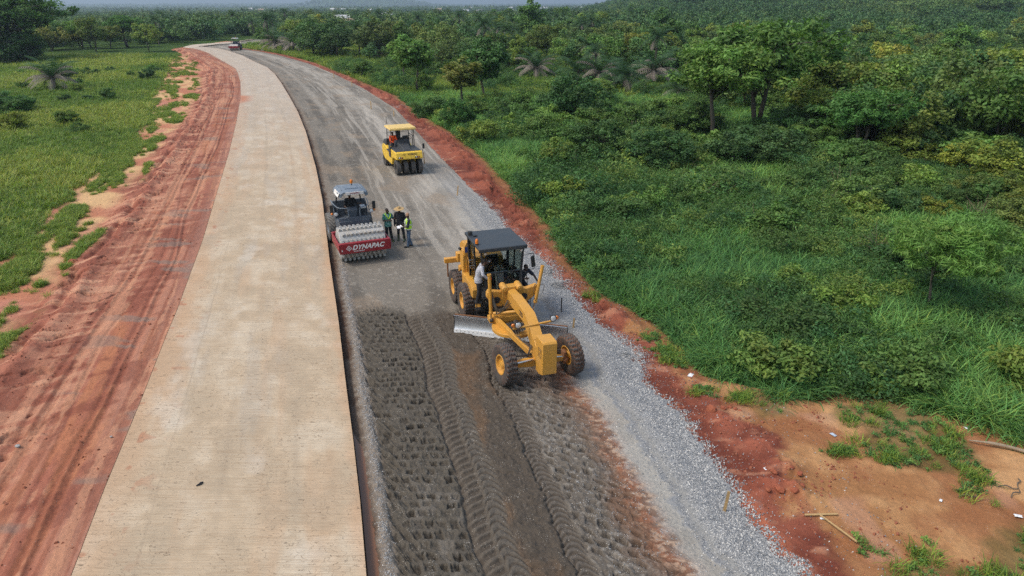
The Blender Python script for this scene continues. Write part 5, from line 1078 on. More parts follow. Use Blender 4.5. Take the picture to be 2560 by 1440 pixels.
# shrubs, unit height
for k in range(4): make_proto('shrub%d' % k, 50+k, 'round', .0, 1.0, (.75, .6, .9, .7)[k], 40, .21, 130, (.055, .07, .05, .065)[k], (M_leafB, M_leafA, M_leafB, M_leafA)[k], 3, .018, 5, 1.5, .7)
def palm_mesh(seed, nf, fl, h, trunk=True, dead=0, lw=.020):
    rs = np.random.RandomState(seed); V = []; n = 0; Cc = []; D = MB()
    for k in range(nf):
        az = 2*math.pi*(k*.382)+rs.rand()*.3; el = R(80)-R(95)*(k/nf)+rs.normal()*.08; L_ = fl*(.85+.3*rs.rand()); pts = []; p = np.array([0, 0, h]); e = el
        for q in range(9):
            pts.append(p.copy()); p = p+np.array([math.cos(az)*math.cos(e), math.sin(az)*math.cos(e), math.sin(e)])*L_/8; e -= .13+.016*q
        isd = k >= nf-dead
        sd = np.array([-math.sin(az), math.cos(az), 0]); kk = .8+.4*rs.rand()
        for q in range(1, 9):
            for s_ in (-1, 1):
                for u_ in (0, .5):
                    a = pts[q-1]*(1-u_)+pts[q]*u_; ll = L_*.30*math.sin(math.pi*min(1, (q+u_)/9.4))+.02*L_; t_ = pts[q]-pts[q-1]; t_ = t_/np.linalg.norm(t_)
                    b_ = a+(sd*s_*.8+t_*.55+np.array([0, 0, -.25 if not isd else -.5]))*ll*(1 if not isd else .55); w_ = t_*L_*lw
                    if isd: D.add([a-w_, a+w_, b_+w_*.3, b_-w_*.3], [(0, 1, 2, 3)])
                    else: V += [a-w_, a+w_, b_+w_*.3, b_-w_*.3]; Cc += [[kk]*3]*4
        (D if True else D).pipe([Vector(v_) for v_ in pts[::2]], [.012*L_, .009*L_, .006*L_, .004*L_, .002*L_], 4) if isd else None
    V = np.array(V); F = np.arange(len(V)).reshape(-1, 4); cm = mesh_only(V, F, np.array(Cc), 'crown', M_frond)
    dm = None
    if D.v: dm = bpy.data.meshes.new('dry_fronds'); dm.from_pydata(D.v, [], D.f); dm.materials.append(M_dead)
    T = MB(); T.pipe([(0, 0, -.2), (.02, 0, h*.5), (0, 0, h)], [.22, .17, .20], 8); T.ell((0, 0, h), (.3, .3, .35), 8, 6); tm = bpy.data.meshes.new('trunk'); tm.from_pydata(T.v, [], T.f); tm.materials.append(M_bark)
    return cm, tm, dm
PALM = {'tall': palm_mesh(1, 26, 3.0, 6.5, dead=3), 'tall2': palm_mesh(2, 24, 2.8, 5.0, dead=5), 'low': palm_mesh(3, 26, 3.6, 1.2, dead=6), 'dry': palm_mesh(4, 24, 3.6, 1.4, dead=16)}
def inst(me, name, parent):
    o = bpy.data.objects.new(name, me); COL.objects.link(o); o.parent = parent; return o
cnt = {'tree': 0}
def place(kind, x, y, h, label, cat='tree', name='tree', group=None, col=(1, 1, 1), rz=None, sx=1.0, z=None):
    r_ = rnd.random()*6.28 if rz is None else rz; z = float(terrain(np.array([x]), np.array([y]))[0])-.02 if z is None else z
    root = empty(name, (x, y, z), r_, label=label, cat=cat, group=group); root.scale = (h*sx, h*sx, h)
    cm, tm = PROTO[kind]; c = inst(cm, 'crown', root); c.color = (*col, 1)
    if tm: inst(tm, 'trunk', root)
    return root
def place_palm(kind, x, y, s, label, group=None):
    z = float(terrain(np.array([x]), np.array([y]))[0]); root = empty('palm_tree', (x, y, z), rnd.random()*6.28, label=label, cat='palm tree', group=group); root.scale = (s, s, s)
    cm, tm, dm = PALM[kind]; inst(cm, 'crown', root); inst(tm, 'trunk', root)
    if dm: inst(dm, 'dry_fronds', root)
    return root
def pix(x, y, z=0):
    c = y*math.cos(PITCH)-(z-CAM_H)*math.sin(PITCH); return 1280+FPX*x/c, 720-FPX*(y*math.sin(PITCH)+(z-CAM_H)*math.cos(PITCH))/c
LM = [(n_, u, v) for n_, u, v in (('the tallest spreading tree', 1893, 300), ('the slim roadside tree', 1042, 215), ('the narrow dark tree', 1213, 235), ('the large dense thicket', 1428, 290), ('the feathery leaved tree', 2318, 700), ('the yellow tinged tree', 2500, 440), ('the wide forked low tree', 2145, 370), ('the cone shaped tree', 2235, 150), ('the pale branched tree', 2480, 190), ('the slender gap tree', 1735, 125), ('the dome shaped thicket', 1650, 145), ('the dry palm row', 1540, 205), ('the tallest oil palm', 1212, 130), ('the solitary clearing palm', 2300, 150), ('the brown roadside palms', 712, 120), ('the leaning meadow tree', 320, 108), ('the big dark left trees', 60, 120), ('the drooping meadow palm', 138, 215), ('the far roller', 587, 115), ('the white roofed house', 858, 75), ('the yellow roller', 1020, 380), ('the grader', 1260, 700), ('the large mid bush twigs', 1925, 400), ('the white plastic bag', 1727, 930), ('the sandy clearing weeds', 2260, 1010), ('the bare dark shrub', 2095, 490), ('the brown twiggy bush', 1602, 430), ('the round red boulder', 183, 650))]
def where(x, y, z=2):
    u, v = pix(x, y, z); n_, a, b_ = min(LM, key=lambda q: math.hypot(q[1]-u, (q[2]-v)*2.2)); du, dv = u-a, (v-b_)*2.2; d = math.hypot(du, dv)
    w_ = ('left of' if du < 0 else 'right of') if abs(du) > 1.3*abs(dv) else (('behind' if dv < 0 else 'below') if abs(du) < .5*abs(dv) else ('behind, ' if dv < 0 else 'below, ')+('left of' if du < 0 else 'right of'))
    return ('just ' if d < 70 else '' if d < 160 else 'well ' if d < 300 else 'far ')+w_+' '+n_
# ---- hero trees, photo base pixel and pixel height
TAKEN = []
def hero(kind, u, v, hp, label, col=(1, 1, 1), sx=1.0, rz=None, name='tree', cat='tree'):
    x, y = unproj(u, v, -.2); h = hp*mpp(y)/math.cos(math.atan2(CAM_H, y))*(1.12 if kind[:3] == 'big' else 1.04); sx = sx*(1.22 if kind[:3] == 'big' else 1.08); TAKEN.append((x, y, h*.4)); return place(kind, x, y, h, label, cat, name, None, col, rz, sx)
hero('bigB', 1893, 345, 262, 'tallest spreading tree with forked dark trunk in the bush right of the road', (1.05, 1, .9), 1.0, .4)
hero('bigA', 1782, 362, 222, 'broad leafy tree with single dark trunk left of the tallest spreading tree', (1.0, 1.0, .9), .95, 2.0)
hero('tallA', 1042, 232, 128, 'slim roadside tree with open crown and thin trunk in the grass', (1.0, 1.0, .9), 1.15)
hero('tallA', 1010, 205, 105, 'smaller tree just behind the slim roadside tree with the open crown', (.9, 1.0, .9), 1.1)
hero('tallB', 1213, 255, 150, 'narrow dark tree with bare lower trunk right of the reddish tree', (1.1, 1.1, 1), 1.15)
hero('tallA', 1156, 275, 120, 'reddish leaved tree near the road, left of the narrow dark tree', (1.5, .85, .75), 1.3)
hero('denseB', 1147, 325, 75, 'round bright bush just below the reddish leaved tree', (1.3, 1.3, 1.0), .95, name='bush', cat='bush')
hero('denseB', 1428, 322, 128, 'large dense dark thicket standing alone in the middle of the bush', (1.0, 1.0, 1), 1.0, name='bush', cat='bush')
hero('bigA', 1495, 262, 60, 'low spreading tree behind the large dense thicket', (1, 1, 1), 1.2)
hero('feather', 2318, 790, 250, 'feathery leaved tree with pale stem nearest the sandy clearing', (.85, 1.0, .95), .9, 1.0)
hero('denseB', 2265, 660, 75, 'yellow green bush beside the feathery leaved tree', (2.0, 1.5, .7), .8, name='bush', cat='bush')
hero('mid3', 2500, 480, 130, 'yellow tinged tree at the right edge of the bush', (2.3, 1.45, .7), 1.3)
hero('mid3', 2400, 440, 90, 'yellow orange bushy tree left of the yellow tinged tree', (1.9, 1.35, .7), 1.1)
hero('bigA', 2062, 352, 118, 'rounded tree in front of and right of the tallest spreading tree', (1.1, 1.0, .9), 1.05)
hero('bigB', 2145, 405, 165, 'wide low tree with forked trunk, right of the rounded tree', (.95, 1.05, .9), 1.0)
hero('bigA', 2215, 372, 130, 'bushy tree behind the wide low tree with forked trunk', (.8, 1.0, .9), 1.0)
hero('bigB', 2360, 330, 120, 'brown tinted tree in the right hand bush', (1.3, .9, .9), 1.2)
hero('bigA', 2030, 270, 105, 'dark rounded tree directly behind the tallest spreading tree on its right', (.75, .85, .8), 1.1)
hero('tallB', 2235, 168, 88, 'dark cone shaped tree standing above a small clearing', (1.1, 1.3, 1), 1.3)
hero('tallA', 2480, 212, 100, 'thin tree with pale branches showing, far right', (1.3, 1.0, .8), 1.2)
hero('bigA', 2350, 200, 60, 'low dark tree between the cone shaped tree and the pale branched tree', (.8, 1, .9), 1.2)
hero('tallA', 1735, 138, 78, 'slender tree with yellow green top in the open gap of the bush', (1.5, 1.2, .8), 1.1)
hero('denseB', 1650, 165, 70, 'dark dome shaped thicket above the dry palms', (.8, .9, .9), 1.1, name='bush', cat='bush')
hero('bigB', 320, 118, 72, 'spreading tree with leaning trunk at the far edge of the left meadow', (.8, .9, .8), 1.1)
hero('bigA', 208, 122, 62, 'rounded tree at the far edge of the left meadow', (.9, 1, .8), 1.1)
hero('bigB', 70, 150, 150, 'big dark tree with broad flat crown at the left edge', (.62, .7, .65), 1.25, .9)
hero('bigA', 5, 148, 205, 'tallest dark tree cut off by the left edge of the photo', (.55, .65, .6), 1.0)
hero('denseB', 35, 152, 80, 'dark undergrowth thicket below the big left trees', (.7, .8, .7), 1.6, name='bush', cat='bush')
hero('denseB', 150, 200, 40, 'dark low bush in the left meadow beside the drooping palm', (.9, .9, .9), 1.5, name='bush', cat='bush')
for (u, v, hp, k) in ((1255, 60, 38, 'mid0'), (1325, 105, 92, 'mid2'), (1410, 62, 42, 'mid0'), (1480, 92, 66, 'mid0'), (1590, 62, 42, 'mid1'), (1650, 100, 75, 'mid2'), (1835, 120, 58, 'mid1'), (1560, 130, 70, 'mid0'), (1450, 140, 72, 'mid3')): 
    hero(k, u, v+16, hp+16, 'upright tree above the far bush, '+where(*unproj(u, v, -.2)), (.95, .95, .9), 1.1)['group'] = 'upright trees above the far bush'
def phero(kind, u, v, s, label): x, y = unproj(u, v, -.2); TAKEN.append((x, y, 2.2)); return place_palm(kind, x, y, s, label)
phero('tall', 1212, 148, 1.15, 'tallest oil palm with full dark crown near the road side trees'); phero('tall2', 1290, 168, 1.0, 'oil palm with pale trunk and thin crown, right of the tallest palm')
phero('low', 1445, 205, 1.25, 'low oil palm at the left end of the row of dry palms'); phero('dry', 1498, 208, 1.2, 'low palm with grey drooping fronds in the middle of the dry palm row'); phero('low', 1560, 222, 1.3, 'low dark palm with hanging dead fronds in the dry palm row'); phero('dry', 1632, 208, 1.35, 'palm of bleached grey fronds at the right end of the dry palm row')
phero('dry', 1340, 195, 1.2, 'grey fronded palm between the road side trees and the dry palm row'); phero('tall2', 1120, 128, .9, 'thin palm standing behind the slim roadside tree'); phero('low', 2300, 158, 1.2, 'solitary low palm in the small far clearing on the right')
phero('tall', 398, 112, 1.05, 'solitary oil palm at the left end of the far palm grove'); phero('dry', 690, 128, 1.5, 'low palm with brown dead fronds beside the far road'); phero('dry', 735, 132, 1.4, 'second low brown palm beside the far road'); phero('dry', 138, 225, 1.2, 'drooping half dead palm alone in the left meadow')
# ---- filling trees
def tone(c):
    r_ = c[0]/c[1]; return ('bright ' if c[1] > 1.1 else 'dark ' if c[1] < .86 else '')+('yellowish' if r_ > 1.45 else 'olive' if r_ > 1.18 else 'green')
def free(x, y, r_):
    return all((x-a)**2+(y-b_)**2 > (c+r_)**2*.5 for a, b_, c in TAKEN)
def onroad(x, y, mg):
    if y > 262: return False
    if y > 215: return -140 < x < -55+mg or (x-float(SR(min(y, 240))))**2 < (30+mg)**2 and x < float(BRt(min(y, 240)))+mg
    return float(BL(y))-mg < x < float(BRt(y))+mg
def visible(x, y, mg=1.06): return y > 8 and abs(x) < (y*math.cos(PITCH)+CAM_H*math.sin(PITCH))*.75*mg+2
def pix(x, y, z=0):
    c = y*math.cos(PITCH)-(z-CAM_H)*math.sin(PITCH); return 1280+FPX*x/c, 720-FPX*(y*math.sin(PITCH)+(z-CAM_H)*math.cos(PITCH))/c
rs = np.random.RandomState(77); N_T = 0; tries = 0
fill = {'mid0': 0}
while N_T < 290 and tries < 40000:
    tries += 1; y = 52*4.4**rs.rand(); x = (rs.rand()*2-1)*(y*.92+4.3)*.80
    u, v = pix(x, y)
    if onroad(x, y, 3.5) or not visible(x, y): continue
    # open ground: left meadow, right grass glade, near field
    if u < 640 and v > 128 and x < 0: continue
    if x > float(SR(min(y, 240))) and v > 118:
        if u < 1750 and 185 < v: continue
        if u < 1000 and v > 150: continue
        if v > 330 and not (u > 2100 and v < 430): continue
        if 1700 < u < 2000 and v > 270: continue
    h = (4.6+rs.rand()*3.4)*(1.0 if v > 160 else 1.2); r_ = h*.22
    if not free(x, y, r_): continue
    TAKEN.append((x, y, r_)); k = rs.choice(['mid0', 'mid1', 'mid2', 'mid3'], p=[.3, .3, .15, .25]); N_T += 1
    br = .75+.5*rs.rand(); wm = rs.rand()**2*.5; col = (br*(1+wm), br, br*(.95-wm*.3))
    side = 'left of' if x < float(SR(min(y, 240))) else 'right of'; far = 'distant' if y > 150 else 'middle distance'
    place(k, x, y, h, '%s%s %s%s tree %s' % ('far ' if y > 150 else '', tone(col), 'tall ' if h > 7 else 'low ' if h < 5.4 else '', {'mid0': 'flat topped', 'mid1': 'rounded', 'mid2': 'upright', 'mid3': 'wide crowned'}[k], where(x, y)), 'tree', 'tree', '%s trees %s the road' % (far, side), col, None, .95+.4*rs.rand())
# low bushy trees in the tangle below the big trees
NB = 0; tries = 0
while NB < 62 and tries < 9000:
    tries += 1; u = rs.uniform(1420, 2640); v = rs.uniform(300, 600)
    if (u < 1950 and (v > 440 or v < 345) and rs.rand() > .12) or (v > 480 and u < 2150) or (1900 < u < 2500 and v > 560): continue
    x, y = unproj(u, v, -.2); h = rs.uniform(2.0, 3.6)*(1 if v < 450 else .75)
    if not free(x, y, h*.22): continue
    TAKEN.append((x, y, h*.3)); NB += 1; br = .7+.45*rs.rand(); wm = rs.rand()*.8*(u > 2300)+.15*rs.rand(); col = (br*(1+wm), br*(1+.2*wm), br*(.95-.2*wm))
    place(rs.choice(['mid1', 'mid3', 'mid0', 'denseB']), x, y, h, '%s low bushy tree %s' % (tone(col), where(x, y)), 'tree', 'tree', 'low bushy trees of the tangled bush', col, None, 1.1+.4*rs.rand())
# far oil palm grove, left of and beyond the bend
NP = 0
while NP < 70:
    y = 165+rs.rand()*260; x = -y*.48+rs.rand()*y*.60
    if onroad(x, y, 5) or not visible(x, y) or not free(x, y, 1.6): continue
    u, v = pix(x, y)
    if v > 118 and u < 640: continue
    NP += 1; TAKEN.append((x, y, 1.8)); place_palm('tall' if rs.rand() < .6 else 'tall2', x, y, .85+.4*rs.rand(), ('tall' if NP % 2 else 'slender')+' oil palm of the far grove, '+where(x, y, 6), 'oil palms of the far grove')
for k in range(26):
    for _ in range(50):
        y = 70+rs.rand()*150; x = rs.rand()*y*.7
        if not onroad(x, y, 4) and visible(x, y) and free(x, y, 1.6) and pix(x, y)[1] < 240: break
    TAKEN.append((x, y, 1.6)); place_palm(rs.choice(['low', 'tall2', 'tall']), x, y, .8+.3*rs.rand(), '%s oil palm %s' % ('scattered', where(x, y, 4)), 'oil palms scattered in the right hand bush')
# ---- shrubs as individuals
rs = np.random.RandomState(78); NS = 0; tries = 0; SH = []
while NS < 290 and tries < 30000:
    tries += 1; y = 17+rs.rand()**1.2*115; x = (rs.rand()*2-1)*(y*.92+4.3)*.80
    if not visible(x, y): continue
    u, v = pix(x, y)
    if onroad(x, y, 1.6 if x > 0 else 1.0): continue
    right = x > float(SR(min(y, 240)))
    if not right and (v > 330 and rs.rand() > .08 or rs.rand() > .35): continue
    if right and (u < 1750 and v < 280 and rs.rand() > .45): continue
    dens = fbm(np.array([x*.08]), np.array([y*.08]), 3, 501)[0]
    if right and v > 560 and rs.rand() > .22+dens: continue
    if right and rs.rand() > .75+dens: continue
    h = (.8+rs.rand()*1.2)*(1 if v > 450 else 1.35 if right else 1.0); 
    if any((x-a)**2+(y-b_)**2 < (h*.75)**2 for a, b_, _ in SH): continue
    SH.append((x, y, h)); NS += 1; k = 'shrub%d' % rs.randint(4); br = .7+.45*rs.rand(); wm = rs.rand()**2*.7*(rs.rand() < .5)
    if not right: g_ = 'shrubs in the left meadow'; lb = 'low leafy shrub growing in the grass of the left meadow'
    elif v > 560: g_ = 'shrubs in the tall grass near the clearing'; lb = 'leafy shrub rising from the tall grass near the clearing'
    elif v > 330: g_ = 'shrubs in the middle of the right hand bush'; lb = 'leafy shrub in the tangled bush below the large trees'
    else: g_ = 'shrubs among the trees right of the road'; lb = 'leafy shrub among the trees of the right hand bush'
    cc = (br*(1+wm), br*(1+.35*wm), br*(.95-.2*wm)); lb = '%s %sleafy shrub %s' % (tone(cc), 'large ' if h > 1.9 else 'small ' if h < 1.25 else '', where(x, y, .5)); place(k, x, y, h, lb, 'shrub', 'shrub', g_, cc, None, .9+.5*rs.rand())
# bare shrubs
def twig_mesh(seed, n=60):
    r2 = random.Random(seed); mb = MB()
    for k in range(n):
        az = r2.uniform(0, 6.28); e = r2.uniform(.4, 1.4); L_ = r2.uniform(.6, 1.2); p0 = Vector((r2.gauss(0, .12), r2.gauss(0, .12), 0)); d = Vector((math.cos(az)*math.cos(e), math.sin(az)*math.cos(e), math.sin(e)))
        p1 = p0+d*L_*.5+Vector((r2.gauss(0, .05), r2.gauss(0, .05), 0)); p2 = p1+(d+Vector((r2.gauss(0, .5), r2.gauss(0, .5), -.3))).normalized()*L_*.5; mb.pipe([p0, p1, p2], [.012, .008, .003], 4)
    return mb
for i_, (u, v, s, lb) in enumerate(((1602, 432, 1.5, 'bare brown twiggy bush in the grass below the large thicket'), (1925, 395, 2.2, 'leafless branching bush below the broad leafy tree'), (2095, 505, 2.2, 'bare dark shrub standing in the middle of the bush'), (1425, 330, 1.6, 'dry twigs at the foot of the large dense thicket'), (2190, 650, 1.6, 'thin bare stems left of the feathery leaved tree'), (1720, 470, 1.3, 'small brown twig bush in the tangled undergrowth'), (2440, 560, 1.7, 'bare arching branches in the right hand bush'))):
    x, y = unproj(u, v, -.2); o = twig_mesh(i_+3, 70 if i_ != 2 else 26).build('bare_bush', M_twig, None); o.location = (x, y, -.2); o.scale = (s, s, s); tag(o, lb, 'bush')
# ---- scattering with geometry nodes, for the uncountable cover
def scatter(name, pts, rz, sc, pidx, tint, protos, label, tilt=None):
    V = np.asarray(pts, np.float32); me = bpy.data.meshes.new(name); me.vertices.add(len(V)); me.vertices.foreach_set('co', V.ravel())
    for nm, typ, arr in (('rz', 'FLOAT', rz), ('sc', 'FLOAT', sc), ('pi', 'INT', pidx), ('tint', 'FLOAT', tint)):
        a = me.attributes.new(nm, typ, 'POINT'); a.data.foreach_set('value', np.asarray(arr, np.int32 if typ == 'INT' else np.float32))
    tl = np.zeros(len(V)) if tilt is None else tilt; a = me.attributes.new('tl', 'FLOAT', 'POINT'); a.data.foreach_set('value', np.asarray(tl, np.float32))
    o = bpy.data.objects.new(name, me); COL.objects.link(o); ng = bpy.data.node_groups.new(name, 'GeometryNodeTree')
    ng.interface.new_socket('Geometry', in_out='INPUT', socket_type='NodeSocketGeometry'); ng.interface.new_socket('Geometry', in_out='OUTPUT', socket_type='NodeSocketGeometry')
    gi = ng.nodes.new('NodeGroupInput'); go = ng.nodes.new('NodeGroupOutput'); jn = ng.nodes.new('GeometryNodeJoinGeometry')
    def at(nm, typ):
        n = ng.nodes.new('GeometryNodeInputNamedAttribute'); n.data_type = typ; n.inputs[0].default_value = nm; return n.outputs[0]
    cx = ng.nodes.new('ShaderNodeCombineXYZ'); ng.links.new(at('rz', 'FLOAT'), cx.inputs[2]); ng.links.new(at('tl', 'FLOAT'), cx.inputs[0]); sca = at('sc', 'FLOAT'); pi_ = at('pi', 'INT')
    for k, po_ in enumerate(protos):
        oi = ng.nodes.new('GeometryNodeObjectInfo'); oi.inputs[0].default_value = po_; cp = ng.nodes.new('FunctionNodeCompare'); cp.data_type = 'INT'; cp.operation = 'EQUAL'
        ng.links.new(pi_, cp.inputs[2]); cp.inputs[3].default_value = k
        ip = ng.nodes.new('GeometryNodeInstanceOnPoints'); ng.links.new(gi.outputs[0], ip.inputs['Points']); ng.links.new(cp.outputs[0], ip.inputs['Selection']); ng.links.new(oi.outputs['Geometry'], ip.inputs['Instance'])
        e2r = ng.nodes.new('FunctionNodeEulerToRotation'); ng.links.new(cx.outputs[0], e2r.inputs[0]); ng.links.new(e2r.outputs[0], ip.inputs['Rotation']); ng.links.new(sca, ip.inputs['Scale']); ng.links.new(ip.outputs[0], jn.inputs[0])
    ng.links.new(jn.outputs[0], go.inputs[0]); md = o.modifiers.new('scatter', 'NODES'); md.node_group = ng; tag(o, label, kind='stuff'); return o
def hid(me): return bpy.data.objects.new(me.name+'_source', me)
def grass_clump(seed, nb, ln, wd, mat, spread=.18, arch=1.0, seg=4):
    rs = np.random.RandomState(seed); V = []; C = []
    F = []; n = 0
    for k in range(nb):
        az = rs.rand()*6.28; r0 = rs.rand()**.5*spread; a2 = rs.rand()*6.28; p = np.array([r0*math.cos(a2), r0*math.sin(a2), 0]); e = R(84)-rs.rand()*.55*arch; L_ = ln*(.55+.6*rs.rand()); sd = np.array([-math.sin(az), math.cos(az), 0]); ben = (.18+.42*rs.rand())*arch
        kk = .55+.9*rs.rand(); wm = rs.rand()**3*.9; c = [kk*(1+wm), kk*(1+.25*wm), kk*(1-.1*wm)]
        for q in range(seg+1):
            w_ = wd*(1.0, 1.05, .9, .6, .08)[int(q*4/seg)]; V += [p-sd*w_/2, p+sd*w_/2]; C += [c, c]
            if q < seg: F.append([n+2*q, n+2*q+1, n+2*q+3, n+2*q+2])
            p = p+np.array([math.cos(az)*math.cos(e), math.sin(az)*math.cos(e), math.sin(e)])*L_/seg; e -= ben
        n += 2*(seg+1)
    return mesh_only(np.array(V), np.array(F), np.array(C), 'grass_clump', mat)
TG = [hid(grass_clump(k, 66, 1.2, .032, M_grass, .30, 1.2)) for k in range(5)]
def tz(x, y): return terrain(x, y)
def rpoints(rs, n, y0, y1, p=1.0, wide=.80):
    y = y0+(y1-y0)*rs.rand(n)**p; x = (rs.rand(n)*2-1)*((y*.92+4.3)*wide+2.5); return x, y
rs = np.random.RandomState(5)
def right_mask(x, y, mg=.35):
    near = y < 19.5; yb = np.maximum(y, 8); rt = BRt(np.clip(y, 19, 240))+mg
    gp = [unproj(a, b_, 0) for a, b_ in GRASSP]; gx = np.array([p[0] for p in gp]); gy = np.array([p[1] for p in gp]); lim = np.interp(x, gx, gy)+.5*fbm(x*.8, x*0, 3, 6)
    ok = (x > rt+.3*fbm(x*0, y*.8, 3, 9)) & (y > lim+.15) | ((x > gx[-1]) & (y > gy[-1])); return ok & (y < 262)
x, y = rpoints(rs, 60000, 11.5, 95, 1.0); wgt = 1/(1+(y/55)**2)*1.6
k = right_mask(x, y) & (rs.rand(len(x)) < np.clip(wgt, .2, 1)); x, y = x[k], y[k]
mix = fbm(x*.16, y*.16, 4, 601); keep = (mix < .12+.16*ss(34, 18, y)-.14*ss(32, 44, y)+.3*ss(58, 66, y)) | (rs.rand(len(x)) < .30); x, y = x[keep], y[keep]; pt = fbm(x*.12, y*.12, 3, 603)
# edge tufts smaller
sc = (.75+.5*rs.rand(len(x)))*(1+.25*pt)*(.75+.25*ss(.2, 1.6, x-BRt(np.clip(y, 19, 240))))
scatter('tall_grass', np.stack([x, y, tz(x, y)-.02], 1), rs.rand(len(x))*6.28, sc, rs.randint(0, 5, len(x)), np.clip(pt*1.3-.05, -.5, .6), TG, 'tall arching grass covering the ground right of the road')
# leafy undergrowth
UG = []
for k_ in range(4):
    r2 = np.random.RandomState(90+k_); c = r2.normal(size=(9, 3))*np.array([.40, .40, .20])+np.array([0, 0, .48]); V, F, C = leaves(r2, c, .26+.14*r2.rand(9), 90, (.06, .05, .085, .055)[k_], .7, 0, 1.5, .4); UG.append(hid(mesh_only(V, F, C, 'undergrowth_clump', (M_leafB, M_leafA, M_leafA, M_leafB)[k_])))
x, y = rpoints(rs, 60000, 14, 150, .9); mix = fbm(x*.16, y*.16, 4, 601); k = right_mask(x, y, .9) & (mix > .04+.16*ss(34, 18, y)-.16*ss(32, 44, y)+.35*ss(58, 66, y)*(pix(x, y)[0] < 1720)-.3*ss(95, 120, y)) & (rs.rand(len(x)) < np.clip(1.4/(1+(y/60)**2), .25, 1)); tk_ = np.array([(a, b_) for a, b_, c in TAKEN if c == 2.2]); k &= np.array([True if not len(tk_) else not ((np.abs(tk_[:, 0]-a) < 3.5) & (b_ < tk_[:, 1]+1) & (b_ > tk_[:, 1]-16)).any() for a, b_ in zip(x, y)]); x, y = x[k], y[k]
TW = [hid(twig_mesh(60+k_, 22).build('tmp', M_twig, None).data) for k_ in range(1)]; bpy.data.objects.remove(bpy.data.objects['tmp'])
scatter('undergrowth', np.stack([x, y, tz(x, y)-.05], 1), rs.rand(len(x))*6.28, (.55+.8*rs.rand(len(x))**1.5)*(1+.9*ss(26, 50, y)*np.clip(fbm(x*.35, y*.35, 3, 615)*2+.3, 0, 1)), np.where((rs.rand(len(x)) < .05+.25*ss(.05, .3, fbm(x*.15, y*.15, 3, 613))) & (y < 75), 4, rs.randint(0, 4, len(x))), np.clip(fbm(x*.25, y*.25, 3, 611)*1.8-.1, -.6, .6), UG+TW, 'tangled leafy undergrowth between the trees right of the road')
# meadow on the left and glade grass further out
MG = [hid(grass_clump(20+k, 44, .60, .024, M_grassL, .34, 1.2, 3)) for k in range(4)]
x, y = rpoints(rs, 120000, 22, 175, .8); k = (x < BL(np.clip(y, 8, 238))+.4*fbm(x*.5, y*.5, 3, 12)) & (rs.rand(len(x)) < np.clip(1.3/(1+(y/75)**2), .2, 1)); x, y = x[k], y[k]; pt = fbm(x*.07, y*.07, 4, 621)
# tufts on the left soil strip, where it is greening over
gi_ = np.argwhere(LEFT[4] > .3); gi_ = gi_[rs.permutation(len(gi_))[:30000]]; w_ = rs.rand(len(gi_)) < np.clip(ss(9, 45, LEFT[1][gi_[:, 0], gi_[:, 1]]*0+40), .5, 1); gi_ = gi_[w_]
lx = LEFT[1][gi_[:, 0], gi_[:, 1]]; ly = LEFT[2][gi_[:, 0], gi_[:, 1]]; lz = LEFT[3][gi_[:, 0], gi_[:, 1]]; sl = LEFT[4][gi_[:, 0], gi_[:, 1]]
q = rs.rand(len(lx)) < np.clip(ly/70, .12, 1)*ss(.3, .9, sl)*1.3; lx, ly, lz, sl = lx[q], ly[q], lz[q], sl[q]
X = np.concatenate([x, lx]); Y = np.concatenate([y, ly]); Z = np.concatenate([tz(x, y), lz]); S = np.concatenate([(.75+.6*rs.rand(len(x)))*(1+.6*ss(60, 150, y))*(1+.3*pt), (.20+.45*rs.rand(len(lx)))*(.3+.9*sl)]); T = np.concatenate([np.clip(pt*2.3, -.6, .7), -.1+.3*rs.rand(len(lx))])
scatter('meadow_grass', np.stack([X, Y, Z-.02], 1), rs.rand(len(X))*6.28, S, rs.randint(0, 4, len(X)), T, MG, 'bright meadow grass left of the road')
x, y = rpoints(rs, 60000, 55, 262, .9); k = right_mask(x, y, .6) & (rs.rand(len(x)) < .55); x, y = x[k], y[k]; pt = fbm(x*.06, y*.06, 4, 631)
scatter('glade_grass', np.stack([x, y, tz(x, y)-.02], 1), rs.rand(len(x))*6.28, (1.1+.8*rs.rand(len(x)))*(1+.5*ss(90, 220, y)), rs.randint(0, 4, len(x)), np.clip(-.1+pt*1.2, -.5, .5), MG, 'lighter grass of the open glades between the trees')
# low weeds on the clearing
gx, gy = [], []
for p_ in GREENP:
    W = [unproj(a, b_, 0) for a, b_ in p_]; x0, x1 = min(w[0] for w in W), max(w[0] for w in W); y0, y1 = min(w[1] for w in W), max(w[1] for w in W); n = int((x1-x0)*(y1-y0)*20); xs = x0+rs.rand(n)*(x1-x0); yy = y0+rs.rand(n)*(y1-y0); d = poly_sd(xs, yy, W)+.5*fbm(xs*1.1, yy*1.1, 4, 9); kk = (d > 0) & (rs.rand(n) < .25+.75*ss(0, .6, d)*ss(-.35, .1, fbm(xs*1.6, yy*1.6, 3, 19))); gx.append(xs[kk]); gy.append(yy[kk])
for (u, v, n) in ((1500, 700, 8), (2110, 1135, 12), (2150, 1130, 6), (2190, 1375, 6), (2440, 1205, 10), (1760, 985, 14), (1660, 880, 26), (1690, 905, 20), (1620, 850, 16), (1480, 745, 14), (2230, 1155, 20), (1850, 1000, 20), (2420, 1240, 5), (2300, 1400, 14)): 
    a, b_ = unproj(u, v, 0); gx.append(a+rs.normal(size=n)*.22); gy.append(b_+rs.normal(size=n)*.16)
x = np.concatenate(gx); y = np.concatenate(gy); zz = np.interp(y, [8, 20], [.04, .04])
pr = rs.randint(0, 6, len(x)); WD = MG[:2]+[hid(grass_clump(40+k, 30, .5, .022, M_grass, .12, 1.5, 4)) for k in range(2)]
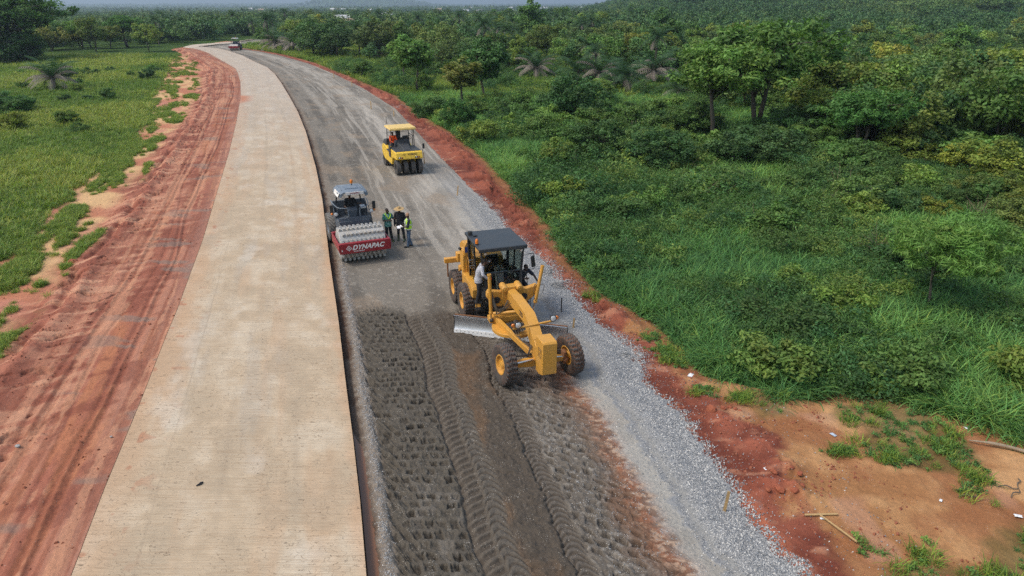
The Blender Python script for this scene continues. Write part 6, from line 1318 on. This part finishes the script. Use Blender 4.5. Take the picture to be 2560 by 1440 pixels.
for k_ in range(2):
    r2 = np.random.RandomState(190+k_); c = r2.normal(size=(5, 3))*np.array([.18, .18, .05])+np.array([0, 0, .14]); V, F, C = leaves(r2, c, .13+.05*r2.rand(5), 22, .075, .6, 0, 1.3, .4); WD.append(hid(mesh_only(V, F, C, 'weed_clump', M_leafA)))
scatter('clearing_weeds', np.stack([x, y, zz-.02], 1), rs.rand(len(x))*6.28, .30+.45*rs.rand(len(x)), pr, rs.rand(len(x))*.4-.45, WD, 'low weeds and grass tufts on the sandy clearing')
# ---- far woodland to the horizon
FW = []
for k_ in range(5):
    r2 = np.random.RandomState(120+k_); c = crown_pts(r2, 22, ('flat', 'round', 'tall', 'flat', 'round')[k_], .15, 1.0, (.55, .5, .34, .62, .5)[k_]); V, F, C = leaves(r2, c, .17+.08*r2.rand(22), 46, .072, .75, 0, 1.2, .5); FW.append(hid(mesh_only(V, F, C, 'far_crown', M_leafF)))
PF = hid(PALM['tall'][0])
rs = np.random.RandomState(9); xs, yy, S = [], [], []
TK = np.array(TAKEN)
def free_np(x, y):
    o = np.ones(len(x), bool); i = np.hypot(x, y) < 300
    for a, b_, c in TK: o &= ~(i & ((x-a)**2+(y-b_)**2 < (c*.9+1)**2))
    return o
for (r0, r1, sp, s0) in ((92, 215, 4.9, 4.4), (215, 700, 6.2, 6.8), (700, 1600, 12, 9), (1600, 3600, 26, 14), (3600, 8500, 62, 22)):
    n = int(.5*1.36*(r1*r1-r0*r0)/(sp*sp)); rr_ = np.sqrt(r0*r0+(r1*r1-r0*r0)*rs.rand(n)); th_ = (rs.rand(n)*2-1)*R(39.5); xs.append(rr_*np.sin(th_)); yy.append(rr_*np.cos(th_)); S.append(s0*(.65+.6*rs.rand(n)))
x = np.concatenate(xs); y = np.concatenate(yy); S = np.concatenate(S)
k = ~((y < 275) & (x > BL(np.clip(y, 8, 238))-12) & (x < -40)) & ~((y < 225) & (x < SR(np.clip(y, 8, 240)))) & ~((x < -30) & (y < 200)); dn = fbm(x*.012, y*.012, 4, 701); rk = np.hypot(x, y)
k &= (dn > -.45) | (rk > 1500); k &= free_np(x, y) & ~((x > SR(np.clip(y, 8, 240))) & (x < BRt(np.clip(y, 8, 240))+5) & (y < 262)); pu, pv = pix(x, y); k &= (rk > 215) | (dn > -.22) & ((pv < 168) | (pu > 1950) & (pv < 300)) & ~((pu > 1950) & (pv > 190) & (rs.rand(len(x)) < .4)); k &= ~((rk > 1500) & (rk < 2300) & (np.abs(x/y+.33) < .07) & (rs.rand(len(x)) < .8))
x, y, S = x[k], y[k], S[k]; print('far trees', len(x))
scatter('far_woodland', np.stack([x, y, tz(x, y)-.3], 1), rs.rand(len(x))*6.28, S, rs.randint(0, 5, len(x)), np.clip(fbm(x*.01, y*.01, 3, 703)*1.2+.15*rs.randn(len(x)), -.5, .6), FW, 'woodland stretching over the plain and hill to the horizon')
# ---- crushed stone
ST = []
for k_ in range(4):
    r2 = random.Random(k_); mb = MB(); pts = [Vector((r2.gauss(0, 1), r2.gauss(0, 1), r2.gauss(0, .7))).normalized()*r2.uniform(.7, 1.1) for _ in range(11)]
    bm = bmesh.new(); [bm.verts.new(p) for p in pts]; bmesh.ops.convex_hull(bm, input=bm.verts); me = bpy.data.meshes.new('stone'); bm.to_mesh(me); bm.free()
    ST.append(hid(me))
m, t, b = newmat('crushed_stone'); oi = N(t, 'ShaderNodeObjectInfo'); L(t, Ramp(t, oi.outputs['Random'], [(0, lin(100, 104, 109)), (.5, lin(146, 148, 150)), (.85, lin(178, 178, 176)), (1, lin(205, 203, 198))]), b.inputs['Base Color']); b.inputs['Roughness'].default_value = .85
for s_ in ST: s_.data.materials.append(m)
rs = np.random.RandomState(21); n = 150000; Y = 8.5+rs.rand(n)**1.25*34; uu = 7.0+rs.rand(n)*2.75
dn = ss(7.5, 8.3, uu)*(1-.75*np.exp(-((uu-8.0)/.10)**2))*ss(9.75, 9.15, uu+.25*fbm(Y*1.3, Y*0, 3, 3)); dn = np.maximum(dn*(1-.5*np.exp(-((uu-7.75)/.2)**2)), .03)*np.clip(12/Y, .15, 1)
k = rs.rand(n) < dn; Y, uu = Y[k], uu[k]; X = SR(Y)+uu/9.25*(ER(Y)-SR(Y)); _, hh, _ = base_fn(X, Y); hh = np.where(uu > 9.25, right_fn(X, Y)[0]+.01, hh)
# crumbs on the ridge beside the slab and over the worked zone
n2 = 26000; Y2 = 8.5+rs.rand(n2)*22; u2 = np.where(rs.rand(n2) < .45, .5+rs.randn(n2)*.09, 5.2+rs.rand(n2)*2.2); X2 = SR(Y2)+u2/9.25*(ER(Y2)-SR(Y2)); _, h2, _ = base_fn(X2, Y2); cl = fbm(u2*5.5, Y2*5.7, 4, 75); k2 = (u2 < 1) & (rs.rand(n2) < .45) | (cl > .12); X2, Y2, h2 = X2[k2], Y2[k2], h2[k2]
n3 = 2600; Y3 = 8.5+rs.rand(n3)*26; X3 = ER(Y3)+rs.rand(n3)**2*3.4
for (u_, v_, s_, n_) in ((1575, 885, .34, 1500), (1540, 850, .30, 1200), (1400, 712, .42, 1300), (1370, 680, .35, 900), (1450, 790, .26, 800), (1000, 268, .5, 500)):
    a_, b_ = unproj(u_, v_, .05); X3 = np.concatenate([X3, a_+rs.randn(n_)*s_]); Y3 = np.concatenate([Y3, b_+rs.randn(n_)*s_*.8])
n3 = len(X3); h3 = right_fn(X3, Y3)[0]+.01
PX = np.concatenate([X, X2, X3]); PY = np.concatenate([Y, Y2, Y3]); PZ = np.concatenate([hh, h2, h3]); SC = np.concatenate([.012+.016*rs.rand(len(X))**2+.006*(np.abs(uu-9.2) < .4), .007+.012*rs.rand(len(X2))**2, .010+.016*rs.rand(len(X3))**2])

mc_ = paint('soil_clod', (.26, .085, .045), .95, .4, (.36, .15, .09), 0, 6); CL = []
for s_ in ST: me = s_.data.copy(); me.materials.clear(); me.materials.append(mc_); me.name = 'soil_clod'; CL.append(hid(me))
n4 = 9000; ii = rs.randint(0, LEFT[1].size, 60000); fx_, fy_, fz_, fd_ = LEFT[1].ravel()[ii], LEFT[2].ravel()[ii], LEFT[3].ravel()[ii], LEFT[0].ravel()[ii]; pk = rs.rand(len(ii)) < np.clip(.02+.5*np.exp(-((fd_-4.7)/.7)**2)+.25*ss(.1, .4, fbm(fd_*1.5, fy_*1.5, 3, 801)), 0, 1)*np.clip(18/fy_, .05, 1)*.5; fx_, fy_, fz_ = fx_[pk], fy_[pk], fz_[pk]
n5 = 9000; Y5 = 8.5+rs.rand(n5)*36; X5 = ER(Y5)+.1+rs.rand(n5)*np.where(Y5 < 19, 4.2, BRt(np.maximum(Y5, 19))-ER(Y5)); p5 = fbm(X5*1.4, Y5*1.4, 3, 803) > .02; X5, Y5 = X5[p5], Y5[p5]; h5 = right_fn(X5, Y5)[0]
CX, CY, CZ = np.concatenate([fx_, X5]), np.concatenate([fy_, Y5]), np.concatenate([fz_, h5+.005]); scatter('soil_clods', np.stack([CX, CY, CZ], 1), rs.rand(len(CX))*6.28, .010+.045*rs.rand(len(CX))**4+.008*rs.rand(len(CX)), rs.randint(0, 4, len(CX)), 0*CX, CL, 'loose red soil crumbs on the bare earth beside the road', tilt=rs.rand(len(CX))*6)
scatter('crushed_stone', np.stack([PX, PY, PZ], 1), rs.rand(len(PX))*6.28, SC, rs.randint(0, 4, len(PX)), 0*PX, ST, 'loose grey crushed stone heaped along the road edge', tilt=rs.rand(len(PX))*6)
# ================================================================== SMALL THINGS, FAR TOWN, HAZE
M_wood = paint('raw_wood', (.44, .29, .13), .8, .25, (.3, .2, .1), 0, 6); M_pin = paint('rusty_pin', (.03, .025, .022), .7, .3, (.12, .06, .03)); M_bag = paint('white_plastic', (.78, .8, .82), .35, .2, (.6, .5, .4))
def stake(u, v, h, label, mat=None, r_=.022, lean=(0, 0), w=1.0):
    x, y = unproj(u, v, .03); mb = MB()
    if mat is None: mb.hexa([(-.035, -.014, -.1), (.035, -.014, -.1), (.035, .014, -.1), (-.035, .014, -.1)], [(-.033, -.012, h), (.033, -.012, h-.02), (.033, .012, h-.02), (-.033, .012, h)])
    else: mb.tube((0, 0, -.1), (0, 0, h), r_, n=8); mb.tube((0, 0, 0), (0, 0, .02), r_*3, n=8)
    o = mb.build('survey_stake' if mat is None else 'steel_pin', mat or M_wood, None, smooth=False); o.location = (x, y, .02); o.rotation_euler = (lean[0], lean[1], R(-15)); o.scale = (w, w, 1); return tag(o, label, 'stake' if mat is None else 'steel pin')
stake(1811, 1277, .62, 'wooden survey stake in the gravel beside the sandy clearing', lean=(.03, .06)); stake(1433, 823, .48, 'wooden survey stake in the gravel right of the grader blade', lean=(0, .05)); stake(1403, 786, .72, 'black steel pin standing in the gravel beside the grader', M_pin)
stake(1143, 488, .66, 'leaning wooden survey stake on the verge behind the grader cab', lean=(.05, .15)); stake(1061, 408, .85, 'wooden survey stake right of the yellow rubber tyred roller', lean=(0, -.03)); stake(1055, 408, .8, 'thin steel pin beside the stake at the yellow roller', M_pin)
stake(966, 308, .7, 'steel pin on the verge above the yellow roller', M_pin, .03); stake(985, 290, .6, 'short stake on the verge above the yellow roller', None, w=1.4); stake(928, 272, .9, 'stake at the road edge near the slim roadside tree', None, w=1.5)
for i_, (u, v) in enumerate(((880, 215), (835, 195), (800, 172))): tag(stake(u, v, .8, 'small survey stake far along the right road edge', None, w=1.6), group='survey stakes far along the right road edge')
def plank(u0, v0, u1, v1, z, w_, label):
    a = unproj(u0, v0, z); b_ = unproj(u1, v1, z); d = math.dist(a, b_); mb = MB(); mb.box((0, 0, 0), (d, w_, .025)); o = mb.build('wooden_batten', M_wood, None, .003, smooth=False); o.location = ((a[0]+b_[0])/2, (a[1]+b_[1])/2, z); o.rotation_euler = (.1, .0, math.atan2(b_[1]-a[1], b_[0]-a[0])); return tag(o, label, 'batten')
plank(2012, 1287, 2094, 1285, .085, .05, 'straight wooden batten lying level on the sandy clearing'); plank(2050, 1287, 2143, 1355, .115, .04, 'wooden batten lying diagonally and touching the level batten')
def lump(name, u, v, r_, mat, label, cat, z=.05, seed=1, flat=.7):
    rs = np.random.RandomState(seed); x, y = unproj(u, v, z); bm = bmesh.new(); bmesh.ops.create_icosphere(bm, subdivisions=3, radius=1)
    for v_ in bm.verts:
        p = v_.co; k = 1+.30*float(fbm(np.array([p.x*1.3+seed]), np.array([p.y*1.3+p.z*1.7]), 3, seed)[0])+.10*float(vnoise(np.array([p.x*4+p.z*3]), np.array([p.y*4]), seed)[0]); v_.co = Vector((p.x*k, p.y*k*.8, p.z*k*flat))*r_
    me = bpy.data.meshes.new(name); bm.to_mesh(me); bm.free(); me.materials.append(mat); o = bpy.data.objects.new(name, me); COL.objects.link(o); o.location = (x, y, z+r_*flat*.4); o.rotation_euler = (0, 0, seed); return tag(o, label, cat)
M_clod = paint('red_clod', (.27, .075, .035), .95, .4, (.38, .14, .08), 0, 6); M_rock = paint('grey_rock', (.34, .35, .35), .9, .4, (.4, .3, .22), 0, 6)
lump('boulder', 183, 660, .24, M_clod, 'round red boulder on the grass edge left of the shoulder', 'boulder', -.1, 3, .8)
lump('clod', 1778, 1028, .17, M_clod, 'largest red clod on the verge below the tall grass', 'clod', .05, 5, .8)
for i_, (u, v, r_) in enumerate(((1808, 1022, .10), (1824, 1020, .08), (1838, 1024, .07), (1850, 1028, .06))): tag(lump('clod', u, v, r_, M_clod, 'small red clod beside the largest clod on the verge', 'clod', .04, 8+i_, .7), group='small clods beside the largest clod')
for i_, (u, v, r_) in enumerate(((1935, 1180, .10), (1975, 1170, .11), (2000, 1185, .08), (1950, 1225, .12), (1985, 1228, .13), (2005, 1215, .09), (1920, 1225, .08), (1965, 1205, .07))): tag(lump('clod', u, v, r_, M_clod, 'red earth clod in the heap at the edge of the sandy clearing', 'clod', .14, 18+i_, .6), group='clods in the red heap')
lump('stone', 44, 1116, .07, M_rock, 'grey stone lying on the red shoulder at lower left', 'stone', .2, 31, .5)
lump('stone', 278, 1092, .035, M_rock, 'small pale stone beside the left slab edge', 'stone', .2, 32, .6)
M_termite = paint('brown_mound', (.10, .065, .045), .95, .4, (.16, .11, .08), 0, 5)
for i_, (u, v, r_, lb) in enumerate(((195, 355, .8, 'brown earth mound at the lower edge of the left meadow'), (375, 222, .7, 'brown earth mound in the meadow nearest the sandy strip'), (318, 243, .5, 'small brown earth mound in the middle of the meadow'), (498, 225, .5, 'dark dirt heap on the bare strip left of the shoulder'))): lump('earth_mound', u, v, r_, M_termite, lb, 'mound', -.3, 41+i_, .35)
# black scrap on the slab
x, y = unproj(499, 1211, SLAB_Z+.01); mb = MB(); mb.pipe([(-.06, -.06, .012), (-.02, -.035, .02), (.02, 0, .03), (.03, .045, .02), (.06, .08, .012)], [.016, .024, .03, .022, .010], 8, 3); o = mb.build('black_glove', M_black, None); o.location = (x, y, SLAB_Z+.005); tag(o, 'crumpled black glove lying on the concrete slab', 'glove')
def rag(u, v, s, label, z=.06, seed=0, mat=None):
    rs = np.random.RandomState(seed); g_ = np.linspace(-1, 1, 9); X, Y = np.meshgrid(g_, g_); r_ = np.hypot(X, Y)*(1+.25*rs.randn()); H = .25*np.abs(fbm(X*1.5+seed, Y*1.5, 3, seed))*(1.4-r_)+.05; Xo = X*(1+.2*rs.randn(9, 9)*.5); i = np.arange(81).reshape(9, 9); F = np.stack([i[:-1, :-1], i[:-1, 1:], i[1:, 1:], i[1:, :-1]], -1).reshape(-1, 4)
    o = np_mesh('litter', np.stack([Xo*s, Y*s*.6, np.maximum(H, 0)*s*1.6], -1).reshape(-1, 3), F, mat or M_bag); x, y = unproj(u, v, z); o.location = (x, y, z); o.rotation_euler = (0, 0, seed); return tag(o, label, 'litter')
rag(1727, 938, .12, 'crumpled white plastic bag on the verge beside the tall grass', .04, 1); rag(2083, 1087, .09, 'pale blue grey plastic scrap on the sandy clearing', .04, 2, paint('blue_scrap', (.42, .5, .6), .4, .2)); rag(2057, 1296, .06, 'clear plastic scrap where the two battens touch', .05, 3); rag(2352, 1251, .05, 'small white scrap on the far right of the sandy clearing', .05, 4); rag(1913, 1172, .05, 'small white scrap beside the red earth heap', .1, 5); rag(2546, 1290, .08, 'white paper scrap at the right edge of the sandy clearing', .05, 6); rag(2415, 1070, .06, 'small white scrap at the edge of the weeds', .05, 8)
M_log = paint('pale_log', (.30, .24, .17), .95, .3, (.2, .15, .1), 0, 6); x, y = unproj(2510, 1118, .1); mb = MB(); mb.pipe([(-.75, .32, .0), (-.3, .12, .05), (.2, -.08, .03), (.6, -.38, .02)], [.025, .045, .045, .03], 8, 3); o = mb.build('log', M_log, None); o.location = (x, y, .1); tag(o, 'pale fallen log at the grass edge on the far right', 'log')
for i_, (u, v, a_) in enumerate(((2540, 1235, .5), (2520, 1220, -.3), (2420, 1242, -.1), (2548, 1210, .9))):
    x, y = unproj(u, v, .06); mb = MB(); mb.pipe([(-.22, 0, 0), (-.05, .04, .05), (.12, -.02, .03), (.24, .05, .02)], [.012, .016, .012, .006], 6, 3); o = mb.build('branch', M_bark, None); o.location = (x, y, .05); o.rotation_euler = (0, 0, a_); tag(o, 'dark fallen branch on the right edge of the clearing', 'branch', 'fallen branches on the clearing edge')
# ---- far houses
M_wall = paint('house_wall', (.48, .46, .43), .9, .2, (.4, .3, .2)); M_roofw = paint('sheet_roof', (.50, .52, .54), .6, .3, (.4, .34, .28)); M_roofb = paint('thatch_roof', (.32, .24, .17), .9, .3)
def house(x, y, L_, W_, h, label, group, roof, rz):
    z = float(terrain(np.array([x]), np.array([y]))[0]); r_ = empty('house', (x, y, z-.3), rz, label=label, cat='house', group=group); lift = h
    mb = MB(); mb.box((0, 0, h/2), (L_, W_, h)); mb.prism([(-W_/2, h), (W_/2, h), (0, h+W_*.28)], -L_/2, L_/2, 'x'); mb.build('wall', M_wall, r_, smooth=False)
    mb = MB(); o_ = .5
    for s_ in (-1, 1): mb.hexa([(-L_/2-o_, s_*(W_/2+o_), h-.2), (L_/2+o_, s_*(W_/2+o_), h-.2), (L_/2+o_, 0, h+W_*.30), (-L_/2-o_, 0, h+W_*.30)], [(-L_/2-o_, s_*(W_/2+o_), h-.05), (L_/2+o_, s_*(W_/2+o_), h-.05), (L_/2+o_, 0, h+W_*.30+.18), (-L_/2-o_, 0, h+W_*.30+.18)])
    mb.build('roof', roof, r_, smooth=False)
    mb = MB(); mb.box((0, -W_/2-.02, h*.45), (1.1, .06, h*.8)); mb.build('door', M_dkg, r_, smooth=False)
    for xx in (-L_*.3, L_*.3): mb = MB(); mb.box((xx, -W_/2-.02, h*.55), (1.2, .06, 1.1)); mb.build('window', M_dkg, r_, smooth=False)
    return r_
def at_px(u, y): return (u-1280)/FPX*(y*math.cos(PITCH)+CAM_H*math.sin(PITCH))
house(at_px(858, 330), 330, 6, 5, 5.6, 'white roofed house in the trees behind the road bend', None, M_roofw, .4); house(at_px(877, 322), 322, 6, 5, 4.2, 'brown roofed hut beside the white roofed house', None, M_roofb, -.2)
house(at_px(966, 460), 460, 7, 6, 7.0, 'larger of the two white roofed houses further back', None, M_roofw, .9); house(at_px(974, 475), 475, 5, 4, 7.2, 'smaller white roofed house behind the larger one', None, M_roofw, -.5)
rs = np.random.RandomState(4)
for k in range(64):
    u = rs.choice([rs.uniform(600, 720), rs.uniform(820, 960), rs.uniform(1080, 1200), rs.uniform(1240, 1470)], p=[.12, .25, .28, .35]); y = rs.uniform(1500, 2600); x = at_px(u, y)
    house(x, y, rs.uniform(9, 16), rs.uniform(7, 10), rs.uniform(9.5, 12.5), 'pale house of the distant town below the horizon', 'houses of the distant town', M_roofw if rs.rand() < .7 else M_roofb, rs.uniform(-.6, .6))
M_mast = paint('mast_steel', (.35, .35, .37), .5, .1)
for u, y, h, lb in ((1233, 2600, 70, 'left of the two thin radio masts on the horizon'), (1294, 3000, 66, 'right of the two thin radio masts on the horizon')):
    x = at_px(u, y); mb = MB(); 
    for a in range(3): mb.tube((1.6*math.cos(a*2.1), 1.6*math.sin(a*2.1), 0), (.5*math.cos(a*2.1), .5*math.sin(a*2.1), h), .35, .2, 5)
    for q in range(10): z = h*q/10; mb.tube((1.6-.11*q, 0, z), (-(1.6-.11*q)*.5, (1.6-.11*q)*.86, z+h/20), .15, n=4)
    o = mb.build('radio_mast', M_mast, None); o.location = (x, y, float(terrain(np.array([x]), np.array([y]))[0])); tag(o, lb, 'mast')
# ---- haze
mb = MB(); mb.box((0, 4500, 45), (22000, 17000, 250)); hz = mb.build('haze', None, None, smooth=False) if False else None
me = bpy.data.meshes.new('haze'); bb = MB(); bb.box((0, 4800, 65), (21000, 16000, 210)); me.from_pydata(bb.v, [], bb.f); hm = bpy.data.materials.new('haze'); hm.use_nodes = True; t = hm.node_tree; t.nodes.remove(t.nodes['Principled BSDF'])
pv = t.nodes.new('ShaderNodeVolumePrincipled'); pv.inputs['Color'].default_value = (.62, .78, .95, 1); pv.inputs['Density'].default_value = .00022; pv.inputs['Anisotropy'].default_value = .3
L(t, pv.outputs[0], [n for n in t.nodes if n.type == 'OUTPUT_MATERIAL'][0].inputs['Volume']); me.materials.append(hm); hz = bpy.data.objects.new('haze', me); COL.objects.link(hz); tag(hz, 'thin blue haze over the plain', kind='stuff')
